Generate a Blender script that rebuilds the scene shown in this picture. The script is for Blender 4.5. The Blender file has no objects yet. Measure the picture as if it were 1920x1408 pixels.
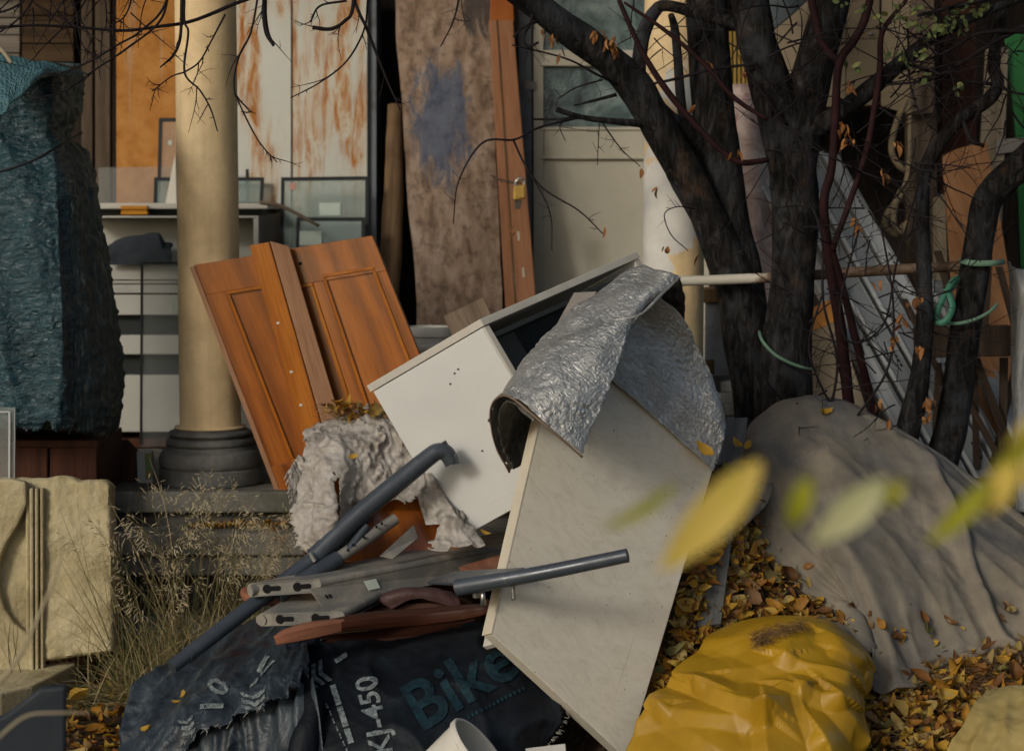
import bpy, bmesh, math, random
from mathutils import Vector, Matrix, noise as mnoise
from mathutils.bvhtree import BVHTree

# ------------------------------------------------------------------ camera, sky, sun, exposure
sc = bpy.context.scene
FPX, PITCH, CAM_H = 70.0 / 36.0 * 1920.0, math.radians(4.5), 1.75
cam_d = bpy.data.cameras.new('camera')
cam = bpy.data.objects.new('camera', cam_d); sc.collection.objects.link(cam); sc.camera = cam
cam.location = (0, 0, CAM_H); cam.rotation_euler = (math.radians(90) - PITCH, 0, 0)
cam_d.lens = 70; cam_d.sensor_width = 36; cam_d.clip_start = 0.05; cam_d.clip_end = 400
cam_d.dof.use_dof = True; cam_d.dof.focus_distance = 6.5; cam_d.dof.aperture_fstop = 3.4
SUN_T = Vector((0.56, 0.72, -0.42)).normalized()            # the way the light travels
world = bpy.data.worlds.new('World'); sc.world = world; world.use_nodes = True
_nt = world.node_tree; _bg = _nt.nodes['Background']
_sky = _nt.nodes.new('ShaderNodeTexSky'); _sky.sky_type = 'NISHITA'; _sky.sun_disc = False
_sky.sun_elevation = math.asin(-SUN_T.z); _sky.sun_rotation = math.atan2(-SUN_T.x, -SUN_T.y)
_sky.air_density = 1.0; _sky.dust_density = 3.0; _sky.ozone_density = 0.7
_nt.links.new(_sky.outputs[0], _bg.inputs[0]); _bg.inputs[1].default_value = 0.10
sun_d = bpy.data.lights.new('sun', 'SUN'); sun_d.energy = 1.5; sun_d.angle = math.radians(12); sun_d.color = (1.0, 0.96, 0.89)
sun = bpy.data.objects.new('sun', sun_d); sc.collection.objects.link(sun); sun.location = (-6, -4, 6)
sun.rotation_euler = SUN_T.to_track_quat('-Z', 'Y').to_euler()
sc.view_settings.view_transform = 'Standard'; sc.view_settings.look = 'None'
sc.view_settings.gamma = 1.0; sc.view_settings.use_curve_mapping = False
sc.view_settings.exposure = -0.12

# ------------------------------------------------------------------ helpers
R = random.Random(7)
COL = sc.collection
_cp, _sp = math.cos(PITCH), math.sin(PITCH)
CAMV = Vector((0, 0, CAM_H))
def ray(px, py):
    u = (px - 960) / FPX; v = (704 - py) / FPX
    return Vector((u, _cp + v * _sp, -_sp + v * _cp))
def P(px, py, Y):
    """the point of the place that stands Y metres down the yard on that line of sight"""
    d = ray(px, py); return CAMV + d * (Y / d.y)
def PL(px, py, plane, lift=0.0):
    o, n = plane; d = ray(px, py); t = (o + n * lift - CAMV).dot(n) / d.dot(n); return CAMV + d * t
def plane3(a, b, c):
    n = (b - a).cross(c - a).normalized()
    if n.dot(CAMV - a) < 0: n = -n
    return (a, n)
def px_of(p):
    x, y, z = p.x, p.y, p.z - CAM_H; d = y * _cp - z * _sp; return 960 + FPX * x / d, 704 - FPX * (y * _sp + z * _cp) / d
def mpp(Y): return Y / FPX
def lerp(a, b, t): return a + (b - a) * t
def sstep(a, b, x):
    t = max(0.0, min(1.0, (x - a) / (b - a))); return t * t * (3 - 2 * t)
def cr(p0, p1, p2, p3, t):
    return 0.5 * ((2 * p1) + (-p0 + p2) * t + (2 * p0 - 5 * p1 + 4 * p2 - p3) * t * t + (-p0 + 3 * p1 - 3 * p2 + p3) * t * t * t)
def spline(pts, n):
    """n samples along a Catmull-Rom line through pts (Vectors or floats)"""
    m = len(pts); out = []
    for i in range(n):
        x = i / (n - 1) * (m - 1); k = min(int(x), m - 2); t = x - k
        p1, p2 = pts[k], pts[k + 1]
        p0 = pts[k - 1] if k > 0 else p1 * 2 - p2
        p3 = pts[k + 2] if k + 2 < m else p2 * 2 - p1
        out.append(cr(p0, p1, p2, p3, t))
    return out
def crease(x, y, z, k=4): return (1 - min(1, abs(mnoise.noise(Vector((x, y, z))) * 1.6))) ** k
def fbm(v, o=4): return mnoise.fractal(v, 1.0, 2.0, o)

class Patch:
    """a four-cornered plane in the place: pos(s, t, d), d metres out of its face"""
    def __init__(s, a, b, c, d):
        s.c = [Vector(q) for q in (a, b, c, d)]
        n = (s.c[1] - s.c[0]).cross(s.c[3] - s.c[0]).normalized()
        if n.dot(CAMV - s.c[0]) < 0: n = -n
        s.n = n; s.w = (s.c[1] - s.c[0]).length; s.h = (s.c[3] - s.c[0]).length
    def pos(s, u, v, d=0.0):
        a = s.c[0].lerp(s.c[1], u); b = s.c[3].lerp(s.c[2], u); return a.lerp(b, v) + s.n * d
def PP(*pts): return Patch(*[P(*p) for p in pts])

class MB:
    def __init__(s):
        s.v = []; s.f = []; s.uv = []; s.o = (R.random() * 7, R.random() * 7)
    def face(s, idx, uv): s.f.append(tuple(idx)); s.uv.append([(a + s.o[0], b + s.o[1]) for a, b in uv])
    def hexa(s, pos, s0, s1, t0, t1, d0, d1, w=1, h=1):
        """box in a patch: pos(s,t,d)"""
        b = len(s.v)
        for (u, v, d) in ((s0, t0, d1), (s1, t0, d1), (s1, t1, d1), (s0, t1, d1), (s0, t0, d0), (s1, t0, d0), (s1, t1, d0), (s0, t1, d0)):
            s.v.append(pos(u, v, d))
        q = [(s0 * w, t0 * h), (s1 * w, t0 * h), (s1 * w, t1 * h), (s0 * w, t1 * h)]
        e = abs(d1 - d0)
        s.face((b, b + 3, b + 2, b + 1), [q[0], q[3], q[2], q[1]])
        s.face((b + 4, b + 5, b + 6, b + 7), q)
        s.face((b, b + 1, b + 5, b + 4), [q[0], q[1], (q[1][0], q[1][1] - e), (q[0][0], q[0][1] - e)])
        s.face((b + 1, b + 2, b + 6, b + 5), [q[1], q[2], (q[2][0] + e, q[2][1]), (q[1][0] + e, q[1][1])])
        s.face((b + 2, b + 3, b + 7, b + 6), [q[2], q[3], (q[3][0], q[3][1] + e), (q[2][0], q[2][1] + e)])
        s.face((b + 3, b, b + 4, b + 7), [q[3], q[0], (q[0][0] - e, q[0][1]), (q[3][0] - e, q[3][1])])
        return s
    def pbox(s, p, s0=0, s1=1, t0=0, t1=1, d0=-0.02, d1=0.0): return s.hexa(p.pos, s0, s1, t0, t1, d0, d1, p.w, p.h)
    def slab(s, a, b, c, d, th): p = Patch(a, b, c, d); return s.pbox(p, d0=-th, d1=0)
    def box(s, x0, x1, y0, y1, z0, z1):
        return s.hexa(lambda u, v, d: Vector((u, d, -v)), x0, x1, -z1, -z0, y1, y0, 1, 1)
    def polyslab(s, pts, th, n=None):
        """flat many-cornered plate"""
        if n is None:
            n = (pts[1] - pts[0]).cross(pts[-1] - pts[0]).normalized()
            if n.dot(CAMV - pts[0]) < 0: n = -n
        b = len(s.v); m = len(pts); x = (pts[1] - pts[0]).normalized(); y = n.cross(x)
        q = [((p - pts[0]).dot(x), (p - pts[0]).dot(y)) for p in pts]
        s.v += [p.copy() for p in pts] + [p - n * th for p in pts]
        s.face(range(b, b + m), q); s.face([b + m + i for i in reversed(range(m))], list(reversed(q)))
        for i in range(m):
            j = (i + 1) % m
            s.face((b + j, b + i, b + m + i, b + m + j), [q[j], q[i], (q[i][0], q[i][1] + th), (q[j][0], q[j][1] + th)])
        return s
    def tube(s, pts, rad, segs=10, n=None, flat=1.0, wob=0.0, wsc=6.0, cap=True, hollow=0.0, up=None):
        """pts world Vectors, rad list of metres"""
        m = len(pts)
        if n is None: n = max(2, (m - 1) * 6 + 1) if m > 2 else 2
        c = spline(pts, n) if m > 2 else [pts[0].lerp(pts[1], i / (n - 1)) for i in range(n)]
        r = spline([float(a) for a in rad], n) if m > 2 else [lerp(rad[0], rad[1], i / (n - 1)) for i in range(n)]
        b = len(s.v); t = (c[1] - c[0]).normalized()
        ref = Vector(up) if up else (Vector((0, 0, 1)) if abs(t.z) < 0.9 else Vector((1, 0, 0)))
        x = t.cross(ref).normalized(); L = 0
        for i in range(n):
            tt = (c[min(i + 1, n - 1)] - c[max(i - 1, 0)]).normalized()
            x = (x - tt * x.dot(tt)).normalized(); y = tt.cross(x)
            for k in range(segs):
                a = 2 * math.pi * k / segs
                d = x * math.cos(a) + y * math.sin(a) * flat
                rr = max(r[i], 1e-4)
                if wob:
                    q = c[i] + d * rr
                    rr *= 1 + wob * (fbm(Vector((q.x * wsc, q.y * wsc, q.z * wsc * 0.45)), 4))
                s.v.append(c[i] + d * rr)
        for i in range(n - 1):
            l2 = L + (c[i + 1] - c[i]).length
            for k in range(segs):
                k2 = (k + 1) % segs; a0 = k / segs * 6.28 * r[0]; a1 = (k + 1) / segs * 6.28 * r[0]
                s.face((b + i * segs + k, b + i * segs + k2, b + (i + 1) * segs + k2, b + (i + 1) * segs + k), [(a0, L), (a1, L), (a1, l2), (a0, l2)])
            L = l2
        if hollow:
            for e, i in ((0, 0), (1, n - 1)):
                tt = (c[1] - c[0]).normalized() if e == 0 else (c[n - 2] - c[n - 1]).normalized()
                o = len(s.v)
                for q in (0, 1):
                    for k in range(segs):
                        p0 = s.v[b + i * segs + k]; s.v.append(c[i] + (p0 - c[i]) * hollow + tt * (q * r[i] * 3.0))
                for k in range(segs):
                    k2 = (k + 1) % segs
                    A, B_, C_, D_ = b + i * segs + k, b + i * segs + k2, o + k2, o + k
                    s.face((A, D_, C_, B_) if e == 0 else (A, B_, C_, D_), [(0, 0), (0, .01), (.01, .01), (.01, 0)])
                    A, B_, C_, D_ = o + k, o + k2, o + segs + k2, o + segs + k
                    s.face((A, D_, C_, B_) if e == 0 else (A, B_, C_, D_), [(0, 0), (0, .01), (.01, .01), (.01, 0)])
                s.face([o + segs + k for k in range(segs)], [(0, 0)] * segs)
        elif cap:
            s.face([b + k for k in reversed(range(segs))], [(math.cos(6.28 * k / segs) * r[0], math.sin(6.28 * k / segs) * r[0]) for k in range(segs)])
            s.face([b + (n - 1) * segs + k for k in range(segs)], [(math.cos(6.28 * k / segs) * r[-1], math.sin(6.28 * k / segs) * r[-1]) for k in range(segs)])
        return s
    def ptube(s, pts, **kw):
        """pts (px, py, Y, radius in pixels at that distance)"""
        return s.tube([P(*p[:3]) for p in pts], [p[3] * mpp(p[2]) for p in pts], **kw)
    def lathe(s, prof, base, segs=48, axis=None):
        """prof list of (radius, height) about a vertical (or given) axis at base"""
        b = len(s.v); m = len(prof)
        ax = (axis or Vector((0, 0, 1))).normalized()
        x = ax.cross(Vector((0.3, 1, 0.2))).normalized(); y = ax.cross(x)
        for (r, z) in prof:
            for k in range(segs):
                a = 2 * math.pi * k / segs
                s.v.append(base + ax * z + (x * math.cos(a) + y * math.sin(a)) * r)
        L = 0
        for i in range(m - 1):
            l2 = L + math.hypot(prof[i + 1][0] - prof[i][0], prof[i + 1][1] - prof[i][1])
            for k in range(segs):
                k2 = (k + 1) % segs; r = prof[i][0]
                s.face((b + i * segs + k, b + i * segs + k2, b + (i + 1) * segs + k2, b + (i + 1) * segs + k),
                       [(6.28 * r * k / segs, L), (6.28 * r * (k + 1) / segs, L), (6.28 * r * (k + 1) / segs, l2), (6.28 * r * k / segs, l2)])
            L = l2
        return s
    def net(s, rows, nu, nv, disp=None, mask=None, world_pts=False):
        """smooth sheet through a net of control points; disp(u, v, p, uvm) -> metres along the normal"""
        g = [[Vector(q) if world_pts else P(*q) for q in r] for r in rows]
        a = [spline(r, nu) for r in g]
        cols = [spline([a[j][i] for j in range(len(a))], nv) for i in range(nu)]
        grid = [[cols[i][j] for i in range(nu)] for j in range(nv)]
        um = [[0.0] * nu for _ in range(nv)]; vm = [[0.0] * nu for _ in range(nv)]
        for j in range(nv):
            for i in range(nu):
                if i: um[j][i] = um[j][i - 1] + (grid[j][i] - grid[j][i - 1]).length
                if j: vm[j][i] = vm[j - 1][i] + (grid[j][i] - grid[j - 1][i]).length
        out = []
        for j in range(nv):
            r = []
            for i in range(nu):
                p = grid[j][i]
                if disp:
                    du = grid[j][min(i + 1, nu - 1)] - grid[j][max(i - 1, 0)]; dv = grid[min(j + 1, nv - 1)][i] - grid[max(j - 1, 0)][i]
                    n = dv.cross(du)
                    if n.length > 1e-9: n.normalize()
                    p = p + n * disp(i / (nu - 1), j / (nv - 1), p, (um[j][i], vm[j][i]))
                r.append(p)
            out.append(r)
        b = len(s.v)
        for r in out: s.v += r
        for j in range(nv - 1):
            for i in range(nu - 1):
                if mask and not mask((i + .5) / (nu - 1), (j + .5) / (nv - 1), (um[j][i], vm[j][i])): continue
                A = b + j * nu + i
                s.face((A, A + nu, A + nu + 1, A + 1), [(um[j][i], vm[j][i]), (um[j + 1][i], vm[j + 1][i]), (um[j + 1][i + 1], vm[j + 1][i + 1]), (um[j][i + 1], vm[j][i + 1])])
        return s
    def build(s, name, mat, parent=None, smooth=False, bevel=0.0, solid=0.0, origin=None, auto=None, label=None):
        used = set(i for f in s.f for i in f)
        if len(used) < len(s.v):
            mp = {}; nv = []
            for i, p in enumerate(s.v):
                if i in used: mp[i] = len(nv); nv.append(p)
            s.v = nv; s.f = [tuple(mp[i] for i in f) for f in s.f]
        if parent is not None:
            o = ORG[parent.name]
        else:
            if origin is None:
                xs = [p.x for p in s.v]; ys = [p.y for p in s.v]
                origin = Vector(((min(xs) + max(xs)) / 2, (min(ys) + max(ys)) / 2, min(p.z for p in s.v)))
            o = Vector(origin)
        me = bpy.data.meshes.new(name)
        me.from_pydata([tuple(p - o) for p in s.v], [], s.f)
        ul = me.uv_layers.new(name='UVMap'); flat = []
        for q in s.uv:
            for a, b in q: flat += (a, b)
        ul.data.foreach_set('uv', flat)
        if smooth: me.polygons.foreach_set('use_smooth', [True] * len(me.polygons))
        me.materials.append(mat); me.update()
        ob = bpy.data.objects.new(name, me); COL.objects.link(ob)
        if parent is not None: ob.parent = parent
        else: ob.location = o
        ORG[ob.name] = o
        if smooth and auto: me.set_sharp_from_angle(angle=math.radians(auto))
        if solid:
            md = ob.modifiers.new('thickness', 'SOLIDIFY'); md.thickness = solid; md.offset = 0
        if bevel:
            md = ob.modifiers.new('edges', 'BEVEL'); md.width = bevel; md.segments = 2; md.limit_method = 'ANGLE'; md.angle_limit = math.radians(40)
        if label: ob['label'] = label
        return ob
ORG = {}
def bvh(mb): return BVHTree.FromPolygons([tuple(p) for p in mb.v], mb.f)
def thing(name, label, cat, origin, group=None, kind=None):
    o = bpy.data.objects.new(name, None); COL.objects.link(o); o.location = origin; ORG[o.name] = Vector(origin)
    o.empty_display_size = 0.1
    return tag(o, label, cat, group, kind)
def tag(o, label=None, cat=None, group=None, kind=None):
    if label: o['label'] = label
    if cat: o['category'] = cat
    if group: o['group'] = group
    if kind: o['kind'] = kind
    return o

# ------------------------------------------------------------------ materials
class Mat:
    def __init__(s, name):
        s.m = bpy.data.materials.new(name); s.m.use_nodes = True; s.nt = s.m.node_tree
        s.b = s.nt.nodes['Principled BSDF']; s.tc = s.nt.nodes.new('ShaderNodeTexCoord'); s.n = s.nt.nodes.new
        s.nrm = None
    def L(s, a, b): s.nt.links.new(a, b)
    def put(s, sock, v):
        if isinstance(v, bpy.types.NodeSocket): s.L(v, sock)
        elif isinstance(v, (tuple, list)): sock.default_value = (*v, 1.0) if len(v) == 3 and sock.type == 'RGBA' else v
        else: sock.default_value = v
    def co(s, kind='Object', scale=(1, 1, 1), loc=(0, 0, 0), rot=(0, 0, 0)):
        mp = s.n('ShaderNodeMapping'); s.L(s.tc.outputs[kind], mp.inputs[0])
        mp.inputs['Scale'].default_value = scale; mp.inputs['Location'].default_value = loc; mp.inputs['Rotation'].default_value = rot
        return mp.outputs[0]
    def noise(s, scale, detail=5, rough=0.55, dist=0.0, co=None, color=False):
        t = s.n('ShaderNodeTexNoise'); t.inputs['Scale'].default_value = scale; t.inputs['Detail'].default_value = detail
        t.inputs['Roughness'].default_value = rough; t.inputs['Distortion'].default_value = dist
        s.L(co if co is not None else s.tc.outputs['Object'], t.inputs['Vector']); return t.outputs[1 if color else 0]
    def voro(s, scale, feature='F1', co=None, out=0, rand=1.0):
        t = s.n('ShaderNodeTexVoronoi'); t.feature = feature; t.inputs['Scale'].default_value = scale; t.inputs['Randomness'].default_value = rand
        s.L(co if co is not None else s.tc.outputs['Object'], t.inputs['Vector']); return t.outputs[out]
    def wave(s, scale, dist=2.0, detail=3, co=None, direction='X'):
        t = s.n('ShaderNodeTexWave'); t.bands_direction = direction; t.inputs['Scale'].default_value = scale
        t.inputs['Distortion'].default_value = dist; t.inputs['Detail'].default_value = detail; t.inputs['Detail Scale'].default_value = 1.5
        s.L(co if co is not None else s.tc.outputs['UV'], t.inputs['Vector']); return t.outputs[1]
    def ramp(s, fac, stops, interp='LINEAR'):
        t = s.n('ShaderNodeValToRGB'); s.L(fac, t.inputs[0]); e = t.color_ramp; e.interpolation = interp
        while len(e.elements) < len(stops): e.elements.new(0.5)
        for q, (p, c) in zip(e.elements, stops):
            q.position = p; q.color = (*c, 1) if isinstance(c, (tuple, list)) else (c, c, c, 1)
        return t.outputs[0]
    def mix(s, fac, a, b, mode='MIX'):
        t = s.n('ShaderNodeMix'); t.data_type = 'RGBA'; t.blend_type = mode; t.clamp_factor = True
        s.put(t.inputs[0], fac); s.put(t.inputs[6], a); s.put(t.inputs[7], b); return t.outputs[2]
    def math(s, op, a, b=0.0, clamp=False):
        t = s.n('ShaderNodeMath'); t.operation = op; t.use_clamp = clamp; s.put(t.inputs[0], a); s.put(t.inputs[1], b); return t.outputs[0]
    def sep(s, v, i):
        t = s.n('ShaderNodeSeparateXYZ'); s.L(v, t.inputs[0]); return t.outputs[i]
    def island(s): return s.n('ShaderNodeNewGeometry').outputs['Random Per Island']
    def bump(s, h, strength=0.3, dist=0.01):
        t = s.n('ShaderNodeBump'); t.inputs['Strength'].default_value = strength; t.inputs['Distance'].default_value = dist
        s.L(h, t.inputs['Height'])
        if s.nrm is not None: s.L(s.nrm, t.inputs['Normal'])
        s.nrm = t.outputs[0]; return s
    def done(s, color, rough=0.7, metal=0.0, spec=0.35, coat=0.0, trans=0.0, alpha=1.0, sub=0.0, ior=1.45):
        b = s.b; s.put(b.inputs['Base Color'], color); s.put(b.inputs['Roughness'], rough); s.put(b.inputs['Metallic'], metal)
        s.put(b.inputs['Specular IOR Level'], spec); s.put(b.inputs['Coat Weight'], coat); s.put(b.inputs['Transmission Weight'], trans)
        s.put(b.inputs['Alpha'], alpha); b.inputs['IOR'].default_value = ior
        if s.nrm is not None: s.L(s.nrm, b.inputs['Normal'])
        return s.m

def m_plain(name, c1, c2=None, scale=6, rough=0.65, metal=0.0, spec=0.22, bump=0.25, bscale=60, bdist=0.004, dirt=None, dscale=3, dlo=0.5, dhi=0.75, coat=0.0, speck=None):
    """two-tone mottled surface with fine relief, stains and specks"""
    m = Mat(name); c2 = c2 or tuple(x * 0.78 for x in c1)
    col = m.ramp(m.noise(scale, 7, 0.6), [(0.3, c2), (0.7, c1)])
    if dirt: col = m.mix(m.ramp(m.noise(dscale, 8, 0.65, 0.4), [(dlo, 0.0), (dhi, 1.0)]), col, dirt)
    if speck: col = m.mix(m.ramp(m.noise(170, 2, 0.5), [(0.70, 0.0), (0.74, 0.8)]), col, speck)
    m.bump(m.noise(bscale, 6, 0.6), bump, bdist)
    r = m.ramp(m.noise(scale * 1.7, 5), [(0.3, max(0.0, rough - 0.12)), (0.7, min(1.0, rough + 0.12))])
    return m.done(col, r, metal, spec, coat)
def m_wood(name, dark, light, grain=1.0, rough=0.6, bump=0.35, stain=None, slo=0.55, shi=0.75, coat=0.0, axis=1, figure=0.5, spec=0.18):
    m = Mat(name); sc_ = (26 * grain, 1.6 * grain, 1) if axis == 1 else (1.6 * grain, 26 * grain, 1)
    uv = m.co('UV', sc_)
    g = m.noise(1.0, 8, 0.62, 0.5, uv)
    fine = m.noise(5.0, 4, 0.6, 0.2, uv)
    rings = m.wave(0.35, 7.0, 3, m.co('UV', (9 * grain, 1.1 * grain, 1) if axis == 1 else (1.1 * grain, 9 * grain, 1)), 'X' if axis == 1 else 'Y')
    f = m.math('ADD', m.math('MULTIPLY', g, 1 - figure * 0.5), m.math('MULTIPLY', rings, figure * 0.5))
    col = m.ramp(f, [(0.22, dark), (0.5, tuple(lerp(a, b, 0.55) for a, b in zip(dark, light))), (0.8, light)])
    col = m.mix(m.math('MULTIPLY', m.ramp(fine, [(0.35, 1.0), (0.55, 0.0)]), 0.35), col, tuple(x * 0.45 for x in dark))
    if stain: col = m.mix(m.ramp(m.noise(4, 7, 0.65, 0.3), [(slo, 0.0), (shi, 0.9)]), col, stain)
    m.bump(m.math('ADD', g, m.math('MULTIPLY', fine, 0.5)), bump, 0.004)
    return m.done(col, m.ramp(g, [(0.3, max(0, rough - 0.1)), (0.7, min(1, rough + 0.1))]), 0, spec, coat)
def _materials():
    D = {}
    # ground
    m = Mat('soil'); n = m.noise(3, 8, 0.65); f = m.noise(38, 6, 0.7)
    c = m.ramp(n, [(0.3, (0.02, 0.014, 0.009)), (0.6, (0.045, 0.031, 0.02)), (0.8, (0.08, 0.056, 0.034))])
    c = m.mix(m.ramp(f, [(0.5, 0.0), (0.68, 0.8)]), c, (0.14, 0.085, 0.04))
    m.bump(f, 0.9, 0.02); D['soil'] = m.done(c, 0.95, spec=0.1)
    D['step'] = m_plain('step_stone', (0.21, 0.20, 0.17), (0.11, 0.105, 0.09), 5, 0.85, bump=0.6, bscale=45, bdist=0.008, dirt=(0.045, 0.05, 0.03), dscale=4, dlo=0.48, dhi=0.7)
    D['porch'] = m_plain('porch_stone', (0.12, 0.11, 0.095), (0.06, 0.056, 0.05), 6, 0.85, bump=0.5, bscale=40, dirt=(0.04, 0.035, 0.025))
    D['base_dark'] = m_plain('column_base_paint', (0.14, 0.14, 0.13), (0.055, 0.057, 0.055), 7, 0.6, bump=0.4, bscale=35, bdist=0.006, dirt=(0.20, 0.19, 0.165), dscale=8, dlo=0.55, dhi=0.75)
    # column paints
    for nm, patch in (('column_paint', 0), ('column_peeling', 1)):
        m = Mat(nm); z = m.sep(m.tc.outputs['Object'], 2); x = m.sep(m.tc.outputs['Object'], 0)
        n = m.noise(4, 6, 0.6)
        yel = m.ramp(n, [(0.25, (0.66, 0.485, 0.255)), (0.75, (0.80, 0.625, 0.37))])
        streak = m.noise(1.0, 6, 0.6, 0.2, m.co('Object', (22, 22, 1.1)))
        yel = m.mix(m.ramp(streak, [(0.48, 0.0), (0.68, 0.30)]), yel, (0.40, 0.29, 0.15))
        grime = m.ramp(m.noise(3.5, 9, 0.72, 0.4), [(0.40, 0.0), (0.72, 1.0)])
        yel = m.mix(m.math('MULTIPLY', grime, 0.55), yel, (0.27, 0.205, 0.12))
        bare = (0.52, 0.51, 0.47)
        edge = m.math('MULTIPLY', m.math('SUBTRACT', m.noise(4.5, 6, 0.6, 0.6), 0.5), 1.1)
        if patch:
            zz = m.math('ADD', z, edge)
            msk = m.math('MULTIPLY', m.ramp(zz, [(0.0, 0.0), (0.445, 0.0), (0.46, 1.0), (1.0, 1.0)]), 1.0)
            zs = m.math('DIVIDE', m.math('ADD', z, m.math('ADD', edge, m.math('MULTIPLY', x, -1.2))), 2.2)
            msk = m.ramp(zs, [(0.40, 0.0), (0.415, 1.0), (0.70, 1.0), (0.715, 0.0)])
            blu = m.ramp(m.noise(6, 5), [(0.3, (0.42, 0.43, 0.42)), (0.7, (0.62, 0.61, 0.57))])
            col = m.mix(msk, yel, blu)
        else:
            k = m.math('ADD', m.math('MULTIPLY', x, 6.0), m.math('MULTIPLY', z, 0.9))
            col = m.mix(m.ramp(m.math('ADD', k, m.math('MULTIPLY', edge, 0.8)), [(0.0, 0.0), (0.94, 0.0), (0.95, 1.0)]), yel, bare) if False else yel
        m.bump(m.noise(26, 6, 0.6), 0.35, 0.006); m.bump(m.noise(5, 3), 0.25, 0.02)
        D[nm] = m.done(col, 0.62, spec=0.3)
    # walls and boards
    D['siding_grey'] = m_wood('grey_siding', (0.13, 0.11, 0.09), (0.30, 0.27, 0.23), 1.2, 0.85, axis=0, bump=0.6)
    D['siding_brown'] = m_wood('brown_siding', (0.04, 0.0256, 0.0144), (0.112, 0.072, 0.04), 1.2, 0.85, axis=0, bump=0.6)
    D['dark_wall'] = m_wood('dark_wall_boards', (0.014, 0.011, 0.009), (0.035, 0.026, 0.02), 1.0, 0.9)
    D['post_wood'] = m_wood('weathered_post', (0.056, 0.04, 0.028), (0.136, 0.104, 0.072), 1.0, 0.85)
    m = Mat('rusted_sheet'); uv = m.co('UV', (14, 1.0, 1)); n = m.noise(1.0, 8, 0.7, 0.3, uv); b = m.noise(9, 7, 0.7)
    c = m.ramp(b, [(0.3, (0.30, 0.115, 0.022)), (0.55, (0.44, 0.20, 0.05)), (0.8, (0.50, 0.28, 0.10))])
    c = m.mix(m.ramp(n, [(0.55, 0.0), (0.75, 0.75)]), c, (0.40, 0.36, 0.28)); m.bump(b, 0.3, 0.004)
    D['rust_sheet'] = m.done(c, 0.8, spec=0.2)
    m = Mat('white_enamel_rusting'); uv = m.co('UV', (7.5, 0.75, 1)); v = m.sep(m.tc.outputs['UV'], 1); u = m.sep(m.tc.outputs['UV'], 0)
    n = m.noise(1.0, 6, 0.6, 0.5, uv); n2 = m.noise(6.0, 8, 0.7, 0.5, m.co('UV', (3.2, 0.75, 1))); n3 = m.noise(1.0, 7, 0.7, 0.2, m.co('UV', (40, 1.6, 1)))
    big = m.math('MULTIPLY', m.ramp(n, [(0.47, 0.0), (0.56, 1.0)]), m.ramp(n2, [(0.40, 0.0), (0.56, 1.0)]))
    low = m.ramp(m.math('DIVIDE', v, 2.4), [(0.03, 0.0), (0.15, 1.0), (0.62, 1.0), (0.72, 0.6)])
    msk = m.math('MULTIPLY', m.math('MULTIPLY', big, low), m.ramp(n3, [(0.25, 0.5), (0.5, 1.0)]))
    halo = m.math('MULTIPLY', m.ramp(n, [(0.40, 0.0), (0.62, 0.45)]), low)
    white = m.ramp(m.noise(2.5, 5), [(0.3, (0.44, 0.46, 0.42)), (0.7, (0.55, 0.56, 0.51))])
    c = m.mix(halo, white, (0.50, 0.40, 0.24)); c = m.mix(msk, c, m.ramp(n2, [(0.4, (0.48, 0.23, 0.055)), (0.65, (0.30, 0.10, 0.02))]))
    m.bump(n2, 0.15, 0.004); D['rust_white'] = m.done(c, m.ramp(msk, [(0.0, 0.4), (0.6, 0.85)]), spec=0.4)
    m = Mat('stained_slab'); u = m.sep(m.tc.outputs['UV'], 0); v = m.sep(m.tc.outputs['UV'], 1)
    a = m.noise(6, 8, 0.65, 0.3, m.co('UV', (2.2, 1, 1))); b = m.noise(20, 6, 0.7)
    c = m.ramp(a, [(0.3, (0.10, 0.065, 0.045)), (0.45, (0.235, 0.16, 0.11)), (0.56, (0.31, 0.225, 0.165)), (0.72, (0.42, 0.33, 0.255))])
    c = m.mix(m.ramp(b, [(0.50, 0.0), (0.66, 0.75)]), c, (0.085, 0.06, 0.045))
    wob = m.math('MULTIPLY', m.math('SUBTRACT', m.noise(9, 9, 0.75, 0.8, m.co('UV', (1.5, 0.55, 1))), 0.5), 4.2)
    du = m.math('DIVIDE', m.math('SUBTRACT', u, 0.20), 0.17); dv = m.math('DIVIDE', m.math('SUBTRACT', v, 0.76), 0.36)
    rad = m.math('ADD', m.math('ADD', m.math('MULTIPLY', du, du), m.math('MULTIPLY', dv, dv)), wob)
    c = m.mix(m.ramp(rad, [(0.45, 0.8), (0.95, 0.0)]), c, m.ramp(b, [(0.35, (0.018, 0.045, 0.10)), (0.65, (0.10, 0.135, 0.185))]))
    du = m.math('DIVIDE', m.math('SUBTRACT', u, 0.42), 0.10); dv = m.math('DIVIDE', m.math('SUBTRACT', v, 0.12), 0.26)
    rad = m.math('ADD', m.math('ADD', m.math('MULTIPLY', du, du), m.math('MULTIPLY', dv, dv)), wob)
    c = m.mix(m.ramp(rad, [(0.5, 0.85), (1.0, 0.0)]), c, (0.05, 0.045, 0.045))
    m.bump(a, 0.6, 0.012); m.bump(b, 0.4, 0.005); D['slab'] = m.done(c, 0.85, spec=0.2)
    D['orange_board'] = m_wood('salmon_painted_board', (0.30, 0.135, 0.065), (0.42, 0.21, 0.115), 0.7, 0.7, stain=(0.16, 0.09, 0.06), slo=0.6, shi=0.8, figure=0.3)
    D['orange_bright'] = m_plain('orange_plastic', (0.42, 0.13, 0.025), (0.32, 0.09, 0.018), 8, 0.6)
    D['door_paint'] = m_plain('cream_door_paint', (0.50, 0.48, 0.395), (0.42, 0.40, 0.325), 4, 0.5, bump=0.2, bscale=50, dirt=(0.22, 0.19, 0.14), dscale=4, dlo=0.58, dhi=0.85)
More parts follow.
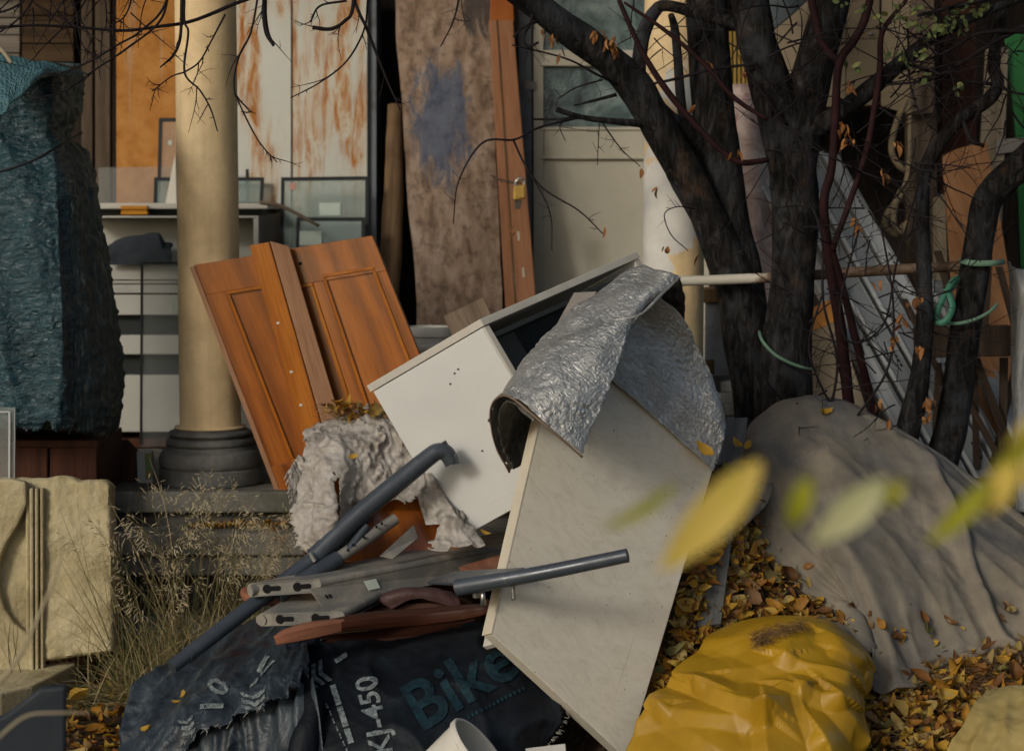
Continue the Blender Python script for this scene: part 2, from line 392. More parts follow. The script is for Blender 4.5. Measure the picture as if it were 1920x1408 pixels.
    m = Mat('ribbed_window_glass'); c = m.ramp(m.noise(5, 6, 0.6, 1.0), [(0.35, (0.03, 0.045, 0.055)), (0.5, (0.10, 0.15, 0.155)), (0.7, (0.24, 0.31, 0.30))])  # pale patches paint highlights into the opaque glass colour
    m.bump(m.voro(75), 0.4, 0.004); D['door_glass'] = m.done(c, 0.25, spec=0.6)
    m = Mat('loose_glass'); c = m.ramp(m.noise(3, 5), [(0.3, (0.22, 0.30, 0.27)), (0.7, (0.34, 0.42, 0.37))])
    D['glass'] = m.done(c, 0.12, spec=0.7, alpha=m.ramp(m.noise(5, 6, 0.6), [(0.3, 0.30), (0.7, 0.52)]))
    D['glass_clear'] = Mat('dusty_clear_glass').done((0.30, 0.33, 0.31), 0.1, spec=0.7, alpha=0.2)
    D['spacer'] = m_plain('black_pane_edge', (0.018, 0.021, 0.022), rough=0.5)
    D['paper'] = m_plain('paper_label', (0.50, 0.58, 0.50), rough=0.8, bump=0.1)
    D['pink'] = m_plain('pink_sticker', (0.55, 0.30, 0.24), rough=0.7, bump=0.1)
    D['white_ward'] = m_plain('aged_white_cabinet_paint', (0.50, 0.50, 0.455), (0.42, 0.42, 0.375), 3, 0.5, bump=0.12, dirt=(0.26, 0.25, 0.21), dscale=2.5, dlo=0.58, dhi=0.85)
    D['side_grey'] = m_plain('grey_side_panel', (0.25, 0.23, 0.205), rough=0.6, bump=0.1)
    D['sponge'] = m_plain('orange_foam', (0.58, 0.27, 0.035), (0.46, 0.19, 0.02), 12, 0.9, bump=0.8, bscale=120)
    D['cloth_dark'] = m_plain('slate_cloth', (0.045, 0.055, 0.065), (0.028, 0.034, 0.042), 8, 0.9, bump=0.5, bscale=25, bdist=0.01)
    D['brass'] = m_plain('brass', (0.62, 0.42, 0.12), (0.45, 0.30, 0.08), 14, 0.35, metal=0.8, bump=0.15)
    D['steel_dark'] = m_plain('dark_steel', (0.12, 0.11, 0.10), rough=0.5, metal=0.7, bump=0.3)
    D['log'] = m_wood('rough_timber', (0.08, 0.048, 0.024), (0.2, 0.128, 0.068), 0.8, 0.85, bump=0.8, stain=(0.04, 0.024, 0.016))
    # tarps and plastics
    m = Mat('teal_tarp'); uv = m.tc.outputs['UV']
    cr_ = m.noise(1.0, 6, 0.6, 1.2, m.co('UV', (18, 42, 1))); v1 = m.voro(1.0, 'DISTANCE_TO_EDGE', m.co('UV', (24, 50, 1))); big = m.noise(4, 4, 0.55, 0.8)
    c = m.ramp(m.noise(5, 6, 0.6), [(0.3, (0.009, 0.036, 0.048)), (0.7, (0.020, 0.066, 0.082))])
    c = m.mix(m.ramp(m.noise(9, 8, 0.7, 0.5), [(0.60, 0.0), (0.8, 0.4)]), c, (0.16, 0.18, 0.14))
    m.bump(big, 0.6, 0.06); m.bump(cr_, 1.0, 0.022); m.bump(v1, 0.6, 0.014)
    D['tarp_teal'] = m.done(c, 0.22, spec=0.75)
    m = Mat('teal_bubble_sheet'); c = m.ramp(m.noise(6, 5), [(0.3, (0.04, 0.11, 0.13)), (0.7, (0.085, 0.17, 0.185))])
    b = m.voro(1.0, 'F1', m.co('UV', (62, 62, 1)), rand=0.5); c = m.mix(m.ramp(b, [(0.15, 0.6), (0.42, 0.0)]), c, (0.035, 0.075, 0.085))
    m.bump(b, 0.9, 0.012); m.bump(m.noise(14, 4), 0.5, 0.015)
    D['tarp_bubble'] = m.done(c, 0.5, spec=0.3)
    m = Mat('fuzzy_tarp_lit_side'); fz = m.noise(1.0, 7, 0.7, 0.6, m.co('Object', (60, 60, 9)))  # same teal tarp, fuzzy fibres; grazing light on its side put into the colour
    c = m.ramp(fz, [(0.3, (0.014, 0.034, 0.040)), (0.52, (0.035, 0.062, 0.064)), (0.74, (0.22, 0.23, 0.18))])
    m.bump(fz, 0.9, 0.012); m.bump(m.noise(9, 4, 0.55, 0.8), 0.6, 0.04); D['tarp_fuzz'] = m.done(c, 0.55, spec=0.35)
    m = Mat('foil_insulation'); uv = m.co('UV', (1, 1, 1))
    w1 = m.noise(1.0, 5, 0.6, 1.4, m.co('UV', (66, 26, 1), rot=(0, 0, 0.35))); w2 = m.voro(1.0, 'DISTANCE_TO_EDGE', m.co('UV', (42, 62, 1))); w3 = m.noise(150, 3, 0.6)
    c = m.ramp(m.noise(7, 7, 0.65), [(0.3, (0.40, 0.41, 0.40)), (0.7, (0.58, 0.58, 0.55))])
    c = m.mix(m.ramp(m.noise(10, 8, 0.7), [(0.58, 0.0), (0.78, 0.55)]), c, (0.27, 0.26, 0.23))
    pk = m.ramp(m.noise(5, 4, 0.6, 0.8), [(0.35, 0.45), (0.62, 1.0)]); m.bump(m.math('MULTIPLY', w1, pk), 1.0, 0.018); m.bump(m.math('MULTIPLY', w2, pk), 0.7, 0.009); m.bump(w3, 0.12, 0.002)
    D['foil'] = m.done(c, m.ramp(m.noise(30, 5), [(0.3, 0.40), (0.7, 0.56)]), 0.8, 0.5)
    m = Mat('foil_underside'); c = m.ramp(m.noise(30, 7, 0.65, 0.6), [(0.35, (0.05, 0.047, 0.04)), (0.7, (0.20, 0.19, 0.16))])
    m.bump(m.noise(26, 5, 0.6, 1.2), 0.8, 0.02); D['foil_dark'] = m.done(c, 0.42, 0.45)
    m = Mat('grey_canvas'); n = m.noise(3.2, 8, 0.62, 0.4); wv = m.noise(240, 2, 0.5)
    c = m.ramp(n, [(0.28, (0.125, 0.112, 0.088)), (0.5, (0.185, 0.163, 0.126)), (0.75, (0.265, 0.232, 0.18))])
    c = m.mix(m.ramp(m.noise(1.6, 7, 0.7, 0.6), [(0.45, 0.0), (0.62, 0.85)]), c, (0.10, 0.10, 0.10)); c = m.mix(m.ramp(m.noise(2.3, 7, 0.7, 0.5), [(0.55, 0.0), (0.72, 0.6)]), c, (0.17, 0.14, 0.105))
    c = m.mix(m.ramp(m.noise(28, 4, 0.6), [(0.66, 0.0), (0.74, 0.6)]), c, (0.06, 0.055, 0.05)); c = m.mix(m.ramp(m.noise(1.0, 7, 0.7, 0.4, m.co('Object', (14, 14, 2.5))), [(0.55, 0.0), (0.75, 0.5)]), c, (0.09, 0.085, 0.08))
    m.bump(wv, 0.35, 0.003); m.bump(m.noise(12, 5, 0.6, 0.6), 0.3, 0.015); D['canvas'] = m.done(c, 0.92, spec=0.12)
    m = Mat('yellow_vinyl'); n = m.noise(4, 6, 0.55, 0.5)
    c = m.ramp(n, [(0.25, (0.26, 0.142, 0.005)), (0.6, (0.355, 0.205, 0.010)), (0.85, (0.41, 0.265, 0.035))])
    c = m.mix(m.ramp(m.noise(20, 8, 0.7), [(0.6, 0.0), (0.8, 0.5)]), c, (0.16, 0.10, 0.03))
    m.bump(m.noise(16, 4, 0.5, 0.4), 0.12, 0.02); D['yellow'] = m.done(c, m.ramp(m.noise(12, 5), [(0.3, 0.34), (0.7, 0.55)]), spec=0.4)
    m = Mat('dusty_yellow_vinyl'); c = m.ramp(m.noise(5, 7, 0.6), [(0.3, (0.25, 0.18, 0.05)), (0.7, (0.36, 0.29, 0.12))]); m.bump(m.noise(9, 5, 0.5, 1.0), 0.4, 0.02)
    D['yellow_dusty'] = m.done(c, 0.6, spec=0.3)
    m = Mat('black_printed_tarp'); c = m.ramp(m.noise(5, 7, 0.65, 0.5), [(0.3, (0.004, 0.005, 0.007)), (0.6, (0.008, 0.011, 0.015)), (0.85, (0.018, 0.024, 0.030))])
    c = m.mix(m.ramp(m.noise(2.6, 7, 0.65, 0.4), [(0.56, 0.0), (0.78, 0.6)]), c, (0.026, 0.031, 0.036))
    m.bump(m.noise(10, 5, 0.6, 1.0), 0.3, 0.03); m.bump(m.noise(260, 2), 0.2, 0.002); D['sack_black'] = m.done(c, 0.55, spec=0.14)
    m = Mat('lit_blue_tarp'); c = m.ramp(m.noise(1.0, 7, 0.65, 0.5, m.co('UV', (9, 4.5, 1))), [(0.28, (0.010, 0.014, 0.019)), (0.52, (0.021, 0.030, 0.039)), (0.8, (0.095, 0.115, 0.125))])  # sack tarp again, with light and crease highlights put into the colour
    m.bump(m.noise(9, 4, 0.5, 1.2), 0.5, 0.03); m.bump(m.noise(240, 2), 0.1, 0.002); D['sack_blue'] = m.done(c, 0.42, spec=0.32)
    D['sack_inner'] = m_plain('grey_tarp_lining', (0.15, 0.152, 0.15), (0.04, 0.043, 0.046), 6, 0.8, bump=0.5, bscale=14, bdist=0.02)
    m = Mat('print_white'); D['print'] = m.done(m.ramp(m.noise(60, 6, 0.7), [(0.38, (0.05, 0.06, 0.065)), (0.62, (0.21, 0.245, 0.245))]), 0.7, spec=0.2)
    m = Mat('print_teal'); D['print_teal'] = m.done(m.ramp(m.noise(40, 6, 0.7), [(0.38, (0.006, 0.013, 0.018)), (0.7, (0.010, 0.042, 0.058))]), 0.7, spec=0.2)
    D['fray'] = m_plain('frayed_thread', (0.42, 0.40, 0.34), rough=0.9)
    m = Mat('torn_film'); n = m.noise(7, 5, 0.6, 0.8); v1 = m.voro(24, 'SMOOTH_F1')
    c = m.ramp(n, [(0.25, (0.28, 0.24, 0.20)), (0.5, (0.47, 0.435, 0.385)), (0.8, (0.66, 0.645, 0.61))])
    c = m.mix(m.ramp(m.noise(30, 7, 0.7), [(0.6, 0.0), (0.75, 0.6)]), c, (0.14, 0.10, 0.07))
    m.bump(m.noise(24, 5, 0.6, 2.0), 0.35, 0.012); m.bump(m.voro(26, 'DISTANCE_TO_EDGE'), 0.5, 0.010); D['film'] = m.done(c, m.ramp(n, [(0.3, 0.46), (0.7, 0.25)]), spec=0.5)
    tl = m.n('ShaderNodeBsdfTranslucent'); m.L(c, tl.inputs[0]); mx = m.n('ShaderNodeMixShader'); mx.inputs[0].default_value = 0.35; m.L(m.b.outputs[0], mx.inputs[1]); m.L(tl.outputs[0], mx.inputs[2]); m.L(mx.outputs[0], m.nt.nodes['Material Output'].inputs[0])
    m = Mat('pink_plastic_wrap'); n = m.noise(9, 6, 0.6, 1.5)
    c = m.ramp(n, [(0.28, (0.28, 0.17, 0.15)), (0.55, (0.45, 0.35, 0.31)), (0.78, (0.60, 0.55, 0.50))])
    c = m.mix(m.ramp(m.noise(3.5, 5, 0.6, 0.8), [(0.62, 0.0), (0.7, 0.7)]), c, (0.20, 0.045, 0.045)); m.bump(n, 0.8, 0.03); D['pink_wrap'] = m.done(c, 0.35, spec=0.5)
    m = Mat('clear_sheeting'); n = m.noise(1.0, 6, 0.6, 1.0, m.co('Object', (20, 20, 5)))
    m.bump(n, 0.8, 0.02); D['sheeting'] = m.done(m.ramp(n, [(0.3, (0.12, 0.13, 0.13)), (0.7, (0.42, 0.43, 0.42))]), 0.3, spec=0.6, alpha=0.85)
    # furniture
    D['oak'] = m_wood('varnished_orange_oak', (0.15, 0.036, 0.002), (0.35, 0.098, 0.004), 0.75, 0.30, bump=0.12, coat=0.5, figure=0.7, spec=0.45)
    D['oak_light'] = m_wood('orange_oak_moulding', (0.24, 0.068, 0.006), (0.40, 0.135, 0.013), 0.8, 0.35, bump=0.15, coat=0.3, figure=0.5)
    D['oak_edge'] = m_wood('bare_oak_edge', (0.22, 0.11, 0.055), (0.36, 0.20, 0.115), 0.9, 0.6, bump=0.2, figure=0.3)
    m = Mat('white_melamine'); n = m.noise(3, 6, 0.6)
    c = m.ramp(n, [(0.3, (0.50, 0.51, 0.49)), (0.7, (0.57, 0.575, 0.55))])
    c = m.mix(m.ramp(m.noise(150, 3, 0.6), [(0.715, 0.0), (0.74, 0.7)]), c, (0.12, 0.10, 0.08))
    c = m.mix(m.ramp(m.noise(6, 8, 0.7), [(0.62, 0.0), (0.85, 0.35)]), c, (0.40, 0.37, 0.31)); c = m.mix(m.ramp(m.noise(1.0, 3, 0.6, 0.3, m.co('UV', (2.5, 120, 1), rot=(0, 0, 0.5))), [(0.66, 0.0), (0.72, 0.35)]), c, (0.30, 0.28, 0.24)); m.bump(m.noise(90, 3), 0.05, 0.002)
    D['melamine'] = m.done(c, 0.42, spec=0.4)
    D['melamine_edge'] = m_plain('melamine_edge', (0.50, 0.48, 0.42), (0.42, 0.40, 0.345), 8, 0.5, bump=0.1, dirt=(0.2, 0.17, 0.13), dscale=7, dlo=0.6, dhi=0.8)
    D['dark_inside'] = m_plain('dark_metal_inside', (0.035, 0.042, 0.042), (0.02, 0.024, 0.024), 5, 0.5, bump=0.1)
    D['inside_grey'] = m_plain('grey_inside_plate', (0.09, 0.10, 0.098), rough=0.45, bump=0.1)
    m = Mat('stone_pattern_laminate'); n = m.noise(1.0, 8, 0.65, 1.6, m.co('UV', (9, 22, 1), rot=(0, 0, 0.9))); sp = m.noise(120, 4, 0.7)
    c = m.ramp(n, [(0.28, (0.50, 0.455, 0.36)), (0.5, (0.58, 0.54, 0.44)), (0.75, (0.62, 0.58, 0.485))])
    c = m.mix(m.ramp(sp, [(0.60, 0.0), (0.75, 0.35)]), c, (0.25, 0.20, 0.14))
    c = m.mix(m.ramp(m.noise(5, 9, 0.75, 0.6), [(0.58, 0.0), (0.8, 0.45)]), c, (0.27, 0.22, 0.16))
    c = m.mix(m.ramp(m.noise(95, 2, 0.5), [(0.735, 0.0), (0.75, 0.9)]), c, (0.06, 0.045, 0.03))
    c = m.mix(m.ramp(m.noise(1.0, 3, 0.6, 0.3, m.co('UV', (110, 2.2, 1), rot=(0, 0, 0.3))), [(0.67, 0.0), (0.73, 0.4)]), c, (0.26, 0.22, 0.16)); m.bump(sp, 0.08, 0.002); D['laminate'] = m.done(c, 0.5, spec=0.35)
    D['laminate_edge'] = m_plain('cream_edge_strip', (0.56, 0.51, 0.40), (0.46, 0.42, 0.32), 7, 0.55, bump=0.15, dirt=(0.28, 0.22, 0.14), dscale=9, dlo=0.62, dhi=0.8)
    D['tube'] = m_plain('blue_grey_tube_paint', (0.060, 0.072, 0.086), (0.040, 0.049, 0.060), 9, 0.30, metal=0.15, spec=0.5, bump=0.12, bscale=90, bdist=0.002, dirt=(0.19, 0.18, 0.16), dscale=11, dlo=0.62, dhi=0.85)
    D['tube_light'] = m_plain('pale_grey_tube_paint', (0.21, 0.205, 0.185), (0.14, 0.137, 0.125), 9, 0.5, metal=0.1, bump=0.2, dirt=(0.07, 0.06, 0.05), dscale=12, dlo=0.58, dhi=0.8)
    D['channel'] = m_plain('grey_channel_paint', (0.19, 0.187, 0.17), (0.125, 0.124, 0.115), 6, 0.5, metal=0.1, bump=0.2, dirt=(0.33, 0.295, 0.235), dscale=7, dlo=0.46, dhi=0.72, speck=(0.05, 0.04, 0.03))
    D['hole'] = m_plain('dark_opening', (0.008, 0.008, 0.008), rough=0.9, bump=0.0)
    D['chair_wood'] = m_wood('red_brown_chair_wood', (0.030, 0.010, 0.006), (0.085, 0.026, 0.011), 0.9, 0.5, bump=0.4, stain=(0.035, 0.017, 0.010))
    D['chair_tip'] = m_wood('worn_pink_wood', (0.15, 0.06, 0.035), (0.28, 0.12, 0.07), 0.9, 0.6, bump=0.4)
    D['leather'] = m_plain('mauve_leather', (0.085, 0.045, 0.042), (0.04, 0.022, 0.02), 9, 0.5, bump=0.4, bscale=70)
    D['steel'] = m_plain('zinc_steel', (0.45, 0.45, 0.43), rough=0.35, metal=0.9, bump=0.2)
    m = Mat('yellow_foam_stone'); n = m.noise(5, 8, 0.62, 0.4); f = m.noise(45, 6, 0.7)
    c = m.ramp(n, [(0.28, (0.23, 0.185, 0.10)), (0.5, (0.40, 0.34, 0.195)), (0.78, (0.54, 0.475, 0.31))])
    c = m.mix(m.ramp(f, [(0.62, 0.0), (0.75, 0.55)]), c, (0.16, 0.115, 0.06)); m.bump(f, 0.7, 0.012); m.bump(n, 0.6, 0.03); m.bump(m.noise(130, 3, 0.7), 0.4, 0.004)
    D['carved'] = m.done(c, 0.85, spec=0.2)
    D['mahogany'] = m_wood('dark_red_wood', (0.028, 0.010, 0.006), (0.085, 0.030, 0.016), 1.0, 0.5, bump=0.3)
    D['white_plastic'] = m_plain('white_plastic', (0.60, 0.575, 0.50), (0.50, 0.475, 0.40), 6, 0.5, bump=0.1, dirt=(0.3, 0.26, 0.19), dscale=7, dlo=0.6, dhi=0.85)
    D['grey_plank'] = m_wood('grey_weathered_plank', (0.068, 0.0704, 0.068), (0.152, 0.152, 0.1424), 1.0, 0.8, bump=0.6)
    D['blue_grey'] = m_plain('blue_grey_board', (0.165, 0.1837, 0.1988), (0.12, 0.135, 0.15), 4, 0.6, bump=0.1, dirt=(0.075, 0.0675, 0.06), dscale=6)
    D['pvc'] = m_plain('white_window_profile', (0.46, 0.475, 0.465), (0.35, 0.365, 0.365), 4, 0.4, bump=0.08, dirt=(0.20, 0.17, 0.13), dscale=6, dlo=0.58, dhi=0.85)
    D['pvc_grey'] = m_plain('grey_window_profile', (0.25, 0.27, 0.28), (0.18, 0.195, 0.205), 4, 0.4, bump=0.08, dirt=(0.12, 0.10, 0.08), dscale=6, dlo=0.6, dhi=0.9)
    D['beige'] = m_plain('beige_painted_board', (0.288, 0.232, 0.156), (0.224, 0.18, 0.12), 4, 0.65, bump=0.2, dirt=(0.136, 0.096, 0.056), dscale=5, dlo=0.58, dhi=0.85)
    D['pine'] = m_wood('weathered_pine', (0.09, 0.06375, 0.04125), (0.2025, 0.1537, 0.1087), 0.8, 0.8, bump=0.5)
    D['pine_pale'] = m_wood('pale_weathered_pine', (0.16, 0.128, 0.088), (0.304, 0.256, 0.184), 0.9, 0.8, bump=0.5)
    D['pine_orange'] = m_wood('orange_pine_board', (0.27, 0.1215, 0.0495), (0.414, 0.2115, 0.0945), 0.7, 0.6, bump=0.25, stain=(0.126, 0.054, 0.027), slo=0.68, shi=0.74)
    D['trellis'] = m_wood('brown_batten', (0.03375, 0.0225, 0.015), (0.09, 0.06375, 0.0435), 1.0, 0.85, bump=0.6)
    D['green'] = m_plain('green_plastic', (0.028, 0.16, 0.044), (0.02, 0.12, 0.032), 4, 0.45, bump=0.05)
    D['strap'] = m_plain('green_strap', (0.055, 0.19, 0.125), (0.035, 0.13, 0.085), 12, 0.5, bump=0.2)
    D['strap_pale'] = m_plain('pale_green_strap', (0.14, 0.24, 0.17), (0.10, 0.18, 0.12), 12, 0.5, bump=0.2)
    D['roofing'] = m_plain('slate_blue_sheet', (0.075, 0.10, 0.11), rough=0.5, bump=0.2)
    D['yellow_sheet'] = m_plain('mustard_sheet', (0.30, 0.20, 0.05), rough=0.6)
    D['rope'] = m_plain('beige_hose', (0.30, 0.235, 0.14), (0.22, 0.17, 0.10), 20, 0.7, bump=0.4, bscale=120)
    m = Mat('pole_paint'); u = m.sep(m.tc.outputs['Object'], 0); e = m.math('MULTIPLY', m.math('SUBTRACT', m.noise(18, 6, 0.65), 0.5), 0.35)
    c = m.mix(m.ramp(m.math('ADD', m.math('ADD', u, e), 0.75), [(0.50, 0.0), (0.56, 1.0)]), (0.44, 0.42, 0.35), m.ramp(m.noise(25, 6, 0.7), [(0.3, (0.07, 0.04, 0.025)), (0.7, (0.22, 0.155, 0.105))]))
    m.bump(m.noise(70, 5), 0.4, 0.003); D['pole'] = m.done(c, 0.7)
    # plants
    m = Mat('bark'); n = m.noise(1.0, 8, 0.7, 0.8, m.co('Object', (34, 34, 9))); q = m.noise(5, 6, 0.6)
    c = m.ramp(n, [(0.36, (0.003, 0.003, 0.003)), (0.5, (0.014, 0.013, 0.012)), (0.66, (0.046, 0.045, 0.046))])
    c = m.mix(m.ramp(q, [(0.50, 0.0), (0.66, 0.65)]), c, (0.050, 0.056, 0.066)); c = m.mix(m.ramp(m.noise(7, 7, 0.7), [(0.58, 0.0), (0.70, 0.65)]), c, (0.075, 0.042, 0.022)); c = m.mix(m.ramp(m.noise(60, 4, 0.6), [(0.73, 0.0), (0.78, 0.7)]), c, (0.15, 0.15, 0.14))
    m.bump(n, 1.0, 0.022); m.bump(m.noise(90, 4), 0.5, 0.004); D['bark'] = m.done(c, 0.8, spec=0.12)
    D['twig'] = m_plain('twig_bark', (0.024, 0.020, 0.022), (0.010, 0.008, 0.009), 20, 0.9, spec=0.08, bump=0.4)
    D['stem_red'] = m_plain('red_stem_bark', (0.030, 0.012, 0.012), (0.014, 0.007, 0.008), 14, 0.8, spec=0.1, bump=0.3)
    def leafmat(name, stops, tr=0.25):
        m = Mat(name); c = m.ramp(m.island(), stops); n = m.noise(40, 5, 0.65)
        c = m.mix(m.ramp(n, [(0.5, 0.0), (0.75, 0.5)]), c, (0.12, 0.06, 0.02)); m.bump(n, 0.4, 0.003)
        tl = m.n('ShaderNodeBsdfTranslucent'); m.L(c, tl.inputs[0]); mx = m.n('ShaderNodeMixShader'); mx.inputs[0].default_value = tr
        mat = m.done(c, 0.6, spec=0.3); out = m.nt.nodes['Material Output']; m.L(m.b.outputs[0], mx.inputs[1]); m.L(tl.outputs[0], mx.inputs[2]); m.L(mx.outputs[0], out.inputs[0]); return mat
    D['litter'] = leafmat('fallen_leaves', [(0.0, (0.05, 0.022, 0.010)), (0.2, (0.24, 0.10, 0.02)), (0.4, (0.36, 0.175, 0.018)), (0.6, (0.44, 0.265, 0.03)), (0.78, (0.36, 0.275, 0.10)), (0.9, (0.20, 0.11, 0.05)), (1.0, (0.13, 0.15, 0.04))])
    D['dry_leaf'] = leafmat('dry_orange_leaves', [(0.0, (0.16, 0.065, 0.025)), (0.5, (0.30, 0.13, 0.04)), (1.0, (0.40, 0.21, 0.08))])
    D['green_leaf'] = leafmat('thin_green_leaves', [(0.0, (0.07, 0.11, 0.035)), (0.5, (0.12, 0.16, 0.055)), (1.0, (0.20, 0.21, 0.06))])
    D['needle'] = leafmat('brown_needles', [(0.0, (0.07, 0.04, 0.02)), (0.6, (0.16, 0.09, 0.04)), (1.0, (0.26, 0.16, 0.075))], 0.1)
    D['grass'] = leafmat('dry_grass', [(0.0, (0.05, 0.065, 0.02)), (0.35, (0.12, 0.125, 0.05)), (0.7, (0.27, 0.215, 0.10)), (1.0, (0.42, 0.34, 0.19))], 0.2)
    D['seed'] = leafmat('grass_seed', [(0.0, (0.36, 0.30, 0.17)), (1.0, (0.62, 0.54, 0.36))], 0.2)
    for nm, a, b in (('leaf_yellow', (0.78, 0.56, 0.18), (0.70, 0.54, 0.08)), ('leaf_green', (0.34, 0.36, 0.015), (0.44, 0.42, 0.04)), ('leaf_pale', (0.50, 0.52, 0.20), (0.62, 0.60, 0.36))):
        m = Mat(nm); c = m.ramp(m.noise(18, 4), [(0.3, a), (0.7, b)]); tl = m.n('ShaderNodeBsdfTranslucent'); m.L(c, tl.inputs[0]); mx = m.n('ShaderNodeMixShader'); mx.inputs[0].default_value = 0.4
        D[nm] = m.done(c, 0.45); m.L(m.b.outputs[0], mx.inputs[1]); m.L(tl.outputs[0], mx.inputs[2]); m.L(mx.outputs[0], m.nt.nodes['Material Output'].inputs[0])
    D['stalk'] = m_plain('straw_stalk', (0.40, 0.34, 0.22), rough=0.8)
    D['bluish_dark'] = m_plain('dark_slate_board', (0.030, 0.036, 0.044), rough=0.6, bump=0.2)
    D['carton'] = m_plain('white_carton', (0.45, 0.43, 0.37), rough=0.7)
    D['carton_print'] = m_plain('carton_print', (0.40, 0.16, 0.04), (0.10, 0.28, 0.10), 22, 0.7)
    return D
M = _materials()
# ------------------------------------------------------------------ the ground
def gh(x, y):
    """height of the yard: a low heap under the scrap, earth banked up on the right"""
    h = 0.40 * math.exp(-((x + 0.30) / 0.60) ** 2 - ((y - 7.20) / 0.42) ** 2)
    h = max(h, (0.58 - 0.10 * sstep(0.95, 1.2, x)) * sstep(5.6, 7.4, y) * sstep(0.02, 0.50, x) * (1 - sstep(3.5, 6, x)))
    h += 0.12 * math.exp(-((x - 0.80) / 0.34) ** 2 - ((y - 6.85) / 0.30) ** 2)
    d = math.hypot(x, y - 7)
    return h + (0.018 * fbm(Vector((x * 2.2, y * 2.2, 0)), 5) + 0.008 * fbm(Vector((x * 11, y * 11, 3)), 3)) * (1 if d < 6 else 0.3)
def _ground():
    xs = [-60, -30, -15, -8, -5] + [-3.4 + 0.055 * i for i in range(125)] + [5, 8, 15, 30, 60]
    ys = [-40, -15, -5, 0, 2.5, 4.2] + [4.8 + 0.055 * i for i in range(72)] + [9.5, 11, 14, 20, 40, 90]
    mb = MB(); n = len(xs)
    for y in ys:
        for x in xs: mb.v.append(Vector((x, y, gh(x, y))))
    for j in range(len(ys) - 1):
        for i in range(n - 1):
            a = j * n + i; mb.face((a, a + 1, a + n + 1, a + n), [(xs[i], ys[j]), (xs[i + 1], ys[j]), (xs[i + 1], ys[j + 1]), (xs[i], ys[j + 1])])
    g = mb.build('ground', M['soil'], smooth=True, origin=(0, 0, 0)); tag(g, kind='structure'); return mb
GROUND = _ground(); GB = bvh(GROUND)
ZF = 0.66                                        # porch floor

# porch floor and stone steps
po = thing('porch_floor', 'dark stone porch floor behind the scrap heap', 'porch', (0, 9.2, 0), kind='structure')
MB().box(-4, 4, 7.98, 12.0, 0.0, ZF - 0.09).build('foundation', M['porch'], po)
x = -4.0
while x < 4:                                      # stone slabs along the porch edge
    w = R.uniform(1.7, 2.4); MB().box(x + 0.004, min(4, x + w) - 0.004, 7.93, 12.0, ZF - 0.087, ZF + R.uniform(-0.002, 0.002)).build('floor_slab', M['step'], po, bevel=0.008); x += w
st = thing('porch_steps', 'worn grey stone steps below the left porch column', 'steps', (-0.9, 7.7, 0), kind='structure')
for (y0, y1, z0, z1) in ((7.77, 7.975, 0.425, 0.515), (7.80, 7.97, 0.340, 0.421), (7.50, 7.78, 0.11, 0.185)):
    x = -2.2
    while x < 0.45:
        w = R.uniform(1.7, 2.4); xe = min(0.45, x + w)
        MB().box(x + 0.004, xe - 0.004, y0 + R.uniform(0, 0.006), y1, z0, z1 + R.uniform(-0.003, 0.003)).build('step_stone', M['step'], st, bevel=0.010); x = xe

# ------------------------------------------------------------------ the house behind
ho = thing('house', 'old house wall of dark and grey boards behind the porch junk', 'house', (0, 11, 0))
MB().box(-5, 5, 10.62, 10.8, 0, 4.44).build('wall', M['dark_wall'], ho)
MB().box(-5, 5, 7.75, 11.0, 4.45, 4.55).build('porch_roof', M['dark_wall'], ho)
MB().box(-5, 5, 8.08, 8.32, 4.15, 4.44).build('lintel', M['siding_brown'], ho)
for (xa, xb, mat, ys) in ((-60, 37, 'siding_grey', (-30, 0, 34, 66, 100, 134)), (41, 138, 'siding_brown', (-32, -2, 30, 82, 118, 150))):
    for a, b in zip(ys, ys[1:]):
        q = PP((xa, a + 1, 10.5), (xb, a + 1, 10.5), (xb, b - 1, 10.5), (xa, b - 1, 10.5))
        MB().pbox(q, d0=-0.03, d1=R.uniform(-0.004, 0.004)).build('plank', M[mat], ho, bevel=0.004)
for xa, xb, y in ((152, 173, 10.35), (178, 206, 10.25)):
    q = PP((xa, -40, y), (xb, -40, y), (xb + 2, 850, y), (xa + 2, 850, y)); MB().pbox(q, d0=-0.06, d1=0).build('post', M['post_wood'], ho, bevel=0.005)

# ------------------------------------------------------------------ columns
def column(cx, mat, label):
    base = P(cx, 905, 8.2); base.y = 8.2; base.z = ZF
    c = thing('porch_column', label, 'column', base, 'round porch columns')
    mb = MB(); prof = [(0.128, 0.232)] + [(0.1265 - 0.004 * (i / 24), 0.235 + i * 0.135) for i in range(25)]
    mb.lathe(prof, base, 64).build('shaft', M[mat], c, smooth=True)
    k = 0.98
    prof = [(0.0, 0.0), (0.208, 0.0), (0.212, 0.006), (0.212, 0.062), (0.206, 0.068)]
    prof += [(0.197 + 0.016 * math.sin(a) + 0.006 * math.cos(a), 0.106 - 0.036 * math.cos(a)) for a in [math.pi * i / 10 for i in range(11)]]
    prof += [(0.188, 0.145), (0.186, 0.156), (0.180, 0.158)] + [(0.170 + 0.013 * math.sin(a) + 0.005 * math.cos(a), 0.176 - 0.016 * math.cos(a)) for a in [math.pi * i / 8 for i in range(9)]]
    prof += [(0.170, 0.196)] + [(0.160 + 0.012 * math.sin(a), 0.208 - 0.011 * math.cos(a)) for a in [math.pi * i / 8 for i in range(9)]] + [(0.152, 0.222), (0.142, 0.228), (0.120, 0.236)]
    MB().lathe(prof, base, 64).build('base', M['base_dark'], c, smooth=True, auto=28)
    MB().lathe([(0.10, 0.225), (0.148, 0.2295), (0.147, 0.236), (0.10, 0.245)], base, 64).build('paint_ring', M[mat], c, smooth=True)
    return c
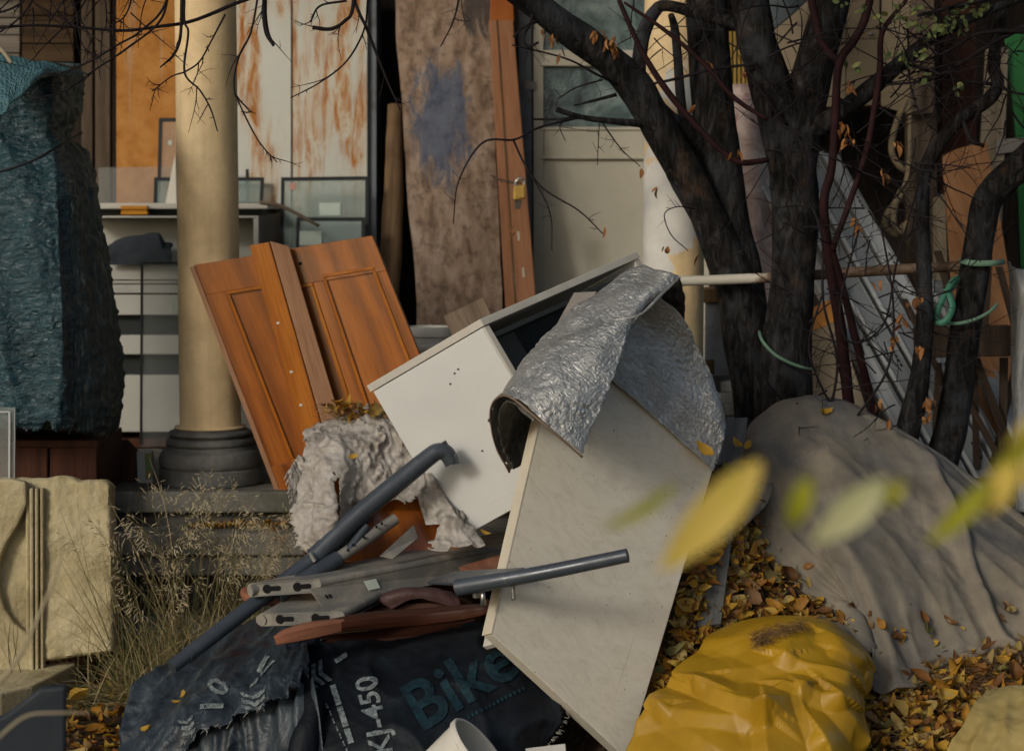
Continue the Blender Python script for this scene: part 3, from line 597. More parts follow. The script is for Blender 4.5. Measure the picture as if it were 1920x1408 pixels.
column(396, 'column_paint', 'mustard yellow round column on a dark moulded base beside orange cupboard doors')
column(1260, 'column_peeling', 'yellow round column with a bare white patch behind the leaning tree stem')

# ------------------------------------------------------------------ along the wall, left to right
q = PP((218, -40, 10.15), (345, -40, 10.15), (345, 822, 10.05), (218, 822, 10.05))
tag(MB().pbox(q, d0=-0.012).build('rusted_sheet', M['rust_sheet'], bevel=0.003), 'tall orange rusted metal sheet left of the yellow column', 'metal sheet')

t = thing('metal_cabinet', 'tall white steel cabinet streaked with orange rust behind glass panes', 'cabinet', P(570, 830, 10.0))
q = PP((440, -60, 10.0), (690, -60, 10.0), (690, 828, 9.75), (440, 828, 9.75))
MB().pbox(q, 0, 1, 0, 1, -0.42, -0.02).build('body', M['side_grey'], t, bevel=0.004)
for a, b in ((0.004, 0.424), (0.436, 0.996)):
    mb = MB(); mb.o = (R.random() * 3, 0.35); mb.pbox(q, a, b, 0.0, 1, -0.018, 0.0).build('door', M['rust_white'], t, bevel=0.004)
MB().pbox(q, 0.997, 1.06, 0, 1, -0.40, -0.03).build('side_flange', M['blue_grey'], t, bevel=0.003)

q = PP((722, 190, 9.95), (760, 205, 9.95), (748, 838, 9.6), (700, 838, 9.6))
tag(MB().tube([q.pos(0.5, 0, 0), q.pos(0.52, 0.3, 0), q.pos(0.47, 0.6, 0.0), q.pos(0.5, 1, 0)], [0.035, 0.05, 0.052, 0.058], segs=10, wob=0.25, wsc=9).build('timber_post', M['log'], smooth=True),
    'rough brown timber leaning in the dark gap beside the rusted cabinet', 'timber')

def ragged(q, n, m, th, amp, top=0.0):
    """a rough-edged plate on patch q"""
    mb = MB(); mb.o = (0, 0); b = 0
    def edge(k, s): return amp * fbm(Vector((k * 7.3, s * 5.0, 1.7)), 4)
    for d in (0, -th):
        for j in range(m + 1):
            for i in range(n + 1):
                s, tt = i / n, j / m
                es = edge(1, tt) if i == 0 else (edge(2, tt) if i == n else 0)
                mb.v.append(q.pos(s + es / q.w, tt, d + (0.012 * fbm(Vector((s * 3, tt * 6, 4)), 3) if d == 0 else 0)))
    k = (n + 1) * (m + 1)
    U = lambda i, j: (i / n * q.w, j / m * q.h)
    for j in range(m):
        for i in range(n):
            a = j * (n + 1) + i
            mb.face((a, a + n + 1, a + n + 2, a + 1), [U(i, j), U(i, j + 1), U(i + 1, j + 1), U(i + 1, j)])
            mb.face((k + a, k + a + 1, k + a + n + 2, k + a + n + 1), [U(i, j), U(i + 1, j), U(i + 1, j + 1), U(i, j + 1)])
    for j in range(m):
        for i in (0, n):
            a = j * (n + 1) + i; b = a + n + 1
            f = (a, k + a, k + b, b) if i == 0 else (a, b, k + b, k + a)
            mb.face(f, [U(i, j), U(i, j + 1), U(i, j + 1), U(i, j)])
    for i in range(n):
        for j in (0, m):
            a = j * (n + 1) + i; b = a + 1
            mb.face((a, b, k + b, k + a) if j == 0 else (a, k + a, k + b, b), [U(i, j), U(i + 1, j), U(i + 1, j), U(i, j)])
    return mb
q = PP((738, -50, 10.05), (918, -50, 10.05), (950, 838, 9.55), (795, 838, 9.55))
tag(ragged(q, 8, 40, 0.05, 0.012).build('stained_slab', M['slab'], smooth=True, auto=40), 'big rough brown slab stained blue leaning against the house wall', 'slab')

t = thing('painted_board', 'narrow salmon pink board leaning between the stained slab and the door', 'board', P(985, 838, 9.6))
q = PP((917, 38, 9.95), (962, 38, 9.95), (1028, 838, 9.6), (962, 838, 9.6))
fb_ = MB().pbox(q, 0, 1, 0, 1, -0.03, 0).build('face_board', M['orange_board'], t, bevel=0.005)
MB().pbox(q, 0.30, 0.36, 0.0, 1, 0.0005, 0.004).build('groove_strip', M['log'], t)
MB().pbox(PP((921, -20, 9.97), (961, -20, 9.97), (964, 40, 9.95), (918, 40, 9.95)), d0=-0.03, d1=-0.004).build('orange_cap', M['orange_bright'], t, bevel=0.005)
for (a, b) in ((0.55, 0.50), (0.72, 0.66), (0.62, 0.585), (0.3, 0.60)):
    MB().pbox(q, a, a + 0.07, b, b + 0.022, 0.001, 0.0035).build('paint_chip', M['white_plastic'], fb_)

# panelled door in the house wall
t = thing('panelled_door', 'cream panelled house door with two ribbed windows behind the padlocked chain', 'door', P(1110, 830, 10.1))
Dq = PP((1000, -60, 10.1), (1330, -60, 10.1), (1330, 826, 10.1), (1000, 826, 10.1))
def ty(y): return (y + 60) / 886.0
def tx(x): return (x - 1000) / 330.0
for nm, a, b, c, d, z0, z1, mt in (
    ('stile', tx(1000), tx(1019), 0, 1, -0.04, 0.0, 'door_paint'), ('stile', tx(1290), 1, 0, 1, -0.04, 0.0, 'door_paint'),
    ('rail', tx(1019.5), tx(1289.5), ty(92), ty(120), -0.04, 0.001, 'door_paint'), ('rail', tx(1019.5), tx(1289.5), ty(237), ty(290), -0.04, 0.001, 'door_paint'),
    ('rail', tx(1019.5), tx(1289.5), ty(770), 1, -0.04, 0.001, 'door_paint'), ('moulding', tx(1013), tx(1292), ty(289), ty(295), 0.002, 0.012, 'door_paint'),
    ('moulding', tx(1013), tx(1292), ty(114), ty(122), 0.002, 0.012, 'door_paint'), ('moulding', tx(1013), tx(1292), ty(235), ty(241), 0.002, 0.012, 'door_paint'),
    ('window_pane', tx(1019), tx(1290), -0.02, ty(92.5), -0.03, -0.022, 'door_glass'), ('window_pane', tx(1019), tx(1290), ty(119.5), ty(237.5), -0.03, -0.022, 'door_glass'),
    ('panel', tx(1019), tx(1290), ty(289), ty(771), -0.03, -0.014, 'door_paint')):
    MB().pbox(Dq, a, b, c, d, z0, z1).build(nm, M[mt], t, bevel=0.0 if 'pane' == nm[-4:] else 0.004)
MB().pbox(Dq, tx(972), tx(997), 0, 1, -0.06, 0.02).build('door_jamb', M['blue_grey'], t, bevel=0.005)
MB().pbox(Dq, tx(984), tx(1003), ty(150), ty(166), 0.021, 0.028).build('hinge', M['side_grey'], t, bevel=0.002)
MB().pbox(Dq, tx(984), tx(1003), ty(560), ty(576), 0.021, 0.028).build('hinge', M['side_grey'], t, bevel=0.002)

# chain and padlock on the salmon board
t = thing('rusty_chain', 'thin dark chain hanging across the salmon board to a padlock', 'chain', P(945, 345, 9.62))
ca, cb = P(920, 329, 9.60), P(976, 343, 9.60)
for i in range(9):
    f = (i + 0.5) / 9; c = ca.lerp(cb, f) - Vector((0, 0, 0.012 * math.sin(math.pi * f))); dx = (cb - ca).normalized(); n = Vector((0, -1, 0)) if i % 2 else Vector((0.2, -0.3, 1)).normalized()
    y = dx.cross(n).normalized(); pts = [c + dx * 0.0115 * math.cos(a) + y * 0.006 * math.sin(a) for a in [2 * math.pi * k / 10 for k in range(11)]]
    MB().tube(pts, [0.0024] * 11, segs=6, n=21, cap=False).build('link', M['steel_dark'], t, smooth=True)
t = thing('brass_padlock', 'small brass padlock hanging from the chain beside the door', 'padlock', P(975, 392, 9.57))
q = PP((963, 350, 9.56), (985, 346, 9.56), (985, 372, 9.56), (962, 377, 9.56)); MB().pbox(q, d0=-0.03, d1=0.0).build('body', M['brass'], t, bevel=0.006)
MB().ptube([(967, 352, 9.575, 2.6), (967, 341, 9.575, 2.6), (975, 335, 9.575, 2.6), (983, 340, 9.575, 2.6), (982, 350, 9.575, 2.6)], segs=8, n=20).build('shackle', M['steel'], t, smooth=True)
MB().pbox(PP((965, 377, 9.575), (979, 375, 9.575), (975, 393, 9.575), (966, 392, 9.575)), d0=-0.012, d1=0.0).build('keyhole_cover', M['steel_dark'], t, bevel=0.002)

# ------------------------------------------------------------------ white dresser behind the left column
t = thing('white_dresser', 'aged white dresser with dark gaps between its drawers behind the yellow column', 'dresser', P(350, 830, 9.6))
DY = 9.5
Wq = PP((150, 405, DY - 0.06), (485, 405, DY), (485, 812, DY), (150, 812, DY - 0.06))
def vy(y): return (y - 405) / 407.0
bk = lambda u, v, d: Wq.pos(u, v, d)
MB().pbox(Wq, 0, 0.985, vy(497), 1, -0.55, -0.05).build('carcass', M['dark_inside'], t)
MB().pbox(Wq, 0, 0.985, vy(409), vy(497), -0.55, -0.20).build('niche_back', M['white_ward'], t)
MB().pbox(Wq, 0.0, 0.999, vy(405), vy(409), -0.55, 0.0).build('top_rail', M['white_ward'], t, bevel=0.003)
MB().pbox(Wq, 0.0, 0.97, vy(497), vy(524), -0.2, 0.004).build('drawer_front', M['white_ward'], t, bevel=0.004)
MB().pbox(Wq, 0.0, 0.97, vy(526), vy(531), -0.05, 0.016).build('ledge', M['white_ward'], t, bevel=0.003)
MB().pbox(Wq, 0.0, 0.97, vy(533), vy(549), -0.05, 0.010).build('ledge', M['white_ward'], t, bevel=0.004)
for a, b in ((552, 590), (628, 664), (703, 810)):
    MB().pbox(Wq, 0.0, 0.97, vy(a), vy(b), -0.05, 0.0).build('drawer_front', M['white_ward'], t, bevel=0.005)
MB().pbox(Wq, 0.972, 1.0, vy(409.5), 1, -0.05, 0.006).build('corner_trim', M['white_ward'], t, bevel=0.003)
fr, fb = Wq.pos(1, 0, -0.06), P(557, 392, 10.1)
dz = Vector((0, 0, -1.05)); sq = Patch(fr, fb, fb + dz, fr + dz); MB().pbox(sq, d0=-0.02, d1=0.0).build('side_panel', M['side_grey'], t, bevel=0.003)
tp = lambda u, v, d: Wq.pos(u, vy(405), 0) + Vector((0.06 * v, 0.6 * v, d))
MB().hexa(lambda u, v, d: tp(u, v, d), 0.0, 1.0, 0.12, 0.98, 0.002, 0.030).build('top_recess', M['dark_inside'], t)
MB().hexa(lambda u, v, d: tp(u, v, d), -0.01, 1.05, 0.02, 1.0, 0.032, 0.060).build('worktop', M['white_plastic'], t, bevel=0.006)
MB().box(*(P(150, 812, 9.4).x, P(480, 812, 9.5).x), 9.42, 10.0, ZF + 0.003, ZF + 0.045).build('plinth', M['mahogany'], t, bevel=0.004)
q = PP((226, 386, 9.46), (277, 386, 9.46), (277, 403, 9.46), (226, 403, 9.46))
sp = MB(); sp.pbox(q, 0, 1, 0, 0.42, -0.05, 0.004); sp.pbox(q, 0.02, 0.97, 0.42, 0.62, -0.05, -0.004); sp.pbox(q, 0.01, 1.0, 0.62, 1, -0.05, 0.002)
tag(sp.build('foam_sponge', M['sponge'], bevel=0.004), 'small orange foam sponge on the ledge of the white dresser', 'sponge')
rows = []
top = [(196, 470), (205, 458), (228, 449), (258, 444), (284, 440), (298, 440), (308, 455), (322, 458), (318, 466)]
for k in range(9):
    f = k / 8; rows.append([(x_, lerp(y_, 496, max(0, f - 0.3) / 0.7), 9.56 - 0.16 * math.sin(min(1, f * 1.5) * math.pi / 2)) for (x_, y_) in top])
cl = MB().net(rows, 40, 36, lambda u, v, p, q: 0.012 * fbm(Vector((q[0] * 9, q[1] * 9, 2)), 4))
tag(cl.build('cloth_bundle', M['cloth_dark'], smooth=True), 'dark slate cloth bundle lying in the niche of the white dresser', 'cloth')
tag(MB().ptube([(488, 380, 9.45, 3.5), (530, 388, 9.42, 4), (598, 424, 9.38, 3)], segs=8, wob=0.2, wsc=20).build('bare_stick', M['pine'], smooth=True), 'bare wooden stick lying off the dresser top right of the column', 'stick')

def pane(corners, label, frame=0.016, labels=(), th=0.012, glass='glass', bars=(1, 1, 1, 1)):
    q = PP(*corners); t = thing('glass_pane', label, 'glass pane', q.pos(0.5, 1, 0), 'loose double glazed panes')
    gl_ = MB().pbox(q, 0.002, 0.998, 0.002, 0.998, -th, 0.0).build('glass', M[glass], t)
    fw, fh = frame / q.w, frame / q.h
    for on, (a, b, c, d) in zip(bars, ((0, 1, 0, fh), (0, 1, 1 - fh, 1), (0, fw, fh, 1 - fh), (1 - fw, 1, fh, 1 - fh))):
        if on: MB().pbox(q, a, b, c, d, -th - 0.003, 0.003).build('edge_spacer', M['spacer'], t)
    for (a, b, c, d, mt) in labels: MB().pbox(q, a, b, c, d, 0.001, 0.003).build('paper_label', M[mt], gl_)
    return t
TOPY = 391
pane([(298, 222, 9.95), (468, 220, 9.95), (466, 384, 9.86), (294, 386, 9.86)], 'tall glass pane in black edging half hidden behind the yellow column', labels=[(0.11, 0.15, 0.26, 0.31, 'paper')], glass='glass_clear')
pane([(289, 333, 9.83), (495, 333, 9.83), (492, 386, 9.78), (288, 388, 9.78)], 'low wide glass pane on the dresser top behind the yellow column', glass='glass')
pane([(527, 333, 9.72), (691, 331, 9.72), (690, 830, 9.45), (521, 830, 9.45)], 'large glass pane with a pink sticker leaning on the rusted cabinet', labels=[(0.44, 0.68, 0.10, 0.148, 'paper'), (0.10, 0.17, 0.022, 0.048, 'pink')])
pane([(556, 408, 9.60), (684, 408, 9.60), (683, 832, 9.36), (548, 832, 9.36)], 'front glass pane with a square paper label above the orange door', labels=[(0.05, 0.37, 0.062, 0.125, 'paper')])
pane([(264, 492, 9.30), (438, 490, 9.30), (436, 838, 9.14), (262, 838, 9.14)], 'milky glass pane leaning on the dresser drawers left of the column', frame=0.010, glass='glass_clear', bars=(1, 0, 1, 1), labels=[(0.34, 0.50, 0.19, 0.27, 'paper')])
pane([(184, 314, 9.9), (330, 312, 9.9), (330, 388, 9.85), (184, 388, 9.85)], 'clear sheet of glass standing in front of the rusted sheet', frame=0.004, glass='glass_clear', bars=(0, 0, 0, 0))
a = [P(329, 292, 9.75), P(331, 386, 9.7), P(309, 386, 9.7), P(326, 300, 9.75)]
tag(MB().polyslab(a, 0.012).build('white_offcut', M['white_plastic'], bevel=0.002), 'white wedge shaped offcut standing left of the yellow column', 'offcut')

tag(MB().polyslab([P(200, 826, 8.35), P(240, 823, 8.35), P(262, 846, 8.3), P(250, 912, 8.2), P(222, 915, 8.2)], 0.03).build('red_brown_board', M['mahogany'], bevel=0.004), 'dark red brown board leaning beside the dark column base', 'board')
t = thing('printed_carton', 'small white carton with orange and green print beside the column base', 'carton', P(272, 905, 8.2))
q = PP((256, 846, 8.25), (284, 842, 8.25), (287, 912, 8.2), (258, 914, 8.2)); bx_ = MB().pbox(q, d0=-0.05).build('box', M['carton'], t, bevel=0.003); MB().pbox(q, 0.55, 0.97, 0.10, 0.80, 0.001, 0.003).build('print', M['carton_print'], bx_)

# ------------------------------------------------------------------ right-hand background
t = thing('wall_cupboard', 'beige boarded cupboard fixed high on the wall behind the forked trunk', 'cupboard', P(1590, 225, 9.5))
q = PP((1440, -60, 9.45), (1650, -60, 9.45), (1648, 198, 9.45), (1440, 205, 9.45))
MB().pbox(q, 0, 1, 0, 1, -1.1, -0.022).build('body', M['log'], t)
for a, b in ((0.0, 0.36), (0.365, 0.70), (0.705, 1.0)): MB().pbox(q, a, b, 0, 1, -0.021, R.uniform(0, 0.004)).build('board', M['beige'], t, bevel=0.004)
q2 = PP((1653, -60, 9.42), (1706, -60, 9.36), (1704, 216, 9.36), (1651, 199, 9.42)); MB().pbox(q2, d0=-0.03).build('side_board', M['beige'], t, bevel=0.005)
MB().ptube([(1633, 64, 9.44, 4), (1633, 64, 9.42, 3.5)], segs=10, n=2).build('knob', M['steel'], t, smooth=True)
q = PP((1706, -60, 9.35), (1752, -60, 9.35), (1752, 213, 9.35), (1706, 216, 9.35))
t = thing('timber_upright', 'weathered pine upright with a bolted block right of the beige cupboard', 'timber post', P(1735, 850, 9.4))
blk_ = MB().pbox(q, d0=-0.06).build('block', M['pine'], t, bevel=0.006)
for k in (186, 200): MB().ptube([(1716, k, 9.35, 3), (1716, k, 9.345, 3)], segs=8, n=2).build('bolt', M['hole'], blk_)
q = PP((1702, 200, 9.43), (1757, 200, 9.43), (1760, 866, 9.35), (1704, 866, 9.35)); MB().pbox(q, d0=-0.08).build('upright', M['pine'], t, bevel=0.006)
tag(MB().pbox(PP((1765, -60, 9.7), (1830, -60, 9.7), (1835, 850, 9.7), (1768, 850, 9.7)), d0=-0.05).build('dark_post', M['mahogany'], bevel=0.005), 'dark brown post in the shade right of the pine upright', 'post')
q = PP((1440, -40, 9.2), (1552, -40, 9.15), (1490, 22, 9.1), (1442, 62, 9.12))
tag(MB().pbox(q, d0=-0.02).build('roofing_sheet', M['roofing'], bevel=0.003), 'slate blue roofing sheet wedged between the forked branches', 'sheet')
yy = thing('corrugated_sheet', 'mustard yellow ribbed sheet glimpsed between the two trunks', 'sheet', P(1380, 860, 9.7))
for k in range(7): MB().ptube([(1362 + k * 8, 60, 9.75, 5), (1364 + k * 8, 838, 9.65, 5)], segs=8, n=2, flat=0.6).build('rib', M['yellow_sheet'], yy, smooth=True)
hp = thing('cable_loops', 'beige cable hanging in loops from the pine upright', 'cable', P(1690, 430, 9.2))
MB().ptube([(1722, 130, 9.25, 5), (1700, 185, 9.22, 6), (1678, 240, 9.2, 6), (1672, 285, 9.2, 6), (1690, 315, 9.2, 6), (1712, 322, 9.22, 5)], segs=8).build('loop', M['rope'], hp, smooth=True)
MB().ptube([(1703, 140, 9.24, 4), (1706, 230, 9.2, 4), (1703, 320, 9.18, 5), (1690, 365, 9.16, 6), (1664, 400, 9.15, 6), (1660, 425, 9.15, 6), (1680, 440, 9.16, 6), (1695, 420, 9.18, 5)], segs=8).build('loop', M['rope'], hp, smooth=True)
MB().ptube([(1690, 355, 9.17, 5), (1678, 385, 9.15, 6), (1676, 420, 9.14, 6), (1690, 436, 9.15, 6), (1702, 415, 9.16, 5)], segs=8).build('loop', M['rope'], hp, smooth=True)
tag(MB().pbox(PP((1850, 86, 9.25), (1892, 90, 9.25), (1862, 860, 8.95), (1806, 860, 8.95)), d0=-0.03).build('weathered_plank', M['pine_pale'], bevel=0.006), 'pale weathered plank leaning behind the orange pine board', 'plank')
pts = [P(1767, 292, 8.95), P(1795, 279, 8.95), P(1850, 265, 8.95), P(1860, 310, 8.93), P(1900, 560, 8.8), P(1905, 875, 8.65), P(1790, 880, 8.65), P(1785, 560, 8.8)]
tag(MB().polyslab(pts, 0.025).build('orange_pine_board', M['pine_orange'], bevel=0.004), 'orange pine board with a clipped corner leaning behind the right-hand tree', 'board')
tag(MB().polyslab([P(1884, 70, 9.3), P(1960, 40, 9.3), P(1970, 840, 9.2), P(1925, 840, 9.2), P(1905, 260, 9.25)], 0.03).build('green_plastic_sheet', M['green'], bevel=0.006), 'bright green plastic panel at the right edge', 'panel')
tag(MB().pbox(PP((1750, 372, 9.05), (1772, 362, 9.05), (1790, 860, 8.9), (1752, 860, 8.9)), d0=-0.02).build('pale_batten', M['pine_pale'], bevel=0.003), 'short pale batten left of the orange pine board', 'batten')
tag(MB().pbox(PP((1868, 262, 9.15), (1925, 258, 9.15), (1925, 282, 9.15), (1868, 290, 9.15)), d0=-0.6).build('shelf_end', M['side_grey'], bevel=0.004), 'grey shelf end behind the right tree by the green panel', 'shelf')
tag(MB().box(P(1868, 290, 9.15).x, P(1868, 290, 9.15).x + 0.05, 9.2, 9.7, ZF, P(1868, 290, 9.15).z - 0.003).build('shelf_support', M['mahogany'], bevel=0.004), 'dark upright under the grey shelf end', 'upright')

# white window profiles stacked on the slant
def profile(x500, wpx, mat, label, yT=8.95, yB=8.35, y0=235, y1=905, lip=True, slots=()):
    sx = 149 / 266.0
    X = lambda y: x500 + (y - 500) * sx
    q = PP((X(y0), y0, yT), (X(y0) + wpx, y0 + 6, yT), (X(y1) + wpx, y1 + 6, yB), (X(y1), y1, yB))
    t = thing('window_profile', label, 'window profile', q.pos(0.5, 1, 0), 'white window profiles leaning behind the trees')
    ch_ = MB().pbox(q, 0, 1, 0, 1, -0.05, 0.0).build('channel', M[mat], t, bevel=0.004)
    MB().pbox(q, 0.0, 0.20, 0, 1, 0.0005, 0.016).build('lip', M['pvc'], t, bevel=0.004)
    if lip: MB().pbox(q, 0.88, 1.0, 0, 1, 0.0005, 0.014).build('lip', M['pvc_grey'], t, bevel=0.004)
    for s in slots:
        for k in range(4): MB().pbox(q, 0.70, 0.80, s + k * 0.013, s + k * 0.013 + 0.008, 0.001, 0.004).build('slot', M['hole'], ch_)
    return t
profile(1508, 40, 'pvc', 'leftmost white window profile next to the forked trunk', 8.85, 8.25, 255)
profile(1554, 46, 'pvc_grey', 'second slanting window profile from the forked trunk', 8.9, 8.3, 262, slots=(0.62,))
profile(1604, 48, 'pvc_grey', 'third slanting window profile, wide and grey, from the forked trunk', 8.95, 8.35, 268, slots=(0.88,))
profile(1656, 36, 'pvc', 'fourth slanting window profile with dark slots along its edge', 9.0, 8.4, 285, slots=(0.12, 0.31, 0.52))
profile(1716, 44, 'pvc_grey', 'fifth slanting window profile behind the right-hand tree', 9.0, 8.45, 520, slots=(0.78,))
profile(1772, 40, 'pvc', 'rightmost slanting window profile among the brown battens', 9.0, 8.5, 640, slots=(0.62,))
# pink wrapped panel and pale panels behind the trunks
rows = [[(1366, 160, 8.95), (1395, 158, 8.92), (1432, 166, 8.95)], [(1368, 300, 8.85), (1415, 290, 8.78), (1462, 310, 8.85)], [(1372, 450, 8.75), (1420, 450, 8.68), (1492, 450, 8.75)], [(1385, 620, 8.65), (1440, 620, 8.58), (1505, 620, 8.65)], [(1400, 900, 8.5), (1450, 900, 8.45), (1520, 900, 8.5)]]
t = thing('wrapped_panel', 'tall panel wrapped in crumpled pink plastic between the trunks', 'panel', P(1450, 900, 8.5))
MB().net(rows, 24, 60, lambda u, v, p, q: 0.03 * (1 - abs(mnoise.noise(Vector((q[0] * 8, q[1] * 4, 5))))) - 0.02).build('plastic_wrap', M['pink_wrap'], t, smooth=True, solid=0.002)
MB().pbox(PP((1368, 158, 8.99), (1440, 168, 8.99), (1530, 905, 8.6), (1395, 905, 8.6)), d0=-0.04).build('panel_core', M['pvc'], t, bevel=0.004)
q = PP((1498, 590, 8.32), (1560, 560, 8.32), (1660, 880, 8.15), (1498, 900, 8.15)); t = thing('rust_stained_panel', 'pale panel with a rust stained top corner behind the red stems', 'panel', q.pos(.5, 1, 0))
MB().pbox(q, d0=-0.02).build('sheet', M['beige'], t, bevel=0.003); MB().pbox(q, 0.25, 1.0, 0.0, 0.13, 0.001, 0.004).build('rusty_strip', M['rust_sheet'], t)
tag(MB().pbox(PP((1322, 566, 8.62), (1372, 566, 8.6), (1392, 870, 8.5), (1318, 870, 8.5)), d0=-0.03).build('blue_board', M['blue_grey'], bevel=0.004), 'pale blue grey board behind the yellow column foot and trunk', 'board')
tag(MB().pbox(PP((1318, 544, 8.58), (1362, 540, 8.58), (1362, 566, 8.58), (1318, 568, 8.58)), d0=-0.3).build('wood_block', M['log'], bevel=0.004), 'brown wood block on top of the blue grey board', 'block')
tag(MB().pbox(PP((1312, 678, 8.40), (1340, 676, 8.40), (1340, 702, 8.40), (1312, 704, 8.40)), d0=-0.08).build('wood_offcut', M['log'], bevel=0.004), 'small brown wood offcut in front of the blue grey board', 'offcut')
gs = thing('grey_plank_stack', 'short stack of grey planks at the foot of the big tree', 'planks', P(1385, 800, 8.2))
for k, y in enumerate((716, 738, 760, 784)): MB().pbox(PP((1352 - k * 3, y, 8.25 - k * 0.05), (1420, y - 4, 8.25 - k * 0.05), (1420, y + 17, 8.25 - k * 0.05), (1352 - k * 3, y + 20, 8.25 - k * 0.05)), d0=-0.4).build('plank', M['grey_plank'], gs, bevel=0.004)
MB().box(P(1352, 800, 8.1).x, P(1420, 800, 8.1).x, 8.12, 8.5, 0.3, P(1352, 806, 8.1).z - 0.003).build('bearer', M['mahogany'], gs)

# brown beam with crossed battens
tb = thing('batten_trellis', 'brown wooden beam with crossed battens behind the right-hand tree', 'trellis', P(1810, 900, 8.3))
MB().pbox(PP((1716, 614, 8.15), (1896, 610, 8.15), (1896, 668, 8.15), (1718, 672, 8.15)), d0=-0.05).build('beam', M['trellis'], tb, bevel=0.006)
for (a, b, c, d, w, y) in ((1752, 470, 1790, 612, 14, 8.3), (1700, 500, 1745, 620, 14, 8.28), (1868, 500, 1905, 640, 13, 8.3), (1822, 672, 1906, 890, 16, 8.24), (1876, 670, 1872, 890, 15, 8.28), (1770, 680, 1890, 900, 13, 8.32), (1822, 670, 1826, 880, 12, 8.36), (1755, 680, 1745, 890, 12, 8.36), (1850, 480, 1842, 612, 12, 8.34), (1905, 660, 1850, 900, 12, 8.4), (1690, 560, 1850, 900, 12, 8.44)):
    MB().slab(P(a, b, y + 0.05), P(a + w, b, y + 0.05), P(c + w, d, y), P(c, d, y), 0.018).build('batten', M['trellis'], tb, bevel=0.003)
rows = [[(1892, 490, 7.9), (1915, 505, 7.85), (1990, 500, 7.9)], [(1895, 560, 7.9), (1920, 560, 7.82), (1990, 560, 7.9)], [(1897, 680, 7.9), (1918, 690, 7.84), (1990, 690, 7.9)], [(1903, 860, 7.85), (1925, 860, 7.8), (1990, 860, 7.85)], [(1905, 960, 7.8), (1930, 960, 7.78), (1990, 960, 7.8)]]
tag(MB().net(rows, 30, 60, lambda u, v, p, q: 0.025 * mnoise.noise(Vector((q[0] * 14, q[1] * 3, 5)))).build('plastic_sheeting', M['sheeting'], smooth=True, solid=0.003), 'clear grey plastic sheeting hanging at the right edge', 'plastic sheet')
# ------------------------------------------------------------------ tarp-wrapped stack on the left
t = thing('tarp_wrapped_stack', 'tall stack wrapped in crinkled teal tarp at the left edge', 'tarp stack', P(60, 890, 7.7))
lev = [  # py, front corner px, right silhouette px, front Y
    (118, 105, 150, 7.72), (150, 100, 161, 7.72), (205, 100, 158, 7.70), (252, 92, 138, 7.68), (285, 105, 166, 7.62), (340, 112, 176, 7.54),
    (420, 116, 187, 7.50), (520, 120, 199, 7.48), (620, 124, 209, 7.46), (700, 122, 214, 7.45), (770, 116, 214, 7.45), (812, 108, 204, 7.46)]
def side(pts): return pts
rows = []
for (py, xc, xr, Y) in lev:
    rows.append([(-240, py, Y + 0.55), (-190, py, Y + 0.1), (-90, py, Y + 0.02), (0, py, Y), (xc - 22, py, Y), (xc, py, Y + 0.02), (xc + (xr - xc) * 0.5, py + 6, Y + 0.18), (xr, py + 4, Y + 0.42), (xr - 30, py, Y + 0.62), (-100, py, Y + 0.66), (-240, py, Y + 0.55)])
def crk(u, v, p, q):
    w = 0.016 * fbm(Vector((p.x * 4, p.y * 4, p.z * 2)), 3) + 0.024 * (1 - 2 * abs(mnoise.noise(Vector((p.x * 5 + p.y * 3.5 + 0.4 * p.z, 2, p.z * 0.7))))) - 0.014
    w += 0.011 * crease(p.x * 8 + 3 + 2 * w, p.y * 8, p.z * 22, 3) + 0.008 * crease(p.x * 11, p.y * 11 + 5, p.z * 8, 4) + 0.004 * (1 - 2 * abs(mnoise.noise(Vector((p.x * 38, p.y * 38, p.z * 70)))))
    return w * (1 if 0.02 < v < 0.98 else 0.5)
def ragged_hem(u, v, q): return v < 0.975 - 0.05 * mnoise.noise(Vector((u * 26, 3, 1))) - 0.03 * mnoise.noise(Vector((u * 90, 3, 1)))
mb = MB().net(rows, 210, 170, crk, lambda u, v, q: ragged_hem(u, v, q) and u <= 0.545)
mb.build('front_sheet', M['tarp_teal'], t, smooth=True, solid=0.004)
mb = MB().net(rows, 210, 170, crk, lambda u, v, q: ragged_hem(u, v, q) and u >= 0.545)
mb.build('side_sheet', M['tarp_fuzz'], t, smooth=True, solid=0.004)
rows = [[(-60, 88, 7.75), (0, 102, 7.72), (60, 113, 7.70), (110, 124, 7.72), (165, 140, 7.85)], [(-60, 130, 7.5), (0, 128, 7.48), (45, 128, 7.5), (92, 128, 7.56), (140, 140, 7.72)], [(-60, 190, 7.28), (0, 172, 7.28), (35, 158, 7.34), (80, 136, 7.45), (110, 142, 7.6)], [(-60, 250, 7.16), (0, 216, 7.18), (28, 188, 7.24), (66, 154, 7.38), (92, 138, 7.54)]]
MB().net(rows, 60, 40, lambda u, v, p, q: 0.010 * fbm(Vector((q[0] * 10, q[1] * 10, 2)), 4)).build('folded_top_flap', M['tarp_bubble'], t, smooth=True, solid=0.006)
MB().ptube([(-60, 332, 7.46, 2.5), (0, 322, 7.48, 2.5), (60, 302, 7.5, 2.5), (110, 275, 7.56, 2.5), (150, 252, 7.84, 2.5), (150, 250, 8.0, 2)], segs=8).build('tie_rope', M['spacer'], t, smooth=True)
t = thing('dark_wood_cabinet', 'dark red brown wooden cabinet under the teal tarp stack', 'cabinet', P(60, 1100, 7.7))
q = PP((-220, 826, 7.72), (182, 826, 7.72), (180, 1250, 7.72), (-220, 1250, 7.72))
MB().pbox(q, 0, 1, 0, 1, -0.5, -0.02).build('carcass', M['mahogany'], t, bevel=0.004)
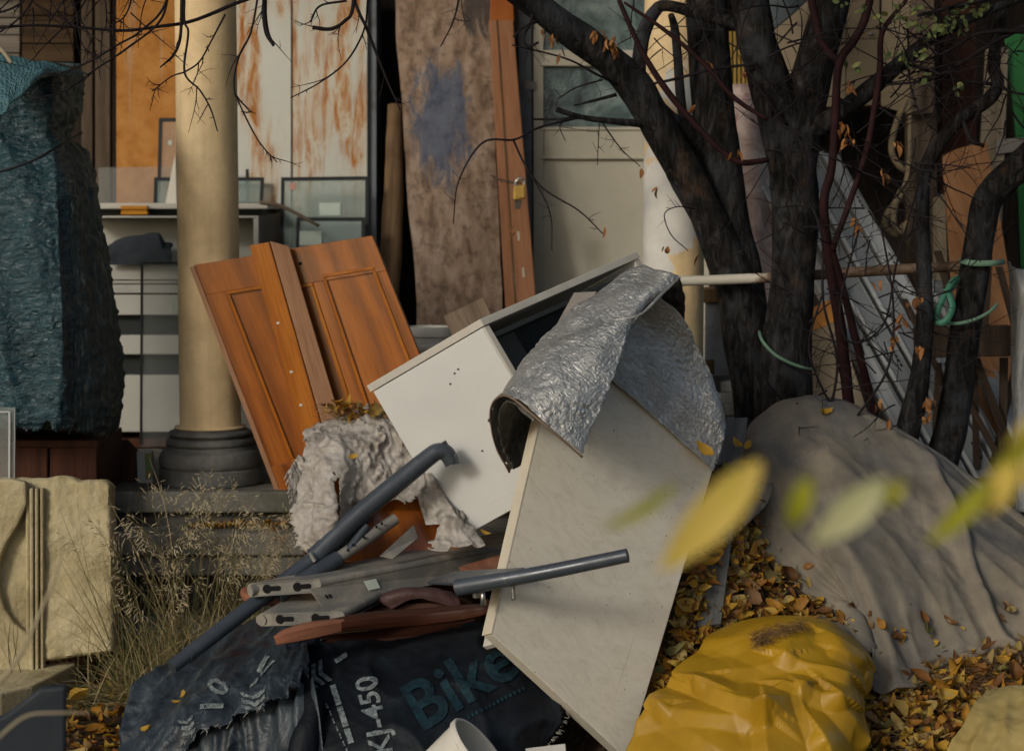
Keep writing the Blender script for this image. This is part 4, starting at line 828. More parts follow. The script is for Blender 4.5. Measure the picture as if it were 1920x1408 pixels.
for a, b in ((0.0, 0.42), (0.43, 0.77), (0.78, 1.0)): MB().pbox(q, a, b, 0.03, 1, -0.02, 0.0).build('panel', M['mahogany'], t, bevel=0.005)
t = thing('framed_glass', 'small framed glass sheet standing at the lower left before the tarp', 'glass sheet', P(5, 900, 7.3))
q = PP((-60, 764, 7.35), (29, 764, 7.35), (28, 1010, 7.3), (-60, 1010, 7.3)); MB().pbox(q, d0=-0.008).build('glass', M['glass_clear'], t)
MB().pbox(q, 0.86, 0.90, 0.03, 1, 0.001, 0.006).build('inner_strip', M['pvc'], t); MB().pbox(q, 0.0, 0.86, 0.028, 0.04, 0.001, 0.006).build('inner_strip', M['pvc'], t); MB().pbox(q, 0.975, 1.0, 0, 1, -0.009, 0.004).build('edge', M['pvc_grey'], t)

# ------------------------------------------------------------------ carved cream panel and its slab
t = thing('carved_panel', 'chipped cream panel with carved mouldings standing at the lower left', 'carved panel', P(60, 1250, 7.3))
q = PP((-80, 896, 7.32), (209, 896, 7.30), (214, 1222, 7.22), (-80, 1262, 7.22))
mb = MB(); n, mm = 60, 70
def carve(s, v):
    d = 0.010 * fbm(Vector((s * 5, v * 5, 1)), 5) + 0.004 * fbm(Vector((s * 24, v * 24, 1)), 4)
    e = min(s * 1.2, 1 - s, v, 1 - v); d -= 0.018 * max(0, 1 - e / 0.014) ** 1.6 + 0.012 * max(0, fbm(Vector((s * 11, v * 11, 8)), 3)) * max(0, 1 - e / 0.1)
    return d
for side_ in (0, 1):
    for j in range(mm + 1):
        for i in range(n + 1):
            s, v = i / n, j / mm
            top = 0.022 * fbm(Vector((s * 4, 0, 2)), 4) + (0.05 * max(0, (s - 0.90) / 0.1) ** 2)
            rs = s * (1 + 0.02 * fbm(Vector((v * 5, 9, 2)), 4))
            mb.v.append(q.pos(rs, lerp(top, 1, v), carve(s, v) if side_ == 0 else -0.07))
k = (n + 1) * (mm + 1)
for j in range(mm):
    for i in range(n):
        a = j * (n + 1) + i; u4 = [(i / n, j / mm)] * 4
        mb.face((a, a + n + 1, a + n + 2, a + 1), u4); mb.face((k + a, k + a + 1, k + a + n + 2, k + a + n + 1), u4)
for j in range(mm):
    for i in (0, n):
        a = j * (n + 1) + i; b = a + n + 1; mb.face((a, k + a, k + b, b) if i == 0 else (a, b, k + b, k + a), [(0, 0)] * 4)
for i in range(n):
    for j in (0, mm):
        a = j * (n + 1) + i; b = a + 1; mb.face((a, b, k + b, k + a) if j == 0 else (a, k + a, k + b, b), [(0, 0)] * 4)
mb.build('slab', M['carved'], t, smooth=True, auto=60)
for (xa, xb, th) in ((49, 57, 0.028), (58, 66, 0.042), (67, 74, 0.034), (75, 82, 0.022)):
    r = PP((xa, 915, 7.28), (xb, 914, 7.28), (xb + 1, 1258, 7.21), (xa + 1, 1262, 7.21))
    MB().pbox(r, 0.04, 0.96, 0, 1, -0.03, th - 0.012).build('moulding', M['carved'], t, bevel=0.006)
ar = [P(-80, 905, 7.24), P(20, 897, 7.24), P(48, 904, 7.24), P(49, 945, 7.235), P(32, 985, 7.23), P(10, 1020, 7.225), P(-4, 1055, 7.22), P(-4, 1100, 7.22), P(8, 1140, 7.21), P(28, 1170, 7.205), P(60, 1192, 7.20), P(62, 1262, 7.19), P(-80, 1275, 7.19)]
nn = plane3(ar[0], ar[5], ar[11])[1]
MB().polyslab(ar, 0.06, nn).build('carved_bracket', M['carved'], t, bevel=0.010)
sb = [P(-80, 1268, 7.18), P(60, 1258, 7.26), P(142, 1247, 7.33), P(142, 1262, 7.28), P(60, 1306, 6.93), P(0, 1322, 6.82), P(-80, 1330, 6.8)]
for p_ in sb: p_.z = 0.105
tag(MB().polyslab(list(reversed(sb)), 0.085, Vector((0, 0, 1))).build('broken_slab', M['carved'], bevel=0.008), 'flat broken cream slab lying under the carved panel', 'slab')

# ------------------------------------------------------------------ orange cupboard doors
def cup_door(name, corners, th, label, panels, split=None):
    q = PP(*corners); t = thing(name, label, 'cupboard door', q.pos(0.5, 1, 0), 'orange wooden cupboard doors')
    MB().pbox(q, 0.0, 1.0, 0, 1, -th, -0.012).build('core', M['oak_edge'], t, bevel=0.003)
    xs = [0.0]; 
    # frame of stiles and rails, sunk panels with a bright moulding
    cuts = sorted(panels, key=lambda a: a[0]); t0 = cuts[0][2]; t1 = cuts[0][3]
    MB().pbox(q, 0, 1, 0, t0, -0.0115, 0.0).build('rail', M['oak'], t, bevel=0.002); MB().pbox(q, 0, 1, t1, 1, -0.0115, 0.0).build('rail', M['oak'], t, bevel=0.002)
    prev = 0.0
    for (a, b, c, d) in cuts + [(1.0, 1.0, t0, t1)]:
        MB().pbox(q, prev, a, t0, t1, -0.0115, -0.0005).build('stile', M['oak'], t, bevel=0.002); prev = b
    for (a, b, c, d) in cuts:
        pn_ = MB().pbox(q, a, b, c, d, -0.0115, -0.008).build('panel', M['oak'], t)
        w, h = 0.014 / q.w, 0.014 / q.h
        for (e, f, g, i) in ((a, b, c, c + h), (a, b, d - h, d), (a, a + w, c + h, d - h), (b - w, b, c + h, d - h)):
            MB().pbox(q, e, f, g, i, -0.0078, 0.004).build('moulding', M['oak_light'], pn_, bevel=0.003)
    return t, q
t, q = cup_door('cupboard_door', [(364, 497, 8.02), (532, 470, 8.02), (705, 892, 7.99), (528, 926, 7.99)], 0.045, 'orange wooden cupboard door leaning against the yellow column', [(0.22, 0.86, 0.13, 0.88)])
MB().pbox(q, -0.06, -0.004, 0.005, 1.0, -0.043, -0.006).build('edge_lipping', M['oak_edge'], t, bevel=0.003)
t, q = cup_door('cupboard_door', [(520, 470, 7.90), (698, 442, 7.86), (852, 830, 7.80), (640, 868, 7.84)], 0.035, 'orange cupboard door with two sunk panels in front of the other door', [(0.06, 0.25, 0.17, 0.93), (0.36, 0.90, 0.14, 0.90)])
pq = PP((467, 461, 7.86), (504, 454, 7.84), (622, 868, 7.78), (582, 876, 7.80)); pr = PP((506, 452, 7.838), (542, 462, 7.842), (660, 860, 7.782), (624, 866, 7.778))
sbt_ = MB().pbox(pq, d0=-0.05).build('side_batten', M['oak_light'], t, bevel=0.004); MB().pbox(pr, d0=-0.03).build('batten_face', M['oak_edge'], t, bevel=0.003)
for (s, v) in ((0.30, 0.35), (0.28, 0.57), (0.3, 0.72)): MB().pbox(pq, s, s + 0.13, v, v + 0.01, 0.001, 0.003).build('paint_spot', M['white_plastic'], sbt_)
for s in (0.12, 0.19): MB().tube([q.pos(s, 0.075, 0.0), q.pos(s, 0.075, 0.002)], [0.007, 0.007], segs=10, n=2).build('hinge_hole', M['hole'], t)
# support under the doors on the lower step
tag(MB().box(-0.80, -0.30, 7.55, 7.92, 0.187, 0.50).build('wooden_crate', M['mahogany'], bevel=0.005), 'dark wooden crate on the steps behind the torn film', 'crate')

# bucket and plank behind the white cabinet
t = thing('white_bin', 'white plastic bin standing behind the tilted white cabinet', 'bin', P(806, 880, 8.55))
bc = P(806, 880, 8.55); bc.z = ZF; hz = P(806, 612, 8.55).z - ZF; r = 46 * mpp(8.55)
MB().lathe([(0.0, 0.0), (r * 0.82, 0.0), (r * 0.93, hz * 0.90), (r * 0.93, hz * 0.93), (r, hz * 0.935), (r * 1.0, hz * 0.995), (r * 0.98, hz), (r * 0.93, hz), (r * 0.91, hz * 0.97), (r * 0.80, 0.02), (0.0, 0.02)], bc, 40).build('shell', M['white_plastic'], t, smooth=True, auto=40)
MB().lathe([(r * 0.945, hz * 0.84), (r * 0.975, hz * 0.85), (r * 0.975, hz * 0.875), (r * 0.945, hz * 0.885)], bc, 40).build('band', M['white_plastic'], t, smooth=True)
tag(MB().pbox(PP((832, 592, 7.75), (906, 557, 7.78), (1010, 790, 7.4), (936, 830, 7.38)), d0=-0.02).build('grey_brown_plank', M['pine'], bevel=0.003), 'short grey brown plank end sticking up behind the white cabinet', 'plank')

# ------------------------------------------------------------------ tilted white cabinet
A_, B_, D_, E_ = P(696, 729, 6.82), P(904, 607, 6.72), P(862, 1010, 6.78), P(1196, 480, 7.30)
ea, eb, ec = B_ - A_, D_ - A_, E_ - B_
t = thing('white_cabinet', 'white open cabinet tipped on its side in the middle of the heap', 'cabinet', A_ + eb)
cab = lambda a, b, c: A_ + ea * a + eb * b + ec * c
def cbox(name, a0, a1, b0, b1, c0, c1, mat, bev=0.003):
    mb = MB(); mb.hexa(cab, a0, a1, b0, b1, c1, c0, ea.length, eb.length); return mb.build(name, M[mat], t, bevel=bev)
wside_ = cbox('side_panel', 0.0, 0.985, 0.02, 1, 0.0, 0.030, 'melamine')
cbox('edge_banding', 0.986, 1.0, 0.02, 1, 0.0, 0.030, 'melamine_edge')
cbox('top_panel', -0.012, 1.012, -0.028, 0.016, -0.006, 1.0, 'melamine_edge', 0.002)
cbox('back_panel', 0.0, 0.03, 0.02, 1, 0.031, 1.0, 'melamine')
cbox('bottom_panel', 0.031, 1.0, 0.955, 1.0, 0.031, 1.0, 'melamine')
cbox('far_side_panel', 0.031, 1.0, 0.02, 0.95, 0.965, 1.0, 'melamine_edge')
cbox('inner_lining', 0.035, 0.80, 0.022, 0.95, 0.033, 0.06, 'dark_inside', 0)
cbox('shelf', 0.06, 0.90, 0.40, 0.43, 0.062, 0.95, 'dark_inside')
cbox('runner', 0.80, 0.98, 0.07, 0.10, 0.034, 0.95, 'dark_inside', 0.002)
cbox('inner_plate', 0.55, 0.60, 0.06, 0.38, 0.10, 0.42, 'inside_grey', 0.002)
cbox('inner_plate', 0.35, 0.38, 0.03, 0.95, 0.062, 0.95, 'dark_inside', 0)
MB().slab(P(1076, 548, 6.98), P(1118, 546, 6.9), P(1028, 700, 6.60), P(984, 716, 6.66), 0.012).build('loose_flap', M['side_grey'], t, bevel=0.003)
for (a, b) in ((0.62, 0.16), (0.66, 0.15), (0.50, 0.62), (0.55, 0.20)):
    MB().hexa(cab, a, a + 0.012, b, b + 0.008, -0.0008, -0.0035, 1, 1).build('dirt_fleck', M['hole'], wside_)

# ------------------------------------------------------------------ cream laminate board
b0, b1, b2 = P(922, 1188, 5.98), P(1176, 1422, 6.08), P(1047, 640, 6.41)
BPL = plane3(b0, b1, b2)
b3 = PL(1362, 795, BPL)
t = thing('laminate_board', 'big cream stone pattern board leaning on the heap under the foil', 'board', b1)
bq = Patch(b2, b3, b1, b0)
MB().pbox(bq, 0.004, 1, 0, 1, -0.055, 0.0).build('face', M['laminate'], t, bevel=0.003)
sp_ = Patch(b2 - BPL[1] * 0.058, b2 + BPL[1] * 0.001, b0 + BPL[1] * 0.001, b0 - BPL[1] * 0.058)
MB().pbox(sp_, d0=-0.002, d1=0.004).build('edge_strip', M['laminate_edge'], t, bevel=0.001)

# ------------------------------------------------------------------ foil insulation draped over the board
t = thing('foil_insulation', 'crumpled silver foil insulation draped over the board and white cabinet', 'foil sheet', P(1150, 860, 6.2))
rows = [[(955, 885, 6.42), (1030, 760, 6.62), (1110, 650, 6.78), (1210, 560, 6.95)],
        [(928, 830, 6.34), (1005, 705, 6.52), (1090, 605, 6.68), (1192, 525, 6.86)],
        [(921, 765, 6.18), (1000, 662, 6.40), (1085, 573, 6.58), (1188, 503, 6.76)],
        [(950, 742, 6.00), (1048, 648, 6.17), (1127, 573, 6.38), (1218, 502, 6.6)],
        [(1005, 783, 5.89), (1100, 680, 6.04), (1162, 600, 6.25), (1248, 510, 6.5)],
        [(1092, 857, 5.90), (1150, 712, 6.06), (1190, 600, 6.28), (1273, 520, 6.52)]]
def fdis(u, v, p, q):
    a = mnoise.noise(Vector((q[0] * 7, q[1] * 10, 1))); b = 1 - 2 * abs(mnoise.noise(Vector((q[0] * 34 + q[1] * 12, q[1] * 26 - q[0] * 18, 4)))); c = 1 - 2 * abs(mnoise.noise(Vector((q[0] * 70, q[1] * 85, 9))))
    return 0.016 * a + (0.0045 * b + 0.0028 * c) * (0.35 + 0.9 * max(0, mnoise.noise(Vector((q[0] * 5, q[1] * 5, 21))) + 0.4))
def fedge(u, v, q): return v < 0.992 - 0.006 * mnoise.noise(Vector((u * 40, 1, 1))) and u > 0.006 + 0.008 * mnoise.noise(Vector((v * 30, 4, 1)))
MB().net(rows, 150, 190, fdis, fedge).build('front_flap', M['foil'], t, smooth=True, solid=0.003)
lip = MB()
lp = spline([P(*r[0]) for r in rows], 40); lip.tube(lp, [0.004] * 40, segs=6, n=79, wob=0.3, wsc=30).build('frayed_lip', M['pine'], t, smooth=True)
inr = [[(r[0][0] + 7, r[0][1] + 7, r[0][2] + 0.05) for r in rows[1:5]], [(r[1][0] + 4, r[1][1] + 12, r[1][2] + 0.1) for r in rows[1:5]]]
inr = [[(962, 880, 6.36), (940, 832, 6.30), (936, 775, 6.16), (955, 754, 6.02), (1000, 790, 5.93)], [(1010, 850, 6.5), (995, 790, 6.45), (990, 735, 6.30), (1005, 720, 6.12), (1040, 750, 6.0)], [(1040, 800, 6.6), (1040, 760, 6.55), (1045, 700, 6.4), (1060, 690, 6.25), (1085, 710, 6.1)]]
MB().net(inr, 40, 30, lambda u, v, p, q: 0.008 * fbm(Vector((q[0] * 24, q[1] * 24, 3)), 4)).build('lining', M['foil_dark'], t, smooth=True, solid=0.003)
def on(px, py, lift): 
    v = PL(px, py, BPL, lift); return v
g = [[on(1146, 712, .020), on(1160, 655, .035), on(1196, 596, .045), P(1238, 560, 6.46)],
     [on(1210, 768, .014), on(1228, 695, .030), on(1254, 634, .040), P(1280, 595, 6.56)],
     [on(1275, 826, .014), on(1294, 762, .030), on(1310, 706, .04), P(1322, 680, 6.62)],
     [on(1337, 884, .012), on(1352, 850, .03), on(1358, 815, .03), P(1352, 770, 6.68)]]
MB().net(g, 120, 120, lambda u, v, p, q: 0.020 * mnoise.noise(Vector((q[0] * 6 + 2, q[1] * 6, 7))) + fdis(u, v, p, q), lambda u, v, q: v < 0.99 - 0.012 * mnoise.noise(Vector((u * 30, 8, 1))) and u > 0.012 * mnoise.noise(Vector((v * 30, 2, 1))), world_pts=True).build('hanging_flap', M['foil'], t, smooth=True, solid=0.005)
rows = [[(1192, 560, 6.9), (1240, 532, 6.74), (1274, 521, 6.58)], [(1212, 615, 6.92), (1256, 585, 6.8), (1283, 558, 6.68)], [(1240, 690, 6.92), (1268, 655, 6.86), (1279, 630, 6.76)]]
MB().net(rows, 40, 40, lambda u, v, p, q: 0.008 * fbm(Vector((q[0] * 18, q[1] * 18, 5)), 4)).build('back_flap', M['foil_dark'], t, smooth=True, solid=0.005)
MB().ptube([(1150, 600, 6.255, 4), (1200, 590, 6.26, 5), (1240, 552, 6.38, 5), (1273, 522, 6.50, 4)], segs=8, flat=0.5, wob=0.2, wsc=30).build('rolled_hem', M['foil'], t, smooth=True)

# ------------------------------------------------------------------ torn plastic film over an orange box
t = thing('film_wrapped_box', 'orange wooden box under torn white plastic film left of the white cabinet', 'wrapped box', P(690, 1030, 6.8))
bx = PP((590, 800, 6.98), (755, 792, 6.98), (872, 1050, 6.76), (580, 1050, 6.72)); MB().pbox(bx, 0.05, 1, 0.04, 1, -0.35, -0.03).build('box', M['oak'], t, bevel=0.004)
MB().pbox(bx, 0.05, 1.0, 0.62, 1.0, -0.029, -0.018).build('front_board', M['oak'], t, bevel=0.004)
rows = [[(572, 815, 7.14), (630, 788, 7.22), (690, 768, 7.24), (735, 780, 7.20), (752, 800, 7.05)],
        [(566, 832, 6.92), (632, 818, 6.88), (690, 806, 6.88), (742, 800, 6.90), (775, 832, 6.86)],
        [(556, 880, 6.84), (618, 860, 6.76), (680, 852, 6.80), (748, 860, 6.84), (806, 880, 6.80)],
        [(546, 930, 6.76), (620, 930, 6.66), (672, 915, 6.76), (752, 912, 6.78), (832, 925, 6.77)],
        [(540, 985, 6.70), (622, 985, 6.58), (668, 965, 6.74), (755, 948, 6.76), (850, 955, 6.74)],
        [(560, 1040, 6.66), (618, 1050, 6.56), (664, 1010, 6.72), (760, 985, 6.74), (868, 985, 6.72)]]
def fd(u, v, p, q):
    a = fbm(Vector((p.x * 7, p.y * 7, p.z * 7)), 4); b = 1 - 2 * abs(mnoise.noise(Vector((p.x * 17, p.y * 17, p.z * 17 + 3)))); c = 1 - 2 * abs(mnoise.noise(Vector((p.x * 45, p.y * 45, p.z * 45))))
    dv_ = mnoise.voronoi(Vector((p.x * 13, p.y * 13, p.z * 13)))[0]
    fold = 1 - 2 * abs(mnoise.noise(Vector((u * 7 + 1.5 * a, v * 1.6, 4))))
    return 0.016 * a + 0.012 * (dv_[1] - dv_[0]) * 0.3 + 0.006 * fold - 0.01 + 0.018 * crease(p.x * 6 + a, p.y * 6, p.z * 5, 4) + 0.008 * crease(p.x * 13, p.y * 13 + a, p.z * 11, 4) + 0.0025 * crease(p.x * 33, p.y * 33, p.z * 33, 3)
def fm(u, v, q):
    n1 = fbm(Vector((u * 6, v * 6, 2)), 4); n2 = mnoise.noise(Vector((u * 40, v * 40, 2)))
    if u < 0.03 + 0.06 * n1 + 0.03 * n2: return False
    if v > (0.95 if u < 0.27 else 0.84 if u < 0.60 else 0.70 if u < 0.84 else 1.1) + 0.10 * n1 + 0.05 * n2: return False
    if abs(u - 0.30 - 0.03 * n1) < 0.014 and v > 0.52 + 0.1 * n2: return False
    return True
MB().net(rows, 150, 130, fd, fm).build('torn_film', M['film'], t, smooth=True, solid=0.003)
sk = [[(800, 905, 6.80), (822, 900, 6.82), (834, 915, 6.84)], [(815, 945, 6.76), (838, 940, 6.78), (850, 950, 6.8)], [(822, 980, 6.72), (850, 972, 6.72), (875, 985, 6.74)], [(805, 1012, 6.66), (850, 1006, 6.64), (905, 1010, 6.66)], [(790, 1030, 6.6), (850, 1030, 6.58), (910, 1025, 6.6)]]
MB().net(sk, 40, 60, fd, lambda u, v, q: u > 0.1 + 0.2 * fbm(Vector((v * 7, 4, 1)), 3)).build('film_skirt', M['film'], t, smooth=True, solid=0.003)
fl = [[(535, 895, 6.76), (548, 872, 6.8), (560, 852, 6.84)], [(540, 930, 6.74), (556, 905, 6.78), (572, 880, 6.82)], [(545, 960, 6.72), (562, 940, 6.76), (580, 910, 6.8)]]
MB().net(fl, 26, 40, fd, lambda u, v, q: u > 0.12 + 0.35 * mnoise.noise(Vector((v * 13, 4, 1)))).build('film_tatter', M['film'], t, smooth=True, solid=0.003)

# ------------------------------------------------------------------ tubes and channels
def mtube(name, label, parts, bolts=(), cat='metal tube'):
    t = thing(name, label, cat, P(*parts[0][1][0][:3]), 'loose steel tubes and channels')
    for (nm, pts, mat, hol) in parts: MB().ptube(pts, segs=20, hollow=hol, n=max(2, (len(pts) - 1) * 8 + 1)).build(nm, M[mat], t, smooth=True, auto=50)
    return t
t = mtube('bent_tube', 'long bent blue grey steel tube rising in front of the white cabinet', [
    ('upper_tube', [(588, 1046, 6.56, 18.5), (640, 995, 6.59, 18.5), (700, 942, 6.62, 18.5), (760, 893, 6.65, 18), (804, 857, 6.67, 17), (820, 847, 6.675, 16.5), (836, 849, 6.68, 16), (848, 868, 6.68, 14.5)], 'tube', 0.8),
    ('lower_tube', [(352, 1228, 6.28, 15), (470, 1137, 6.43, 15), (592, 1044, 6.565, 15)], 'tube', 0.85),
    ('end_ring', [(350, 1229.5, 6.277, 15.8), (358, 1223.5, 6.287, 15.8)], 'tube', 0.85),
    ('clip', [(581, 1036, 6.52, 5), (590, 1052, 6.52, 5)], 'steel', 0.0)])
MB().polyslab([P(840, 862, 6.66), P(856, 850, 6.66), P(862, 869, 6.66), P(846, 871, 6.66)], 0.004).build('end_bracket', M['tube'], t, bevel=0.001)
mtube('thin_tube_pair', 'two thin dark tubes lying side by side under the bent tube', [
    ('tube', [(556, 1090, 6.56, 9), (620, 1036, 6.60, 9), (692, 968, 6.64, 9)], 'tube', 0.8), ('tube', [(580, 1094, 6.52, 8), (640, 1046, 6.56, 8), (688, 985, 6.61, 8)], 'tube', 0.8)])
t = mtube('telescopic_tube', 'telescopic tube with a pale drilled inner tube beside the bent tube', [
    ('outer_sleeve', [(520, 1118, 6.44, 15), (580, 1080, 6.50, 15), (634, 1046, 6.56, 15)], 'tube', 0.8), ('inner_tube', [(628, 1050, 6.555, 11.5), (690, 1008, 6.61, 11.5), (742, 972, 6.66, 11)], 'tube_light', 0.8)])
for (x_, y_) in ((652, 1034), (662, 1024), (683, 1010), (706, 990), (716, 984)):
    MB().ptube([(x_, y_ - 2, 6.555 + (x_ - 640) * 0.0007, 2.6), (x_ + 0.1, y_ - 3, 6.545 + (x_ - 640) * 0.0007, 2.6)], segs=8, n=2).build('drilled_hole', M['hole'], t)
tag(MB().slab(P(712, 1042, 6.52), P(776, 984, 6.60), P(784, 1008, 6.60), P(736, 1048, 6.52), 0.006).build('metal_strip', M['channel'], bevel=0.001), 'bent flat metal strip stuck between the channels and the torn film', 'metal strip')

def channel(name, label, a, b, b2, a2, th, web=None, stick=None):
    """a, b front end corners left and right, b2, a2 the far end"""
    a, b, b2, a2 = [P(*q) for q in (a, b, b2, a2)]
    t = thing(name, label, 'metal channel', (a + b) / 2 - Vector((0, 0, th)), 'loose steel tubes and channels')
    up = (b - a).cross(b2 - b).normalized(); up = up if up.z > 0 else -up
    w = (b - a).normalized(); L = (a2 - a).normalized()
    f = lambda u, v, d: a.lerp(b, u).lerp(a2.lerp(b2, u), v) + up * d
    W = (b - a).length
    MB().hexa(f, 0, 1, 0, 1, -0.003, 0.0, W, (a2 - a).length).build('top_flange', M['channel'], t, bevel=0.002)
    MB().hexa(f, 0, 1, 0, 1, -th, -th + 0.003, W, (a2 - a).length).build('bottom_flange', M['channel'], t)
    MB().hexa(f, 0, 0.02, 0.0, 1, -th + 0.0035, -0.0035, W, (a2 - a).length).build('side_wall', M['channel'], t)
    MB().tube([f(1, i / 6, -th * 0.36) for i in range(7)], [th * 0.36] * 7, segs=14, n=7, cap=True).build('rolled_edge', M['channel'], t, smooth=True, auto=50)
    ep_ = MB().hexa(f, 0.005, 0.985, 0.006, 0.010, -th + 0.0035, -0.0035, W, 1).build('end_plate', M['channel'], t)
    MB().tube([f(0.012, 0.0, -th / 2), f(0.012, 0.05, -th / 2)], [th * 0.46] * 2, segs=12, n=2).build('rolled_edge', M['channel'], t, smooth=True, auto=50)
    for s in (0.30, 0.74):
        pts = []
        fp = lambda da, db: f(s + da / W, 0.006, -th / 2 + db) - L * 0.0008
        for k in range(13): pts.append(fp(0.012 + 0.0105 * math.cos(math.pi / 6 * k * 0.8 + 0.6 + math.pi), 0) if False else None)
        cir = [fp(-0.014 + 0.0155 * math.cos(a_), 0.0155 * math.sin(a_)) for a_ in [math.radians(30 + 300 * k / 10) for k in range(11)]]
        slot = [fp(0.026, -0.0085), fp(0.033, -0.005), fp(0.033, 0.005), fp(0.026, 0.0085)]
        MB().polyslab(cir + slot, 0.001).build('keyhole_slot', M['hole'], ep_)
    if web:
        wq = PP(*web); wb_ = MB().pbox(wq, d0=-0.004).build('side_web', M['channel'], t, bevel=0.001)
        if stick:
            MB().pbox(wq, *stick, 0.0006, 0.002).build('sticker', M['paper'], wb_)
            MB().pbox(wq, 0.045, 0.055, 0.42, 0.60, 0.0006, 0.002).build('small_hole', M['hole'], wb_); MB().pbox(wq, 0.062, 0.072, 0.42, 0.60, 0.0006, 0.002).build('small_hole', M['hole'], wb_)
    return t
channel('wide_channel', 'wide grey metal channel with keyhole slots and a small sticker', (466, 1094, 6.40), (596, 1085, 6.36), (952, 1018, 6.86), (938, 997, 7.02), 0.044,
        [(580, 1104, 6.325), (952, 1030, 6.80), (952, 1066, 6.80), (606, 1140, 6.325)], (0.252, 0.312, 0.14, 0.62))
channel('wide_channel', 'lower grey metal channel with keyhole slots lying on the wooden chair parts', (486, 1151, 6.30), (638, 1146, 6.24), (745, 1090, 6.60), (615, 1078, 6.74), 0.040)
t = mtube('handle_tube', 'straight blue grey tube crossing in front of the cream board', [
    ('tube', [(858, 1101, 5.98, 17), (930, 1089, 5.93, 15.5), (1010, 1075, 5.89, 14.5), (1090, 1059, 5.86, 14), (1177, 1041, 5.83, 13.5)], 'tube', 0.0)])
MB().slab(P(800, 1090, 6.16), P(852, 1070, 6.2), P(985, 1063, 5.99), P(858, 1093, 5.98), 0.010).build('flat_bracket', M['tube'], t, bevel=0.003)
MB().ptube([(962, 1096, 5.925, 4), (962, 1106, 5.925, 4), (963, 1124, 5.925, 5)], segs=10).build('bolt', M['steel'], t, smooth=True)
MB().ptube([(905, 1106, 5.96, 4), (906, 1134, 5.96, 6)], segs=10, n=3).build('bolt', M['steel'], t, smooth=True)
MB().ptube([(893, 1108, 5.97, 9), (893, 1120, 5.97, 7)], segs=8, n=3).build('nut', M['steel'], t)

# ------------------------------------------------------------------ broken chair pieces
t = thing('chair_rail', 'broken red brown curved chair rail lying on the dark sack', 'chair rail', P(700, 1215, 6.25))
def bar(path, w, h, name, mat, par, n=40):
    c = spline([P(*p[:3]) for p in path], n); sw = spline([p[3] for p in path], n); mb = MB(); L = 0
    for i in range(n):
        tt = (c[min(i + 1, n - 1)] - c[max(0, i - 1)]).normalized(); sd = tt.cross(Vector((0, 0, 1))).normalized(); up = sd.cross(tt)
        for k in range(12):
            a = 2 * math.pi * k / 12; ca, sa = math.cos(a), math.sin(a)
            ex = abs(ca) ** 0.5 * (1 if ca > 0 else -1); ez = abs(sa) ** 0.5 * (1 if sa > 0 else -1)
            mb.v.append(c[i] + sd * ex * w * sw[i] + up * ez * h * sw[i])
    for i in range(n - 1):
        l2 = L + (c[i + 1] - c[i]).length
        for k in range(12): mb.face((i * 12 + k, i * 12 + (k + 1) % 12, (i + 1) * 12 + (k + 1) % 12, (i + 1) * 12 + k), [(k * .01, L), (k * .01 + .01, L), (k * .01 + .01, l2), (k * .01, l2)])
        L = l2
    mb.face([k for k in reversed(range(12))], [(0, 0)] * 12); mb.face([(n - 1) * 12 + k for k in range(12)], [(0, 0)] * 12)
    return mb.build(name, M[mat], par, smooth=True, auto=45)
bar([(630, 1172, 6.13, 0.78), (700, 1163, 6.20, 1.0), (790, 1156, 6.26, 1.0), (870, 1148, 6.24, 0.95), (908, 1143, 6.2, 0.8), (920, 1128, 6.2, 0.5)], 0.05, 0.023, 'rail', 'chair_wood', t)
bar([(516, 1201, 6.05, 0.55), (540, 1192, 6.06, 0.85), (590, 1180, 6.09, 0.95), (672, 1166, 6.16, 0.6)], 0.038, 0.024, 'worn_tip', 'chair_tip', t)
bar([(600, 1208, 6.40, 0.9), (700, 1198, 6.46, 1.0), (800, 1188, 6.48, 1.0), (890, 1174, 6.46, 0.9)], 0.08, 0.020, 'shadow_rail', 'mahogany', t)  # dark wood tone stands in for the deep shadow below the rail
t = thing('broken_chair', 'broken chair seat with mauve leather squeezed under the grey channels', 'chair seat', P(770, 1150, 6.4))
bar([(660, 1150, 6.56, 0.7), (720, 1138, 6.56, 1.0), (790, 1130, 6.56, 1.0), (850, 1134, 6.54, 0.9), (868, 1152, 6.52, 0.6)], 0.09, 0.020, 'frame', 'chair_wood', t)
rows = [[(700, 1116, 6.50), (755, 1104, 6.54), (820, 1106, 6.54), (856, 1118, 6.52)], [(704, 1122, 6.46), (757, 1109, 6.46), (822, 1112, 6.46), (862, 1128, 6.46)], [(735, 1142, 6.45), (775, 1122, 6.45), (815, 1128, 6.45), (866, 1146, 6.45)]]
MB().net(rows, 30, 24, lambda u, v, p, q: 0.006 * fbm(Vector((q[0] * 16, q[1] * 16, 1)), 3)).build('leather_pad', M['leather'], t, smooth=True, solid=0.012)
tag(bar([(462, 1108, 6.56, 0.8), (480, 1120, 6.52, 1.0), (540, 1122, 6.52, 1.0), (620, 1118, 6.56, 0.9)], 0.03, 0.02, 'worn_chair_stick', 'chair_tip', None), 'worn pink chair leg end poking out under the upper channel', 'chair leg')
tag(MB().slab(P(860, 1062, 6.62), P(948, 1036, 6.70), P(952, 1062, 6.5), P(890, 1072, 6.46), 0.015).build('plywood_scrap', M['chair_tip'], bevel=0.002), 'small pinkish plywood scrap between the upper channel and the board', 'plywood')
tag(MB().box(-0.42, -0.02, 6.26, 6.60, 0.1, 0.36).build('buried_crate', M['mahogany'], bevel=0.004), 'dark crate hidden in the shade under the chair pieces', 'crate')
